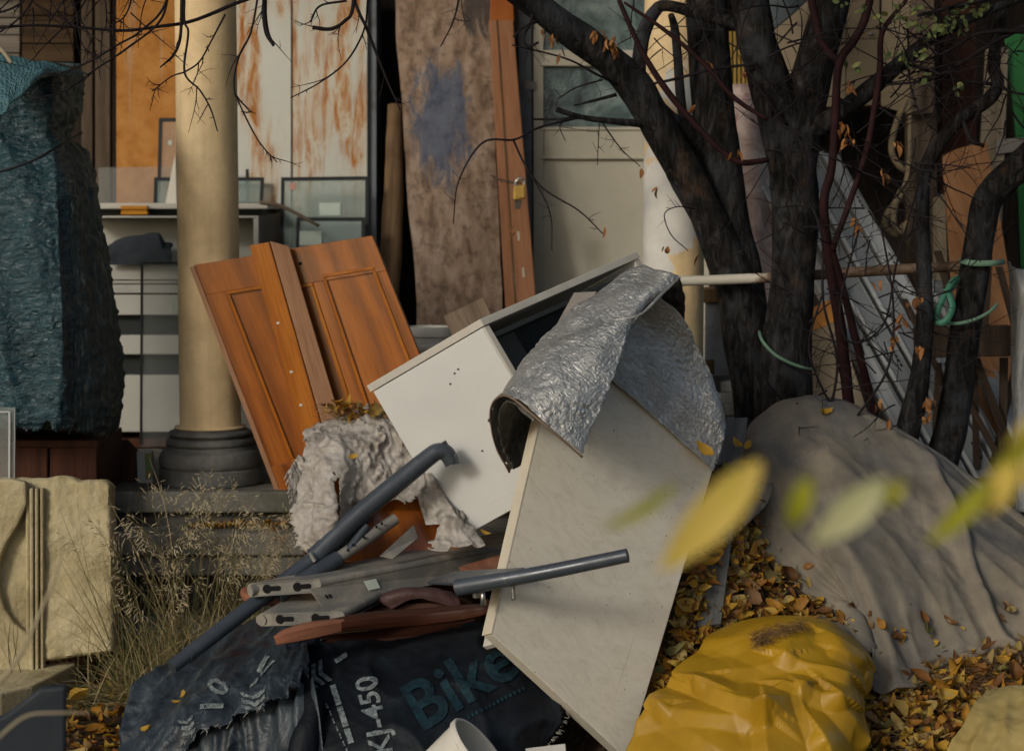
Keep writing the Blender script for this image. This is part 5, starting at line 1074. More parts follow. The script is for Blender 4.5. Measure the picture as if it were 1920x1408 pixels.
tag(MB().slab(P(920, 1140, 6.15), P(946, 1128, 6.12), P(930, 1205, 6.02), P(905, 1212, 6.05), 0.02).build('white_scrap', M['melamine_edge'], bevel=0.002), 'crumpled white scrap at the lower left corner of the board', 'scrap')

# ------------------------------------------------------------------ printed dark sack
t = thing('printed_sack', 'dark woven sack printed KJ-450 and Bike spread over the front of the heap', 'sack', P(650, 1420, 6.0))
RS = [[(552, 1205, 6.42), (640, 1206, 6.46), (760, 1196, 6.46), (850, 1178, 6.44), (895, 1168, 6.40)],
      [(548, 1232, 6.24), (640, 1228, 6.25), (770, 1214, 6.24), (880, 1202, 6.24), (940, 1208, 6.26)],
      [(566, 1295, 6.08), (650, 1292, 6.05), (780, 1280, 6.03), (920, 1262, 6.08), (1005, 1268, 6.14)],
      [(590, 1365, 5.94), (680, 1368, 5.88), (810, 1358, 5.87), (960, 1340, 5.95), (1062, 1328, 6.06)],
      [(600, 1450, 5.84), (700, 1465, 5.78), (820, 1462, 5.76), (950, 1450, 5.84), (1010, 1420, 5.96)]]
def sd(u, v, p, q): return 0.016 * fbm(Vector((p.x * 4, p.y * 4, p.z * 4)), 4) + 0.020 * crease(p.x * 4.5, p.y * 3, p.z * 6 + 2, 4) + 0.004 * crease(p.x * 11, p.y * 8, p.z * 12, 4)
SACK = MB().net(RS, 110, 90, sd, lambda u, v, q: u < 0.985 + 0.012 * mnoise.noise(Vector((v * 50, 1, 1)))); SB = bvh(SACK)
DARKS = SACK.build('dark_sheet', M['sack_black'], t, smooth=True, solid=0.003)
LS = [[(330, 1242, 6.72), (410, 1192, 6.78), (500, 1160, 6.74), (570, 1168, 6.56), (610, 1205, 6.42)],
      [(268, 1285, 6.56), (370, 1262, 6.48), (470, 1236, 6.42), (540, 1210, 6.32), (585, 1220, 6.20)],
      [(244, 1340, 6.42), (340, 1318, 6.28), (440, 1292, 6.18), (520, 1262, 6.10), (585, 1248, 6.05)],
      [(232, 1400, 6.32), (320, 1372, 6.14), (420, 1342, 6.04), (510, 1306, 5.98), (570, 1282, 5.96)],
      [(222, 1480, 6.24), (300, 1440, 6.06), (420, 1384, 5.96), (520, 1342, 5.91), (575, 1306, 5.90)]]
def ld(u, v, p, q): return 0.012 * fbm(Vector((p.x * 5, p.y * 5, p.z * 5)), 4) + 0.030 * (1 - 2 * abs(mnoise.noise(Vector((u * 6 + 1.6 * v, v * 1.1, 2))))) * sstep(0.0, 0.3, v) + 0.014 * crease(u * 9 + 3 * v, v * 3, 7, 4) + 0.008 * crease(u * 14, v * 9, 3, 4)
def lm(u, v, q):
    lim = 1.2 if u < 0.28 else 0.94 - 0.06 * sstep(0.28, 0.5, u)
    return v < lim + 0.03 * mnoise.noise(Vector((u * 30, 1, 3))) + 0.015 * mnoise.noise(Vector((u * 110, 1, 3)))
LSM = MB().net(LS, 120, 80, ld, lm); LB = bvh(LSM)
LIT_SHEET = LSM.build('lit_sheet', M['sack_blue'], t, smooth=True, solid=0.003)  # lighter part of the same sack, light put into its colour
HS = [[(330, 1372, 6.16), (400, 1350, 6.08), (470, 1330, 6.04), (540, 1298, 6.0), (592, 1282, 6.02)], [(330, 1405, 6.12), (400, 1392, 6.04), (470, 1372, 6.02), (540, 1345, 5.96), (600, 1310, 5.93)], [(330, 1440, 6.08), (400, 1430, 6.02), (470, 1420, 6.0), (540, 1410, 5.93), (610, 1400, 5.88)], [(330, 1480, 6.04), (400, 1480, 6.0), (470, 1480, 5.98), (540, 1480, 5.92), (620, 1480, 5.86)]]
MB().net(HS, 70, 40, lambda u, v, p, q: 0.030 * (1 - 2 * abs(mnoise.noise(Vector((u * 7, v * 0.8, 5)))))).build('torn_lining', M['sack_blue'], t, smooth=True, solid=0.003)
rl = MB().ptube([(566, 1262, 6.06, 6), (580, 1296, 5.99, 13), (586, 1336, 5.93, 19), (572, 1386, 5.89, 25), (560, 1450, 5.86, 30)], segs=24, wob=0.4, wsc=7, n=50)
rl.build('rolled_edge', M['sack_black'], t, smooth=True)
fr = MB()
for k in range(90):                              # frayed threads along the tear
    u = R.uniform(0.30, 0.99); x_ = lerp(330, 575, (u - 0.28) / 0.72); y_ = lerp(1392, 1296, ((u - 0.28) / 0.72) ** 1.1) + R.uniform(-8, 4)
    h = LB.ray_cast(CAMV, ray(x_, y_).normalized())
    if h[0] is None: continue
    p0 = h[0] + Vector((0, -0.004, 0)); d = Vector((R.uniform(-.6, .4), R.uniform(-.6, .1), R.uniform(-1, -.1))).normalized() * R.uniform(0.008, 0.028)
    fr.tube([p0, p0 + d * 0.5 + Vector((R.uniform(-.003, .003), 0, 0)), p0 + d], [0.0008, 0.0007, 0.0004], segs=4, n=4, cap=False)
for k in range(60):
    v = R.uniform(0.55, 0.98); r_ = spline([Vector(P(*RS[j][4])) for j in range(5)], 101)[int(v * 100)]
    d = Vector((R.uniform(.2, 1), R.uniform(-.5, .1), R.uniform(-.7, .3))).normalized() * R.uniform(0.006, 0.022)
    fr.tube([r_, r_ + d * 0.6, r_ + d], [0.0008, 0.0007, 0.0004], segs=4, n=4, cap=False)
tag(fr.build('frayed_threads', M['fray'], t), kind='stuff')
def stamp(name, polys, mat, par, tree, lift=0.006):
    """flat print: polygons in picture pixels laid on the cloth they are printed on"""
    mb = MB(); bm = bmesh.new()
    for poly in polys:
        vs = [bm.verts.new((x_, y_, 0)) for x_, y_ in poly]
        try: bm.faces.new(vs)
        except ValueError: pass
    bmesh.ops.triangulate(bm, faces=bm.faces[:])
    for _ in range(5):
        es = [e for e in bm.edges if e.calc_length() > 6]
        if not es: break
        bmesh.ops.subdivide_edges(bm, edges=es, cuts=1); bmesh.ops.triangulate(bm, faces=[f for f in bm.faces if len(f.verts) > 3])
    ok = {}
    for v in bm.verts:
        h = tree.ray_cast(CAMV, ray(v.co.x, v.co.y).normalized())
        if h[0] is None: continue
        n = h[1] if h[1].dot(CAMV - h[0]) > 0 else -h[1]
        ok[v.index if v.index >= 0 else id(v)] = None; ok[v] = len(mb.v); mb.v.append(h[0] + n * lift)
    for f in bm.faces:
        if all(v in ok for v in f.verts): mb.face([ok[v] for v in f.verts], [(0, 0)] * len(f.verts))
    bm.free()
    return mb.build(name, mat, par) if mb.f else None
def glyphs(text, size):
    """outline meshes of a text from the built-in font, as polygons (x right, y up)"""
    cu = bpy.data.curves.new('lettering', 'FONT'); cu.body = text; cu.size = size; cu.offset = 0.02 * size; cu.resolution_u = 4; ob = bpy.data.objects.new('lettering', cu); COL.objects.link(ob)
    dg = bpy.context.evaluated_depsgraph_get(); me = bpy.data.meshes.new_from_object(ob.evaluated_get(dg))
    out = [[(me.vertices[i].co.x, me.vertices[i].co.y) for i in p.vertices] for p in me.polygons]
    bpy.data.objects.remove(ob); bpy.data.curves.remove(cu); bpy.data.meshes.remove(me); return out
def lettering(name, text, size, ox, oy, ang, mat, tree, sx=1.0, shear=0.0):
    c, s = math.cos(ang), math.sin(ang); pol = []
    for p in glyphs(text, size): pol.append([(ox + (x_ * sx + y_ * shear) * c - (-y_) * s, oy + (x_ * sx + y_ * shear) * s + (-y_) * c) for x_, y_ in p])
    stamp(name, pol, M[mat], DARKS if tree is SB else LIT_SHEET, tree)
lettering('lettering', 'KJ-450', 56, 737, 1412, math.radians(-103), 'print', SB, sx=0.98)
lettering('lettering', 'Bike', 128, 788, 1374, math.radians(-31), 'print_teal', SB, sx=1.0)
def band(x0, y0, x1, y1, w, cuts):
    L = math.hypot(x1 - x0, y1 - y0); dx, dy = (x1 - x0) / L, (y1 - y0) / L; nx, ny = -dy * w / 2, dx * w / 2; out = []
    for a, b in cuts: out.append([(x0 + dx * L * a + nx, y0 + dy * L * a + ny), (x0 + dx * L * b + nx, y0 + dy * L * b + ny), (x0 + dx * L * b - nx, y0 + dy * L * b - ny), (x0 + dx * L * a - nx, y0 + dy * L * a - ny)])
    return out
stamp('printed_dashes', band(623, 1286, 662, 1400, 11, [(0, .33), (.36, .68), (.71, .95)]), M['print'], DARKS, SB)
stamp('printed_dashes', band(630, 1242, 650, 1228, 9, [(0, 1)]), M['print'], DARKS, SB)
def chev(cx, cy, w, h, ang, k, gap, tk):
    out = []; c, s = math.cos(ang), math.sin(ang)
    for i in range(k):
        o = i * gap
        for pl in ([(-w, o - h), (0, o), (0, o + tk), (-w, o - h + tk)], [(0, o), (w, o - h), (w, o - h + tk), (0, o + tk)]):
            out.append([(cx + x_ * c - y_ * s, cy + x_ * s + y_ * c) for x_, y_ in pl])
    return out
stamp('printed_chevrons', chev(606, 1262, 22, 10, math.radians(62), 3, 15, 9), M['print'], DARKS, SB)
stamp('printed_small_text', [pp for k in range(7) for pp in band(612 + k * 6.5, 1320 + k * 14, 616 + k * 6.5, 1330 + k * 14, 2.5, [(0, .4), (.5, .9)])] , M['print'], DARKS, SB)
stamp('printed_underline', band(876, 1346, 985, 1290, 7, [(i / 14, i / 14 + .045) for i in range(14)]), M['print_teal'], DARKS, SB)
stamp('printed_chevrons', chev(476, 1306, 24, 12, math.radians(-10), 3, 12, 7), M['print'], LIT_SHEET, LB)
stamp('printed_chevrons', chev(350, 1352, 14, 6, math.radians(-20), 3, 12, 6), M['print'], LIT_SHEET, LB)
stamp('printed_dashes', band(376, 1326, 420, 1325, 9, [(0, 1)]), M['print'], LIT_SHEET, LB)
lettering('lettering', '0', 54, 420, 1310, math.radians(-62), 'print', LB)
stamp('printed_dashes', band(486, 1262, 502, 1232, 9, [(0, 1)]) + band(470, 1290, 520, 1235, 4, [(0, .3), (.4, .9)]), M['print'], LIT_SHEET, LB)

# white pot, offcut, dark board in front
t = thing('white_pot', 'white plastic pot lying tipped at the bottom edge before the sack', 'pot', P(850, 1440, 5.72))
ax = Vector((0.62, -0.10, 0.56)).normalized(); pc = P(892, 1412, 5.66) ; rr = 0.112
MB().lathe([(0.0, -0.26), (rr * 0.78, -0.26), (rr * 0.96, 0.0), (rr * 1.02, 0.004), (rr * 1.02, 0.018), (rr * 0.99, 0.022), (rr * 0.93, 0.02), (rr * 0.92, 0.0), (rr * 0.74, -0.24), (0, -0.24)], pc, 48, ax).build('shell', M['white_plastic'], t, smooth=True, auto=40)
tag(MB().slab(P(985, 1402, 5.85), P(1060, 1393, 5.85), P(1068, 1480, 5.75), P(990, 1480, 5.75), 0.02).build('grey_offcut', M['melamine_edge'], bevel=0.002), 'grey white offcut at the bottom edge beside the sack', 'offcut')
tag(MB().polyslab([P(-40, 1372, 4.2), P(20, 1335, 4.2), P(76, 1292, 4.2), P(122, 1288, 4.2), P(118, 1900, 4.25), P(-40, 1900, 4.25)], 0.03).build('slate_board', M['bluish_dark'], bevel=0.005), 'dark slate board out of focus at the lower left corner', 'board')

# ------------------------------------------------------------------ canvas heap and yellow bags
t = thing('canvas_heap', 'grey brown canvas tarp thrown over a heap at the right', 'canvas tarp', P(1660, 1300, 6.6))
CN = [[(1392, 900, 7.38), (1440, 810, 7.52), (1560, 785, 7.62), (1680, 840, 7.62), (1800, 915, 7.57), (1980, 1050, 7.4)],
      [(1391, 902, 7.2), (1416, 796, 7.28), (1556, 757, 7.36), (1690, 822, 7.36), (1810, 897, 7.3), (1985, 1030, 7.2)],
      [(1396, 965, 7.05), (1440, 882, 7.07), (1575, 868, 7.12), (1715, 915, 7.12), (1830, 982, 7.06), (1985, 1085, 6.96)],
      [(1406, 1015, 6.95), (1484, 1000, 6.94), (1600, 992, 6.9), (1740, 1032, 6.9), (1850, 1072, 6.86), (1985, 1135, 6.8)],
      [(1484, 1085, 6.8), (1560, 1088, 6.78), (1650, 1108, 6.70), (1760, 1132, 6.7), (1860, 1152, 6.7), (1985, 1180, 6.7)],
      [(1588, 1148, 6.65), (1618, 1190, 6.6), (1665, 1232, 6.53), (1762, 1225, 6.58), (1862, 1212, 6.64), (1985, 1208, 6.66)],
      [(1626, 1226, 6.5), (1638, 1285, 6.44), (1668, 1312, 6.38), (1770, 1278, 6.48), (1870, 1242, 6.58), (1985, 1228, 6.64)]]
CFOLDS = [((1470, 775), (1545, 880), .022, 90, 90), ((1545, 880), (1600, 1060), .036, 70, 160), ((1600, 1060), (1655, 1290), .036, 60, 140), ((1690, 930), (1930, 1140), .026, 24, 70), ((1560, 890), (1720, 985), .020, 30, 70), ((1480, 1010), (1560, 1060), .020, 30, 60), ((1560, 1060), (1600, 1130), .020, 26, 50), ((1420, 830), (1500, 960), .018, 60, 60), ((1740, 1010), (1800, 1240), .020, 40, 90)]
def cd(u, v, p, q):
    w = 0.018 * fbm(Vector((p.x * 3, p.y * 3, p.z * 3)), 4)
    w += 0.045 * math.exp(-((u - 0.66 - 0.24 * v + 0.03 * mnoise.noise(Vector((v * 3, 1, 1)))) / 0.022) ** 2) * sstep(0.15, 0.35, v) * (1 - sstep(0.8, 1.0, v))
    w += 0.018 * math.exp(-((u - 0.32 - 0.2 * v) / 0.03) ** 2) * sstep(0.2, 0.5, v)
    an = math.atan2(v - 0.10, (u - 0.30) * 1.6); ds = math.hypot(v - 0.10, (u - 0.30) * 1.6)
    w += 0.016 * (1 - 2 * abs(mnoise.noise(Vector((an * 2.6, ds * 0.5, 11))))) * sstep(0.06, 0.45, ds)
    w += 0.012 * crease(an * 5, ds * 1.2, 17, 3) * sstep(0.15, 0.6, ds)
    x_, y_ = px_of(p)
    for (a, b, hh, sa, sb) in CFOLDS:
        dx, dy = b[0] - a[0], b[1] - a[1]; tt = max(0, min(1, ((x_ - a[0]) * dx + (y_ - a[1]) * dy) / (dx * dx + dy * dy)))
        dd = math.hypot(x_ - a[0] - dx * tt, y_ - a[1] - dy * tt); sg = (x_ - a[0]) * dy - (y_ - a[1]) * dx
        w += hh * max(0, 1 - dd / (sb if sg > 0 else sa)) ** 1.2
    w += 0.004 * fbm(Vector((p.x * 14, p.y * 14, p.z * 14)), 3)
    return w
for r_ in CN:
    x_, y_, Y_ = r_[0]; r_.insert(0, (x_ - 6, y_ + 52, Y_ - 0.01))
CANV = MB().net(CN, 150, 150, cd); CB = bvh(CANV); CANV.build('sheet', M['canvas'], t, smooth=True, solid=0.006)
MB().ptube([(1560, 768, 7.32, 6), (1640, 792, 7.33, 11), (1720, 838, 7.32, 13), (1800, 893, 7.28, 14), (1880, 955, 7.2, 15), (1980, 1030, 7.12, 15)], segs=12, wob=0.12, wsc=10).build('rolled_hem', M['canvas'], t, smooth=True)
rows = [[(1395, 905, 6.98), (1430, 905, 6.98), (1448, 908, 6.99)], [(1378, 950, 6.9), (1410, 945, 6.86), (1440, 940, 6.9)], [(1372, 985, 6.82), (1395, 985, 6.78), (1420, 965, 6.84)]]
MB().net(rows, 24, 24, lambda u, v, p, q: 0.012 * fbm(Vector((q[0] * 14, q[1] * 14, 2)), 3)).build('loose_corner', M['canvas'], t, smooth=True, solid=0.005)
rows = [[(1500, 1150, 6.68), (1545, 1158, 6.66), (1590, 1170, 6.64), (1612, 1185, 6.6)], [(1480, 1168, 6.62), (1545, 1168, 6.58), (1600, 1190, 6.55), (1632, 1225, 6.52)], [(1520, 1172, 6.56), (1570, 1178, 6.52), (1618, 1215, 6.48), (1645, 1260, 6.42)]]
MB().net(rows, 40, 24, lambda u, v, p, q: 0.012 * fbm(Vector((q[0] * 10, q[1] * 10, 2)), 3)).build('turned_edge', M['canvas'], t, smooth=True, solid=0.005)

t = thing('yellow_bag', 'creased glossy yellow vinyl bag at the bottom right of the heap', 'bag', P(1420, 1500, 5.9))
YN = [[(1328, 1205, 6.52), (1400, 1174, 6.56), (1470, 1165, 6.56), (1540, 1170, 6.56), (1592, 1195, 6.54)],
      [(1322, 1204, 6.36), (1400, 1168, 6.40), (1470, 1159, 6.40), (1545, 1166, 6.40), (1606, 1205, 6.44)],
      [(1288, 1250, 6.26), (1385, 1212, 6.22), (1470, 1202, 6.20), (1560, 1206, 6.22), (1628, 1242, 6.36)],
      [(1252, 1298, 6.18), (1365, 1288, 6.08), (1480, 1278, 6.05), (1572, 1270, 6.10), (1630, 1278, 6.28)],
      [(1208, 1350, 6.10), (1338, 1350, 5.96), (1470, 1345, 5.93), (1568, 1330, 5.98), (1606, 1322, 6.14)],
      [(1172, 1415, 6.02), (1320, 1425, 5.84), (1460, 1430, 5.80), (1560, 1415, 5.87), (1612, 1402, 6.0)],
      [(1165, 1500, 5.96), (1310, 1500, 5.79), (1450, 1510, 5.77), (1560, 1500, 5.84), (1615, 1480, 5.95)]]
FOLDS = [((1255, 1280), (1320, 1304), .022, 70, 16), ((1320, 1304), (1432, 1362), .034, 85, 18), ((1196, 1362), (1250, 1344), .020, 60, 20), ((1250, 1344), (1432, 1362), .022, 70, 22), ((1432, 1362), (1440, 1480), .026, 80, 24),
         ((1432, 1362), (1500, 1316), .018, 50, 20), ((1385, 1268), (1470, 1244), .018, 60, 26), ((1470, 1244), (1570, 1282), .026, 70, 20), ((1470, 1300), (1556, 1326), .026, 60, 20), ((1556, 1326), (1612, 1396), .030, 80, 22),
         ((1500, 1330), (1530, 1400), .022, 60, 20), ((1530, 1400), (1560, 1470), .02, 60, 20), ((1545, 1200), (1600, 1240), .016, 50, 18), ((1340, 1205), (1500, 1186), .010, 40, 30), ((1230, 1330), (1330, 1400), .012, 60, 30), ((1560, 1230), (1625, 1262), .016, 40, 16)]
def yd(u, v, p, q):
    w = 0.010 * fbm(Vector((p.x * 3, p.y * 3, p.z * 3)), 2); x_, y_ = px_of(p)
    for (a, b, hh, sa, sb) in FOLDS:
        dx, dy = b[0] - a[0], b[1] - a[1]; tt = max(0, min(1, ((x_ - a[0]) * dx + (y_ - a[1]) * dy) / (dx * dx + dy * dy)))
        ex, ey = x_ - a[0] - dx * tt, y_ - a[1] - dy * tt; dd = math.hypot(ex, ey); sg = (x_ - a[0]) * dy - (y_ - a[1]) * dx
        w += hh * 1.35 * max(0, 1 - dd / (sa if sg > 0 else sb))
    return w + 0.003 * crease(p.x * 5, p.y * 5, p.z * 5, 4)
YB = MB().net(YN, 170, 170, yd); YBV = bvh(YB); YB.build('shell', M['yellow'], t, smooth=True, solid=0.003)
rows = [[(1598, 1246, 6.30), (1614, 1240, 6.28), (1630, 1244, 6.30)], [(1604, 1268, 6.26), (1622, 1262, 6.22), (1636, 1268, 6.27)], [(1596, 1288, 6.22), (1612, 1286, 6.18), (1630, 1296, 6.24)], [(1570, 1304, 6.16), (1588, 1306, 6.12), (1606, 1318, 6.18)]]
MB().net(rows, 16, 24).build('handle', M['yellow'], t, smooth=True, solid=0.006)
t = thing('dusty_yellow_bag', 'dusty yellow bag at the bottom right corner', 'bag', P(1880, 1460, 5.9))
rows = [[(1850, 1300, 6.25), (1900, 1292, 6.3), (1990, 1290, 6.3)], [(1832, 1318, 6.12), (1890, 1300, 6.14), (1990, 1296, 6.15)], [(1800, 1375, 6.0), (1880, 1360, 5.95), (1990, 1350, 5.95)], [(1775, 1420, 5.95), (1870, 1430, 5.85), (1990, 1430, 5.82)], [(1765, 1490, 5.9), (1860, 1500, 5.8), (1990, 1500, 5.78)]]
DB = MB().net(rows, 60, 60, lambda u, v, p, q: 0.02 * fbm(Vector((p.x * 5, p.y * 5, p.z * 5)), 4) + 0.012 * (1 - 2 * abs(mnoise.noise(Vector((u * 4, v * 5, 5)))))); DB.build('shell', M['yellow_dusty'], t, smooth=True, solid=0.003)

tag(MB().slab(P(1354, 784, 7.08), P(1402, 782, 7.08), P(1352, 1168, 6.47), P(1306, 1174, 6.47), 0.025).build('grey_plank', M['grey_plank'], bevel=0.003), 'long grey plank half buried in leaves between the cream board and canvas', 'plank')
# earth and leaf bank beside the board
BK = [[(1340, 872, 6.86), (1375, 868, 7.02), (1400, 865, 7.12), (1415, 860, 7.2)], [(1325, 940, 6.76), (1365, 930, 6.90), (1400, 925, 7.0), (1430, 920, 7.06)], [(1305, 1030, 6.66), (1350, 1010, 6.76), (1400, 1005, 6.88), (1450, 1030, 6.96)],
      [(1275, 1130, 6.52), (1330, 1100, 6.62), (1420, 1085, 6.76), (1520, 1110, 6.80)], [(1245, 1225, 6.40), (1310, 1190, 6.47), (1420, 1160, 6.60), (1590, 1160, 6.66)], [(1195, 1345, 6.22), (1265, 1290, 6.28), (1420, 1240, 6.42), (1620, 1210, 6.54)], [(1150, 1470, 6.05), (1240, 1400, 6.1), (1420, 1330, 6.25), (1620, 1300, 6.4)]]
BANK = MB().net(BK, 60, 80, lambda u, v, p, q: 0.015 * fbm(Vector((p.x * 8, p.y * 8, p.z * 8)), 4)); BKV = bvh(BANK)
tag(BANK.build('leaf_bank', M['soil'], smooth=True, solid=0.01), kind='structure')
# ------------------------------------------------------------------ trees
def leaf_shape(mb, c, d, n, L, W, curl=0.3, fold=0.2):
    """a pointed oval leaf from c along d, face n"""
    d = d.normalized(); s = d.cross(n).normalized(); n = s.cross(d).normalized(); b = len(mb.v); k = 4
    for i in range(k + 1):
        f = i / k; w = W * (math.sin(math.pi * (0.06 + 0.94 * f) ** 0.85)) * 0.5; o = n * (curl * L * (f - 0.5) ** 2 * 2)
        mid = c + d * (L * f) + o
        mb.v += [mid - s * w + n * fold * w, mid, mid + s * w + n * fold * w]
    for i in range(k):
        a = b + 3 * i; mb.face((a, a + 1, a + 4, a + 3), [(0, 0)] * 4); mb.face((a + 1, a + 2, a + 5, a + 4), [(0, 0)] * 4)
def rv(z0=-1, z1=1): return Vector((R.uniform(-1, 1), R.uniform(-1, 1), R.uniform(z0, z1)))
def wander(mb, p, d, L, r, depth=0, jit=0.35, forks=3, droop=0.0, segs=5, tips=None):
    """a crooked twig with side twigs"""
    n = max(4, int(L / 0.045)); pts = [p.copy()]; dd = d.normalized(); step = L / n
    for i in range(n):
        dd = (dd + rv() * jit + Vector((0, 0, -droop))).normalized(); pts.append(pts[-1] + dd * step)
    mb.tube(pts, [lerp(r, r * 0.35, i / n) for i in range(n + 1)], segs=segs, n=n * 2 + 1, cap=False)
    for i in range(1, n):                           # buds
        if R.random() < 0.25: q = pts[i]; mb.tube([q, q + rv() * 0.010], [r * 0.55, r * 0.15], segs=4, n=2, cap=False)
    if tips is not None: tips.append((pts[-1], dd))
    if depth > 0:
        for k in range(forks):
            i = R.randint(max(1, n // 5), n - 1); a = (pts[i] - pts[i - 1]).normalized()
            sd = (a * 0.6 + rv() * 0.9).normalized()
            wander(mb, pts[i], sd, L * R.uniform(0.25, 0.55), r * 0.55, depth - 1, jit, max(1, forks - 1), droop, segs, tips)

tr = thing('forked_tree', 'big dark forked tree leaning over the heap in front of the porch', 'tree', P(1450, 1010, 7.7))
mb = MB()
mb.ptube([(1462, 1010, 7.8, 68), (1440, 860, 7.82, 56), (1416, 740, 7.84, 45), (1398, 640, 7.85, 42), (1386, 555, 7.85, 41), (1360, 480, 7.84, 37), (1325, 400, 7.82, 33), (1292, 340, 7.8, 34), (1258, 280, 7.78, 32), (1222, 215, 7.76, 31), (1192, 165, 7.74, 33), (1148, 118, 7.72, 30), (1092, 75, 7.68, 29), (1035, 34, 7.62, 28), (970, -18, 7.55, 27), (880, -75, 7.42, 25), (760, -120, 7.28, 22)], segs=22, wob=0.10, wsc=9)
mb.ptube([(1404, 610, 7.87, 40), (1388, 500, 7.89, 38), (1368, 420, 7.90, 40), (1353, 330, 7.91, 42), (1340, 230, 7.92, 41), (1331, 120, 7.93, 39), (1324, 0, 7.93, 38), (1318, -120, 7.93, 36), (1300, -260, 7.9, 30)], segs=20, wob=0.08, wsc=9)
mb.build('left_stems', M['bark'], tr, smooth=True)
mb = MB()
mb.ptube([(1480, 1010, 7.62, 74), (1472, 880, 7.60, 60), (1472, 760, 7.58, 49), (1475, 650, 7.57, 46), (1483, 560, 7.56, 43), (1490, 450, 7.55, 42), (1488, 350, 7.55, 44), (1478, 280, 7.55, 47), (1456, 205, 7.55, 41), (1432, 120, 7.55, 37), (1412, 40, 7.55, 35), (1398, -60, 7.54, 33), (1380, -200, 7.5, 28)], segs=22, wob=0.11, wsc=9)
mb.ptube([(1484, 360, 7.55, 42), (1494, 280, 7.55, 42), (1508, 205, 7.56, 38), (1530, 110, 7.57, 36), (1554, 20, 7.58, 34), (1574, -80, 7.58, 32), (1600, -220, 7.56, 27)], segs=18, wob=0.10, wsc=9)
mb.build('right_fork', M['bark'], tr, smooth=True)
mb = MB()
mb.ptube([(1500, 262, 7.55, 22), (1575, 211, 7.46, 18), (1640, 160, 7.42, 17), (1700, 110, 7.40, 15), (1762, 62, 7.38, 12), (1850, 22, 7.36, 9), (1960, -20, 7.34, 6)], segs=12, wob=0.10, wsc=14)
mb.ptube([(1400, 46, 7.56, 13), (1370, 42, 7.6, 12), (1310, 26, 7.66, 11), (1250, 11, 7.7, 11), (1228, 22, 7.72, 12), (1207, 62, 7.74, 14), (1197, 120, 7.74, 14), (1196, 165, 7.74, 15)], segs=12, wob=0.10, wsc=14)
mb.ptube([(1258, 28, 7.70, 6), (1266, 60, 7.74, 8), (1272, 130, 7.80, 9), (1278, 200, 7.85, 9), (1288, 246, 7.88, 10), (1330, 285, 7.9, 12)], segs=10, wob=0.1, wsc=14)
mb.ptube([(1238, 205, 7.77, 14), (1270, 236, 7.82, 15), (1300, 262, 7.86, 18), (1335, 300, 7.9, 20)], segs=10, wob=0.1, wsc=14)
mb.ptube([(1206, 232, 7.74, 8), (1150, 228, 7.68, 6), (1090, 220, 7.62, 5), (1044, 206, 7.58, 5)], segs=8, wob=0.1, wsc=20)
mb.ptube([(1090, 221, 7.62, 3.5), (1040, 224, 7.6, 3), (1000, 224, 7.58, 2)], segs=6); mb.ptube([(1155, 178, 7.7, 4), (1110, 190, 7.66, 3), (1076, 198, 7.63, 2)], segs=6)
mb.build('limbs', M['bark'], tr, smooth=True)
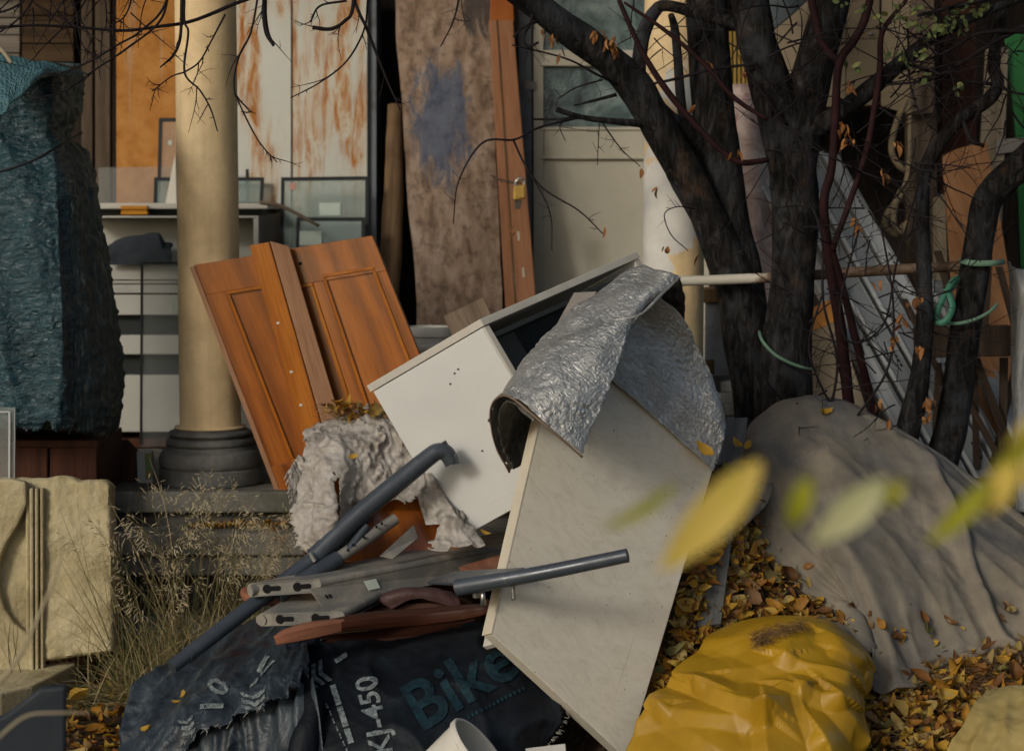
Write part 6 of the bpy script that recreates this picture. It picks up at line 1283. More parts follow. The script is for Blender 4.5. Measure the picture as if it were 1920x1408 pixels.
# overhead limb and the twigs that hang from it into the picture on the left
tw = MB()
tw.ptube([(780, -115, 7.3, 22), (640, -125, 7.15, 18), (480, -120, 7.0, 15), (300, -100, 6.9, 12), (100, -80, 6.8, 9), (-80, -60, 6.75, 6)], segs=10, wob=0.1, wsc=14)
LT = [
    [(-40, 58, 6.8, 3.5), (0, 53, 6.8, 3.5), (60, 48, 6.82, 4), (150, 52, 6.84, 4), (230, 58, 6.86, 4.5), (300, 50, 6.88, 4.5), (360, 40, 6.9, 5), (430, 12, 6.95, 5.5), (520, -30, 7.0, 7), (620, -120, 7.1, 9)],
    [(50, 190, 6.8, 1.5), (120, 170, 6.82, 2.2), (180, 130, 6.84, 2.6), (240, 90, 6.86, 3), (300, 40, 6.88, 3.4), (318, -20, 6.9, 4), (340, -100, 6.92, 5)],
    [(108, 140, 6.75, 1.8), (170, 115, 6.77, 2.5), (220, 85, 6.79, 3), (262, 60, 6.8, 3), (310, 8, 6.84, 4), (330, -100, 6.9, 5)],
    [(300, 127, 6.6, 2), (325, 104, 6.6, 4), (338, 70, 6.62, 4.5), (341, 0, 6.66, 5), (345, -110, 6.9, 6)],
    [(408, 247, 6.7, 1.6), (395, 205, 6.7, 2.2), (375, 170, 6.72, 2.6), (346, 136, 6.74, 3), (353, 62, 6.78, 3.2), (345, 30, 6.8, 3.5), (350, -100, 6.9, 5)],
    [(285, 172, 6.72, 1.5), (320, 145, 6.73, 2), (346, 136, 6.74, 2.6)], [(346, 136, 6.74, 2.5), (374, 116, 6.75, 2.5), (400, 70, 6.78, 2.5), (422, 28, 6.82, 3)],
    [(452, 210, 6.72, 1.6), (467, 208, 6.72, 2), (440, 172, 6.74, 2.5), (446, 112, 6.76, 3), (470, 62, 6.8, 3), (484, -10, 6.84, 3.5), (500, -120, 7.0, 5)],
    [(520, 305, 6.72, 1.5), (490, 272, 6.72, 2), (468, 235, 6.74, 2.2), (440, 176, 6.74, 2.4)], [(513, 86, 6.3, 4), (500, 60, 6.32, 7), (496, 20, 6.34, 7), (500, -40, 6.4, 7), (520, -120, 7.0, 9)],
    [(586, 52, 6.9, 6), (620, 55, 6.9, 5.5), (646, 40, 6.92, 5), (662, 12, 6.95, 5), (668, -110, 7.1, 7)], [(582, 42, 6.9, 2.5), (600, 12, 6.92, 3), (650, 2, 6.95, 3.5)],
    [(750, 206, 7.0, 2), (722, 142, 7.02, 3.5), (690, 60, 7.06, 4.5), (664, -5, 7.1, 5), (655, -115, 7.15, 6)], [(545, 184, 6.9, 1.6), (600, 155, 6.92, 2.2), (650, 115, 6.95, 2.6), (682, 58, 7.0, 2.8), (690, 0, 7.04, 3), (700, -115, 7.2, 4)],
    [(826, 88, 7.2, 1.5), (850, 40, 7.25, 2), (862, -10, 7.3, 2.5), (870, -80, 7.4, 3)], [(165, 105, 6.7, 1.5), (150, 70, 6.72, 1.8), (142, 20, 6.75, 2), (120, -80, 6.8, 3)],
    [(-20, 72, 6.6, 2), (30, 40, 6.62, 2.5), (60, 0, 6.66, 3), (90, -80, 6.8, 4)], [(-20, 30, 6.7, 3), (40, 5, 6.72, 3), (90, -70, 6.8, 4)], [(205, 50, 6.75, 2), (240, 20, 6.77, 2.5), (262, -90, 6.85, 4)],
    [(70, 100, 6.9, 1.2), (110, 60, 6.9, 1.6), (150, 20, 6.9, 2), (200, -90, 6.85, 3)], [(190, 65, 6.85, 1.5), (200, 35, 6.85, 2), (188, -90, 6.85, 3)]]
for l in LT:
    tw.ptube([(a_, b_, c_, d_ * 0.72) for a_, b_, c_, d_ in l], segs=6, wob=0.12, wsc=40, n=(len(l) - 1) * 8 + 1)
    c = spline([P(*p[:3]) for p in l], 20)
    for k in range(10):
        i = R.randint(1, 14); d = (c[i] - c[i + 2]).normalized()
        if k < 3: wander(tw, c[i], (d + rv() * 0.8), R.uniform(0.05, 0.16), 0.0022, 1, 0.22, 2)
        else: tw.tube([c[i], c[i] + (d * 0.3 + rv()).normalized() * R.uniform(0.006, 0.016)], [0.0022, 0.0008], segs=4, n=2, cap=False)
for k in range(26):
    wander(tw, P(R.uniform(-30, 300), R.uniform(-60, 30), R.uniform(6.7, 7.0)), Vector((R.uniform(-1, .6), R.uniform(-.3, .3), R.uniform(-1, .1))), R.uniform(0.12, 0.34), 0.003, 1, 0.16, 3)
# twigs around the stems in the middle
MT = [[(1425, 672, 7.4, 3), (1380, 640, 7.5, 2.5)], [(1235, 318, 7.5, 5), (1235, 220, 7.5, 4)],
      [(1240, 305, 7.45, 4), (1110, 60, 7.4, 4)]]
mid = MB()
for l in ([(1160, 0, 7.35, 4), (1200, 90, 7.36, 5), (1250, 170, 7.37, 6), (1305, 235, 7.38, 6), (1352, 282, 7.38, 6), (1390, 305, 7.38, 6), (1440, 300, 7.4, 5)],
          [(1170, 5, 7.3, 2.5), (1250, 60, 7.3, 4), (1320, 120, 7.3, 4.5), (1378, 185, 7.3, 4.5), (1440, 225, 7.3, 4)]):
    mid.ptube(l, segs=8, wob=0.1, wsc=20)
mid.build('red_twigs', M['stem_red'], tr, smooth=True)
for l in ([(960, 85, 7.5, 1.5), (1060, 110, 7.55, 2), (1115, 138, 7.6, 2.5), (1160, 160, 7.7, 3)], [(962, 70, 7.5, 1.5), (985, 50, 7.5, 2.4), (1010, 40, 7.55, 2.8)], [(1010, 80, 7.5, 2.5), (990, 88, 7.5, 2.5), (982, 70, 7.5, 2.5), (996, 40, 7.55, 3), (1000, 10, 7.58, 3)],
          [(1046, 186, 7.55, 1.2), (1080, 165, 7.58, 1.6), (1130, 150, 7.6, 2)], [(850, 420, 7.3, 1), (860, 340, 7.32, 1.5), (905, 268, 7.36, 2), (965, 262, 7.4, 2), (1010, 240, 7.45, 2.2), (1080, 222, 7.55, 2.6)],
          [(1130, 438, 7.3, 1.2), (1085, 395, 7.32, 1.6), (1020, 355, 7.34, 1.8), (985, 310, 7.38, 2), (962, 262, 7.4, 2)], [(1035, 470, 7.3, 1), (1030, 395, 7.32, 1.5), (985, 310, 7.36, 1.8)],
          [(1200, 312, 7.4, 1), (1165, 280, 7.42, 1.3), (1130, 232, 7.5, 1.6)], [(1120, 310, 7.5, 0.8), (1124, 225, 7.55, 1.2)], [(1060, 265, 7.5, 0.9), (1050, 235, 7.55, 1.2), (1075, 222, 7.6, 1.4)], [(1290, 470, 7.4, 0.9), (1258, 440, 7.4, 1.2), (1246, 402, 7.42, 1.1), (1270, 388, 7.45, 1.0), (1302, 392, 7.6, 1.2)],
          [(1210, 160, 7.6, 2), (1260, 150, 7.55, 3), (1340, 130, 7.5, 3), (1420, 120, 7.45, 3)], [(1400, 130, 7.4, 2), (1440, 190, 7.4, 3), (1475, 235, 7.45, 4)]):
    tw.ptube(l, segs=6, wob=0.1, wsc=40, n=(len(l) - 1) * 8 + 1)
    c = spline([P(*p[:3]) for p in l], 20)
    for k in range(4): i = R.randint(1, 16); wander(tw, c[i], rv(), R.uniform(0.03, 0.10), 0.0014, 1, 0.25, 1)
for k in range(16): wander(tw, P(R.uniform(1150, 1420), R.uniform(-30, 120), R.uniform(7.3, 7.7)), rv(-1, 0.2), R.uniform(0.15, 0.4), 0.003, 2, 0.16, 2)
# the brushy side towards the right
for k in range(70):
    x_ = R.uniform(1430, 1780); y_ = R.uniform(-20, 330)
    wander(tw, P(x_, y_, R.uniform(7.15, 7.5)), rv(-0.9, 0.9) + Vector((0.3, 0, 0)), R.uniform(0.15, 0.5), R.uniform(0.002, 0.0045), 2, 0.15, 2)
for k in range(60):
    x_ = R.uniform(1490, 1760); y_ = R.uniform(360, 760)
    wander(tw, P(x_, y_, R.uniform(7.2, 7.55)), rv(-0.6, 1.0), R.uniform(0.15, 0.42), R.uniform(0.002, 0.004), 2, 0.20, 2)
for l in ([(1600, 430, 7.3, 3), (1570, 560, 7.32, 4), (1605, 640, 7.34, 4), (1650, 600, 7.36, 3), (1690, 480, 7.4, 3), (1740, 300, 7.45, 2)], [(1530, 560, 7.3, 3), (1520, 640, 7.3, 4), (1540, 720, 7.32, 4), (1580, 770, 7.35, 4)], [(1600, 790, 7.3, 4), (1660, 680, 7.3, 4), (1680, 560, 7.32, 3.5), (1660, 420, 7.34, 3)], [(1560, 300, 7.3, 3), (1640, 330, 7.3, 2.5), (1720, 350, 7.3, 2), (1800, 320, 7.3, 2), (1870, 300, 7.3, 1.5)], [(1420, 690, 7.35, 3), (1450, 720, 7.35, 3), (1500, 760, 7.4, 4), (1545, 740, 7.4, 3)], [(1480, 320, 7.35, 4), (1530, 420, 7.3, 4), (1545, 560, 7.3, 4), (1560, 680, 7.32, 4), (1556, 790, 7.35, 5)]):
    l = [(a_ + R.uniform(-12, 12), b_ + R.uniform(-12, 12), c_, d_ * 0.62) for a_, b_, c_, d_ in l]; tw.ptube(l, segs=6, wob=0.1, wsc=30, n=(len(l) - 1) * 8 + 1)
    c = spline([P(*p[:3]) for p in l], 20)
    for k in range(5): i = R.randint(1, 16); wander(tw, c[i], rv(), R.uniform(0.06, 0.2), 0.0018, 1, 0.2, 2)
tag(tw.build('twigs', M['twig'], tr, smooth=True), kind='stuff')
dl = MB()
for (x_, y_, Y, k) in ((1025, 62, 7.55, 5), (1035, 80, 7.55, 3), (1120, 65, 7.55, 5), (1145, 80, 7.55, 7), (1155, 88, 7.55, 5), (1052, 95, 7.5, 2), (1333, 125, 7.45, 2), (1380, 290, 7.35, 3), (1200, 316, 7.4, 1), (1236, 358, 7.45, 2), (1254, 470, 7.5, 2), (1310, 195, 7.5, 1), (1395, 135, 7.4, 2), (962, 425, 7.3, 2), (1132, 435, 7.3, 1), (1310, 480, 7.5, 1), (1580, 235, 7.3, 6), (1590, 260, 7.3, 6), (1680, 275, 7.25, 4), (1600, 160, 7.3, 4), (1720, 555, 7.2, 5), (1690, 600, 7.2, 5), (1676, 640, 7.2, 7), (1725, 655, 7.2, 4), (1712, 570, 7.2, 4), (1745, 755, 7.2, 7), (1740, 780, 7.2, 5), (1672, 800, 7.2, 2), (1648, 750, 7.2, 3), (1640, 520, 7.25, 2), (1610, 420, 7.3, 3), (1655, 320, 7.3, 3)):
    for i in range(k):
        leaf_shape(dl, P(x_ + R.uniform(-9, 9), y_ + R.uniform(-12, 8), Y + R.uniform(-.03, .03)), Vector((R.uniform(-.5, .5), R.uniform(-.4, .4), R.uniform(-1.2, -.3))), rv(), R.uniform(0.025, 0.05), R.uniform(0.012, 0.022), R.uniform(-.6, .6), R.uniform(0.1, 0.9))
tag(dl.build('dry_leaves', M['dry_leaf'], tr, smooth=True), kind='stuff')
gl = MB()
for (x_, y_, Y, k, sp) in ((1640, 30, 7.3, 8, 26), (1600, 20, 7.3, 5, 30), (1700, 20, 7.3, 14, 30), (1720, 45, 7.3, 8, 16), (1775, 25, 7.3, 12, 26), (1800, 50, 7.3, 8, 20), (1830, 10, 7.3, 8, 25), (1680, 105, 7.3, 9, 18), (1725, 100, 7.3, 6, 16), (1600, 128, 7.3, 5, 12), (1755, 60, 7.3, 8, 16), (1795, 165, 7.3, 5, 14), (1740, 140, 7.3, 3, 12), (1765, 45, 7.3, 6, 14)):
    for i in range(k):
        leaf_shape(gl, P(x_ + R.uniform(-sp, sp), y_ + R.uniform(-sp, sp) * 0.7, Y + R.uniform(-.06, .06)), Vector((R.uniform(-1, 1), R.uniform(-.6, .3), R.uniform(-1, .4))), Vector((R.uniform(-.6, .6), -1, R.uniform(-.2, .8))), R.uniform(0.018, 0.042), R.uniform(0.012, 0.022), R.uniform(-.4, .4), R.uniform(0, .4))
tag(gl.build('green_leaves', M['green_leaf'], tr, smooth=True), kind='stuff')

# unseen crown above the picture, added to shade the right side
cw = MB(); cl_ = MB(); tips = []
for k in range(26):
    b_ = Vector((R.uniform(0.5, 1.6), R.uniform(6.6, 7.9), R.uniform(2.9, 3.2))); wander(cw, b_, Vector((R.uniform(-.7, 1.2), R.uniform(-1.2, .5), R.uniform(0.1, 0.7))), R.uniform(0.8, 1.6), 0.014, 2, 0.12, 4, 0.0, 6, tips)
for a_, b_ in ((P(1300, -260, 7.9), Vector((0.9, 7.2, 3.2))), (P(1380, -200, 7.5), Vector((1.1, 7.0, 3.3))), (P(1600, -220, 7.56), Vector((1.6, 7.0, 3.3)))): cw.tube([a_, a_.lerp(b_, 0.5) + Vector((0, 0, .05)), b_, b_ + Vector((0.2, -0.6, 0.4))], [0.05, 0.042, 0.034, 0.02], segs=8)
for k in range(1300):
    c_, d_ = R.choice(tips); q_ = c_ + Vector((R.gauss(0, .22), R.gauss(0, .22), R.gauss(0, .14)))
    if q_.z < 1.75 + q_.y * 0.1098 + 0.22: q_.z = 1.75 + q_.y * 0.1098 + R.uniform(0.22, 0.5)
    L_ = R.uniform(0.05, 0.085); leaf_shape(cl_, q_, rv(-1, .3), rv(), L_, L_ * 0.55, R.uniform(-.3, .3), .2)
tag(cw.build('unseen_crown_branches', M['twig'], tr, smooth=True), kind='stuff'); tag(cl_.build('unseen_crown_leaves', M['green_leaf'], tr, smooth=True), kind='stuff')
rs = thing('red_stemmed_shrub', 'thin dark red shrub stems growing up beside the forked trunk', 'shrub', P(1600, 960, 7.3))
for l in ([(1610, 940, 7.66, 12), (1592, 760, 7.6, 11), (1576, 620, 7.5, 11), (1560, 520, 7.42, 10), (1549, 450, 7.38, 10), (1545, 375, 7.34, 9), (1560, 310, 7.33, 8), (1567, 200, 7.32, 8), (1574, 118, 7.3, 8), (1600, 78, 7.3, 8), (1622, 35, 7.3, 8), (1640, -40, 7.3, 7)],
          [(1575, 118, 7.31, 8), (1545, 90, 7.34, 8), (1532, 50, 7.36, 8), (1518, -20, 7.38, 7)], [(1670, 940, 7.64, 8), (1640, 780, 7.6, 8), (1610, 660, 7.5, 8), (1580, 540, 7.42, 7), (1556, 455, 7.38, 6)], [(1700, 0, 7.35, 4), (1655, 60, 7.36, 5), (1650, 130, 7.36, 6), (1640, 200, 7.36, 6), (1625, 280, 7.36, 6), (1600, 360, 7.36, 6), (1560, 470, 7.36, 6)]):
    MB().ptube(l, segs=10, wob=0.10, wsc=18).build('stem', M['stem_red'], rs, smooth=True)

rt = thing('right_tree', 'slim dark tree tied with green strap at the right', 'tree', P(1750, 1020, 7.6))
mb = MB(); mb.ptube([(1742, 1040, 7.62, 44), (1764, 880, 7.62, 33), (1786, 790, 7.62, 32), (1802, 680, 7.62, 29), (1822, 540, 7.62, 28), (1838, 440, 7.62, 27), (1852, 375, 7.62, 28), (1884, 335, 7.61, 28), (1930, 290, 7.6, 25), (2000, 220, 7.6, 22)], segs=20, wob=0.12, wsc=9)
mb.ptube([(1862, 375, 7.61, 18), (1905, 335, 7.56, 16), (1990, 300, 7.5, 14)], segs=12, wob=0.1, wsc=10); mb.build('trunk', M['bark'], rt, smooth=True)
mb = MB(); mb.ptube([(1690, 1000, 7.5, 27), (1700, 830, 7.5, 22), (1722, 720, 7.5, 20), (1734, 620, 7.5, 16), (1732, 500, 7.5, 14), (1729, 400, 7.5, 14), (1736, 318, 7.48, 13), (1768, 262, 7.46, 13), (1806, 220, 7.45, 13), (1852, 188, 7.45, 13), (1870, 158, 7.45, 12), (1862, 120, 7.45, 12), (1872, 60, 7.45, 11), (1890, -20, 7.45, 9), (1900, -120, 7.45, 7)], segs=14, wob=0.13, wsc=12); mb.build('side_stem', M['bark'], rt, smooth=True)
mb = MB()
for k in range(40): wander(mb, P(R.uniform(1700, 1920), R.uniform(-30, 260), R.uniform(7.2, 7.45)), rv(-1, 0.8), R.uniform(0.15, 0.5), R.uniform(0.002, 0.0045), 2, 0.15, 2)
for l in ([(1930, 45, 7.3, 6), (1860, 82, 7.32, 5), (1800, 120, 7.34, 4), (1740, 150, 7.36, 3), (1660, 160, 7.38, 2)], [(1700, 122, 7.3, 2), (1770, 100, 7.3, 3), (1840, 62, 7.3, 4), (1930, 60, 7.3, 5)], [(1860, 158, 7.4, 4), (1790, 150, 7.38, 3), (1700, 120, 7.36, 2.5)], [(1870, 160, 7.4, 4), (1905, 175, 7.38, 3), (1960, 180, 7.36, 3)], [(1720, 30, 7.3, 3), (1760, 20, 7.3, 4), (1850, 0, 7.3, 4)], [(1805, 225, 7.4, 4), (1820, 262, 7.38, 5), (1845, 274, 7.38, 3)]):
    mb.ptube(l, segs=6, wob=0.1, wsc=30)
for k in range(12): wander(mb, P(R.uniform(1640, 1860), R.uniform(380, 700), R.uniform(7.2, 7.5)), rv(-.4, 1), R.uniform(0.15, 0.4), 0.0025, 2, 0.18, 2)
tag(mb.build('twigs', M['twig'], rt, smooth=True), kind='stuff')

# horizontal pole and straps
tag(MB().ptube([(1225, 529, 7.74, 9.5), (1440, 521, 7.70, 9.5), (1640, 508, 7.68, 10), (1830, 498, 7.66, 10)], segs=16, n=30, wob=0.04, wsc=20).build('horizontal_pole', M['pole'], smooth=True), 'peeling pole running level between the two trees', 'pole')
def ribbon(name, label, pts, w, mat):
    mb = MB(); c = spline([P(*p) for p in pts], 50); 
    for i, p in enumerate(c):
        d = (c[min(i + 1, 49)] - c[max(0, i - 1)]).normalized(); s = d.cross(Vector((0, -1, 0.15))).normalized(); s = s if s.length > 0.1 else Vector((0, 0, 1))
        mb.v += [p - s * w, p + s * w]
    for i in range(49): mb.face((2 * i, 2 * i + 1, 2 * i + 3, 2 * i + 2), [(0, 0)] * 4)
    return tag(mb.build(name, M[mat], smooth=True, solid=0.002), label, 'strap')
ribbon('green_strap', 'pale green strap tied round the right tree at the pole', [(1884, 490, 7.70), (1870, 493, 7.56), (1830, 494, 7.54), (1806, 490, 7.56), (1802, 487, 7.64)], 0.011, 'strap_pale')
ribbon('green_strap', 'dark green strap loop hanging left of the right tree', [(1800, 520, 7.58), (1785, 530, 7.54), (1768, 560, 7.52), (1756, 590, 7.51), (1760, 604, 7.50), (1775, 600, 7.49), (1786, 575, 7.50), (1780, 545, 7.53), (1798, 522, 7.58)], 0.012, 'strap')
ribbon('green_strap', 'thin pale strap curving across the right trunk below the loop', [(1770, 606, 7.52), (1800, 606, 7.52), (1830, 598, 7.53), (1855, 585, 7.56), (1870, 570, 7.6)], 0.006, 'strap_pale')
tag(MB().ptube([(1424, 622, 7.60, 3), (1430, 640, 7.47, 3.2), (1452, 664, 7.44, 3.2), (1480, 680, 7.44, 3.2), (1508, 690, 7.46, 3), (1530, 694, 7.52, 3)], segs=8).build('green_wire', M['strap_pale'], smooth=True), 'pale green wire wrapped across the forked trunk', 'wire')

# ------------------------------------------------------------------ leaves, needles and grass on the ground
def inpoly(x_, y_, poly):
    c = False; j = len(poly) - 1
    for i in range(len(poly)):
        if (poly[i][1] > y_) != (poly[j][1] > y_) and x_ < (poly[j][0] - poly[i][0]) * (y_ - poly[i][1]) / (poly[j][1] - poly[i][1]) + poly[i][0]: c = not c
        j = i
    return c
def scatter(poly, n, tree, fn):
    xs = [p[0] for p in poly]; ys = [p[1] for p in poly]; k = 0; tries = 0
    while k < n and tries < n * 20:
        tries += 1; x_ = R.uniform(min(xs), max(xs)); y_ = R.uniform(min(ys), max(ys))
        if not inpoly(x_, y_, poly): continue
        h = tree.ray_cast(CAMV, ray(x_, y_).normalized())
        if h[0] is None: continue
        nn = h[1] if h[1].z > 0 else -h[1]; fn(h[0], nn); k += 1
lit = MB()
def drop(p, n, mb=None, s=1.0, lift=0.022):
    d = rv(-.35, .35); nn = (n + rv() * 0.55).normalized(); d = (d - nn * d.dot(nn)).normalized()
    L = R.choice((R.uniform(0.018, 0.035), R.uniform(0.03, 0.06), R.uniform(0.04, 0.08))) * s
    leaf_shape(mb or lit, p + n * R.uniform(0.002, lift), d, nn, L, L * R.uniform(0.3, 0.75), R.uniform(-1.2, 1.4), R.uniform(-.6, 1.6))
strip = [(1345, 930), (1440, 900), (1440, 1000), (1490, 1070), (1600, 1125), (1640, 1180), (1600, 1200), (1500, 1175), (1400, 1180), (1320, 1215), (1260, 1300), (1190, 1360), (1185, 1330), (1240, 1250), (1270, 1170), (1300, 1060)]
scatter([(1348, 880), (1400, 880), (1405, 1000), (1480, 1078), (1600, 1140), (1620, 1185), (1400, 1185), (1320, 1220), (1260, 1310), (1190, 1370), (1185, 1340), (1240, 1250), (1270, 1170), (1300, 1060)], 1000, BKV, lambda p, n: drop(p, n, None, 1.0, 0.035))
scatter([(1345, 890), (1400, 880), (1400, 1010), (1350, 1030), (1310, 1100), (1280, 1180), (1250, 1240), (1300, 1060)], 260, BKV, lambda p, n: drop(p, n, None, 1.0, 0.06))
scatter([(1590, 1330), (1650, 1290), (1760, 1260), (1960, 1190), (1960, 1480), (1580, 1480)], 900, GB, drop)
scatter([(1590, 1330), (1650, 1290), (1760, 1260), (1960, 1190), (1960, 1480), (1580, 1480)], 220, GB, lambda p, n: drop(p, n, None, 1.15, 0.05))
scatter([(90, 1310), (280, 1270), (260, 1480), (90, 1480)], 260, GB, drop)
scatter([(280, 1250), (430, 1180), (480, 1200), (300, 1290)], 40, GB, drop)
scatter([(1500, 1060), (1640, 1200), (1660, 1290), (1900, 1200), (1900, 1120), (1700, 1180)], 34, CB, lambda p, n: drop(p, n, None, 0.8, 0.008))
tag(lit.build('leaf_litter', M['litter'], smooth=True, origin=(0.5, 6.6, 0)), 'fallen yellow and brown leaves lying over the ground', 'leaves', kind='stuff')
sl = MB()
for k in range(150): drop(Vector((R.uniform(-1.3, -0.75), R.uniform(7.88, 7.965), 0.517)), Vector((0, 0, 1)), sl, 0.7, 0.012)
for k in range(60): drop(P(R.uniform(620, 728), R.uniform(770, 792), R.uniform(6.95, 7.12)) , Vector((0, -.2, 1)), sl, 0.95, 0.02)
tag(sl.build('leaf_scatter', M['litter'], smooth=True), 'small drifts of dry leaves on the step and on the torn film', 'leaves', kind='stuff')
nd = MB()
def needle(p, n, L=0.09):
    d = rv(-.25, .25); d = (d - n * d.dot(n) * 0.8).normalized(); c = p + n * R.uniform(0.004, 0.03); l = R.uniform(0.5, 1) * L
    nd.tube([c - d * l / 2, c + n * R.uniform(-.004, .01), c + d * l / 2], [0.0006, 0.0008, 0.0005], segs=3, n=3, cap=False)
scatter(strip, 420, BKV, needle); scatter([(1590, 1330), (1650, 1290), (1960, 1190), (1960, 1480), (1580, 1480)], 900, GB, needle); scatter([(1740, 1250), (1920, 1200), (1920, 1310), (1760, 1330)], 500, GB, needle)
scatter([(1415, 1200), (1440, 1188), (1505, 1176), (1512, 1186), (1470, 1200), (1440, 1218), (1420, 1216)], 260, YBV, lambda p, n: needle(p, n, 0.055))
for k in range(70): needle(P(R.uniform(600, 720), R.uniform(772, 796), R.uniform(6.92, 7.1)), Vector((0, -.3, 1)), 0.10)
tag(nd.build('pine_needles', M['needle'], origin=(0.5, 6.6, 0)), 'brown pine needles strewn over leaves, film and yellow bag', 'needles', kind='stuff')
def one_leaf(x_, y_, tree, L, label, mat='litter', plane=None):
    mb = MB()
    if plane: p, n = PL(x_, y_, plane, 0.006), plane[1]
    else:
        h = tree.ray_cast(CAMV, ray(x_, y_).normalized())
        if h[0] is None: return
        p = h[0]; n = h[1] if h[1].dot(CAMV - p) > 0 else -h[1]
    d = rv(-.3, .3); d = (d - n * d.dot(n)).normalized(); leaf_shape(mb, p + n * 0.005, d, n, L, L * 0.5, 0.5, 0.4)
    tag(mb.build('fallen_leaf', M[mat], smooth=True), label, 'leaf', 'single fallen leaves')
one_leaf(1535, 778, CB, 0.06, 'yellow leaf lying on the crest of the canvas heap'); one_leaf(1560, 775, CB, 0.035, 'small orange leaf beside the crest leaf on the canvas')
one_leaf(1425, 1200, YBV, 0.055, 'pale curled leaf on top of the yellow bag'); one_leaf(272, 1372, LB, 0.055, 'orange leaf on the lower left of the lighter sack sheet'); one_leaf(350, 1300, LB, 0.05, 'orange leaf on the upper left of the lighter sack sheet'); one_leaf(325, 1322, LB, 0.045, 'brown leaf beside the orange one on the lighter sack sheet')
one_leaf(900, 1000, None, 0.04, 'yellow leaf on the channel below the white cabinet', plane=(P(900, 1004, 6.62), Vector((0.1, -0.4, 0.9)).normalized()))
one_leaf(654, 858, None, 0.035, 'small yellow leaf stuck on the torn film', plane=(P(654, 858, 6.66), Vector((0, -0.9, 0.3)).normalized()))
one_leaf(1336, 858, None, 0.075, 'brown curled leaf at the lower corner of the hanging foil', plane=(P(1336, 858, 6.46), Vector((0, -0.8, 0.5)).normalized()))
one_leaf(1390, 845, None, 0.06, 'orange leaf between the grey plank and the canvas heap', plane=(P(1390, 845, 6.92), Vector((0, -0.6, 0.8)).normalized()))
one_leaf(1405, 832, None, 0.05, 'second orange leaf by the upright grey plank', plane=(P(1405, 832, 6.98), Vector((0, -0.6, 0.8)).normalized()))

# grass beside the carved panel
gr = MB(); se = MB()
def blade(mb, p, d, L, w, bend):
    b = len(mb.v); n = 5; q = p.copy(); dd = d.normalized(); s = dd.cross(Vector((R.uniform(-1, 1), -1, 0))).normalized()
    for i in range(n + 1):
        f = i / n; ww = w * (1 - f) ** 0.7 + 0.0002; mb.v += [q - s * ww, q + s * ww]; dd = (dd + bend / n).normalized(); q = q + dd * L / n
    for i in range(n): a = b + 2 * i; mb.face((a, a + 1, a + 3, a + 2), [(0, 0)] * 4)
    return q, dd
def gpos(x0, x1, y0, y1):
    x_, y_ = R.uniform(x0, x1), R.uniform(y0, y1); v = P(x_, 1200, y_); v.z = gh(v.x, v.y); return v
for k in range(700):
    p = gpos(225, 470, 7.05, 7.5) if R.random() < 0.8 else gpos(140, 640, 7.1, 7.5)
    blade(gr, p, Vector((R.gauss(0, .35), R.gauss(-.1, .25), 1)), R.uniform(0.10, 0.36), R.uniform(0.0012, 0.0030), Vector((R.gauss(0, .7), R.gauss(-.2, .4), R.uniform(-.9, 0.0))))
for k in range(380):                             # flattened tuft by the slab
    p = gpos(130, 330, 6.95, 7.2); blade(gr, p, Vector((R.gauss(-.4, .5), R.gauss(-.3, .3), R.uniform(.2, .8))), R.uniform(0.10, 0.28), R.uniform(0.001, 0.002), Vector((R.gauss(-.4, .4), -.2, -1.0)))
for k in range(80):                             # flowering stalks with drooping heads
    p = gpos(235, 470, 7.08, 7.5) if k < 64 else gpos(440, 620, 7.15, 7.45); L = R.uniform(0.36, 0.80) * (1.0 if k < 64 else 0.75)
    d = Vector((R.gauss(0, .16), R.gauss(-.05, .10), 1)).normalized(); n = 8; pts = [p]; dd = d; b = Vector((R.choice((-1, 1)) * R.uniform(.2, .9), R.gauss(-.2, .2), -.5))
    for i in range(n): dd = (dd + b * (i / n) ** 2 * 0.4).normalized(); pts.append(pts[-1] + dd * L / n)
    gr.tube(pts, [lerp(0.0012, 0.0005, i / n) for i in range(n + 1)], segs=3, n=n + 1, cap=False)
    if R.random() < 0.85:
        up = R.random() < 0.25
        for j in range(R.randint(16, 42)):
            f = R.uniform(0.78, 1.0); i = min(n - 1, int(f * n)); q = pts[i].lerp(pts[i + 1], f * n - i); ax_ = (pts[i + 1] - pts[i]).normalized()
            sd = (ax_ * R.uniform(.5, 1.1) + rv() * 0.55 + Vector((0, 0, 0.1 if up else -0.75))).normalized(); q2 = q + sd * R.uniform(0.006, 0.055)
            if R.random() < 0.6: gr.tube([q, q2], [0.0003, 0.0003], segs=3, n=2, cap=False)
            e = (sd + Vector((0, 0, -0.25))).normalized() * R.uniform(0.014, 0.028); se.tube([q2, q2 + e * 0.4, q2 + e], [0.0005, R.uniform(.0012, .0021), 0.0004], segs=4, n=3, cap=False)
for k in range(160):                             # long green blades
    p = gpos(225, 460, 7.05, 7.4); blade(gr, p, Vector((R.gauss(0, .25), R.gauss(-.1, .15), 1)), R.uniform(0.3, 0.62), R.uniform(0.0012, 0.0022), Vector((R.gauss(0, .6), R.gauss(-.2, .3), R.uniform(-.8, -.1))))
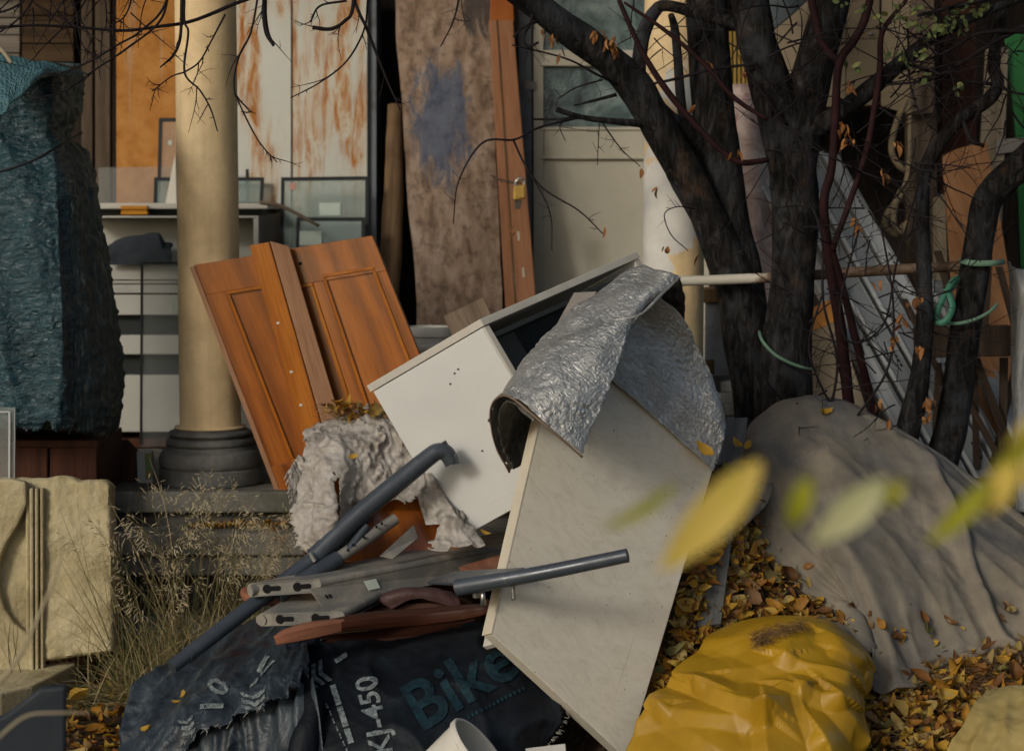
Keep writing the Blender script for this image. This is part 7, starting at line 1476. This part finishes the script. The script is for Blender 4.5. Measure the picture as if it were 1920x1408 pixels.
for (x0, y0, x1, y1, Y) in ((205, 1200, 60, 900, 7.12), (215, 1150, 175, 1010, 7.1), (30, 1260, 5, 1120, 7.0), (20, 1250, 60, 1090, 7.0), (180, 1240, 110, 1030, 7.1), (330, 1100, 320, 850, 7.3), (430, 1090, 438, 870, 7.4), (300, 1150, 240, 880, 7.3), (205, 1230, 90, 960, 7.08)):
    for k in range(3): blade(gr, P(x0 + R.uniform(-10, 10), y0, Y), P(x1, y1, Y) - P(x0, y0, Y) + rv() * 0.08, (P(x1, y1, Y) - P(x0, y0, Y)).length * R.uniform(.7, 1.05), 0.0016, Vector((R.gauss(0, .3), 0, -.2)))
tag(gr.build('dry_grass', M['grass'], origin=P(330, 1300, 7.3)), 'dry wild grass growing between the carved panel and the steps', 'grass', kind='stuff')
tag(se.build('grass_seed_heads', M['seed'], origin=P(330, 1300, 7.3)), 'pale seed heads on the dry grass', 'grass', kind='stuff')

# ------------------------------------------------------------------ leaves close to the lens
fb = thing('leafy_twig', 'blurred twig with yellow and green leaves close to the lens', 'twig', P(1700, 900, 1.5))
MB().ptube([(1255, 908, 1.5, 1.2), (1400, 872, 1.5, 1.8), (1540, 902, 1.5, 2), (1690, 905, 1.5, 2.2), (1800, 900, 1.5, 2.4), (1960, 800, 1.5, 3), (2400, 500, 1.52, 5)], segs=6).build('stem', M['twig'], fb, smooth=True)
def big_leaf(x0, y0, x1, y1, wpx, mat, Y=1.5, roll=0.0, fold=0.15, curl=0.15):
    a, b = P(x0, y0, Y), P(x1, y1, Y + 0.02); mb = MB(); d = b - a; L = d.length; d.normalize(); n0 = Vector((roll, -1, 0.15)).normalized(); s = d.cross(n0).normalized(); n0 = s.cross(d); W = wpx * mpp(Y); k = 12
    for i in range(k + 1):
        f = i / k; w = W * 0.5 * math.sin(math.pi * (0.02 + 0.97 * f) ** 0.8) ** 0.9; o = n0 * (curl * L * math.sin(math.pi * f)); mid = a + d * L * f + o
        mb.v += [mid - s * w + n0 * fold * w, mid - s * w * 0.5 + n0 * fold * w * .4, mid, mid + s * w * 0.5 + n0 * fold * w * .4, mid + s * w + n0 * fold * w]
    for i in range(k):
        for j in range(4): q = 5 * i + j; mb.face((q, q + 1, q + 6, q + 5), [(0, 0)] * 4)
    mb.build('leaf', M[mat], fb, smooth=True)
big_leaf(1425, 866, 1236, 1072, 84, 'leaf_yellow', curl=0.12); big_leaf(1270, 905, 1120, 992, 26, 'leaf_green', roll=0.6)
big_leaf(1516, 892, 1478, 990, 44, 'leaf_green'); big_leaf(1660, 900, 1524, 1018, 66, 'leaf_pale'); big_leaf(1695, 900, 1640, 950, 40, 'leaf_green')
big_leaf(1860, 900, 1736, 1022, 40, 'leaf_green'); big_leaf(1900, 870, 1838, 968, 58, 'leaf_yellow', roll=-.2); big_leaf(1985, 780, 1862, 880, 48, 'leaf_green'); big_leaf(1990, 860, 1895, 905, 56, 'leaf_yellow'); big_leaf(1960, 770, 1885, 850, 40, 'leaf_yellow')
for i, (l, lab) in enumerate((([(-30, 1410, 3.2, 2.5), (20, 1362, 3.2, 2.5), (55, 1340, 3.2, 2.2), (100, 1336, 3.2, 2), (160, 1336, 3.2, 1.2)], 'pale dry stalk out of focus across the dark slate board'), ([(-20, 1300, 3.4, 4), (30, 1240, 3.4, 4), (75, 1150, 3.4, 3.5), (110, 1060, 3.4, 2.5), (118, 1000, 3.4, 1.5)], 'blurred straw stalk in front of the carved panel'), ([(-30, 70, 5.6, 4), (0, 92, 5.6, 4), (14, 108, 5.6, 3.8), (21, 119, 5.6, 3.2)], 'pale stalk tip above the teal tarp flap'))):
    tag(MB().ptube(l, segs=8).build('dry_stalk', M['stalk'], smooth=True), lab, 'stalk', 'blurred dry stalks')
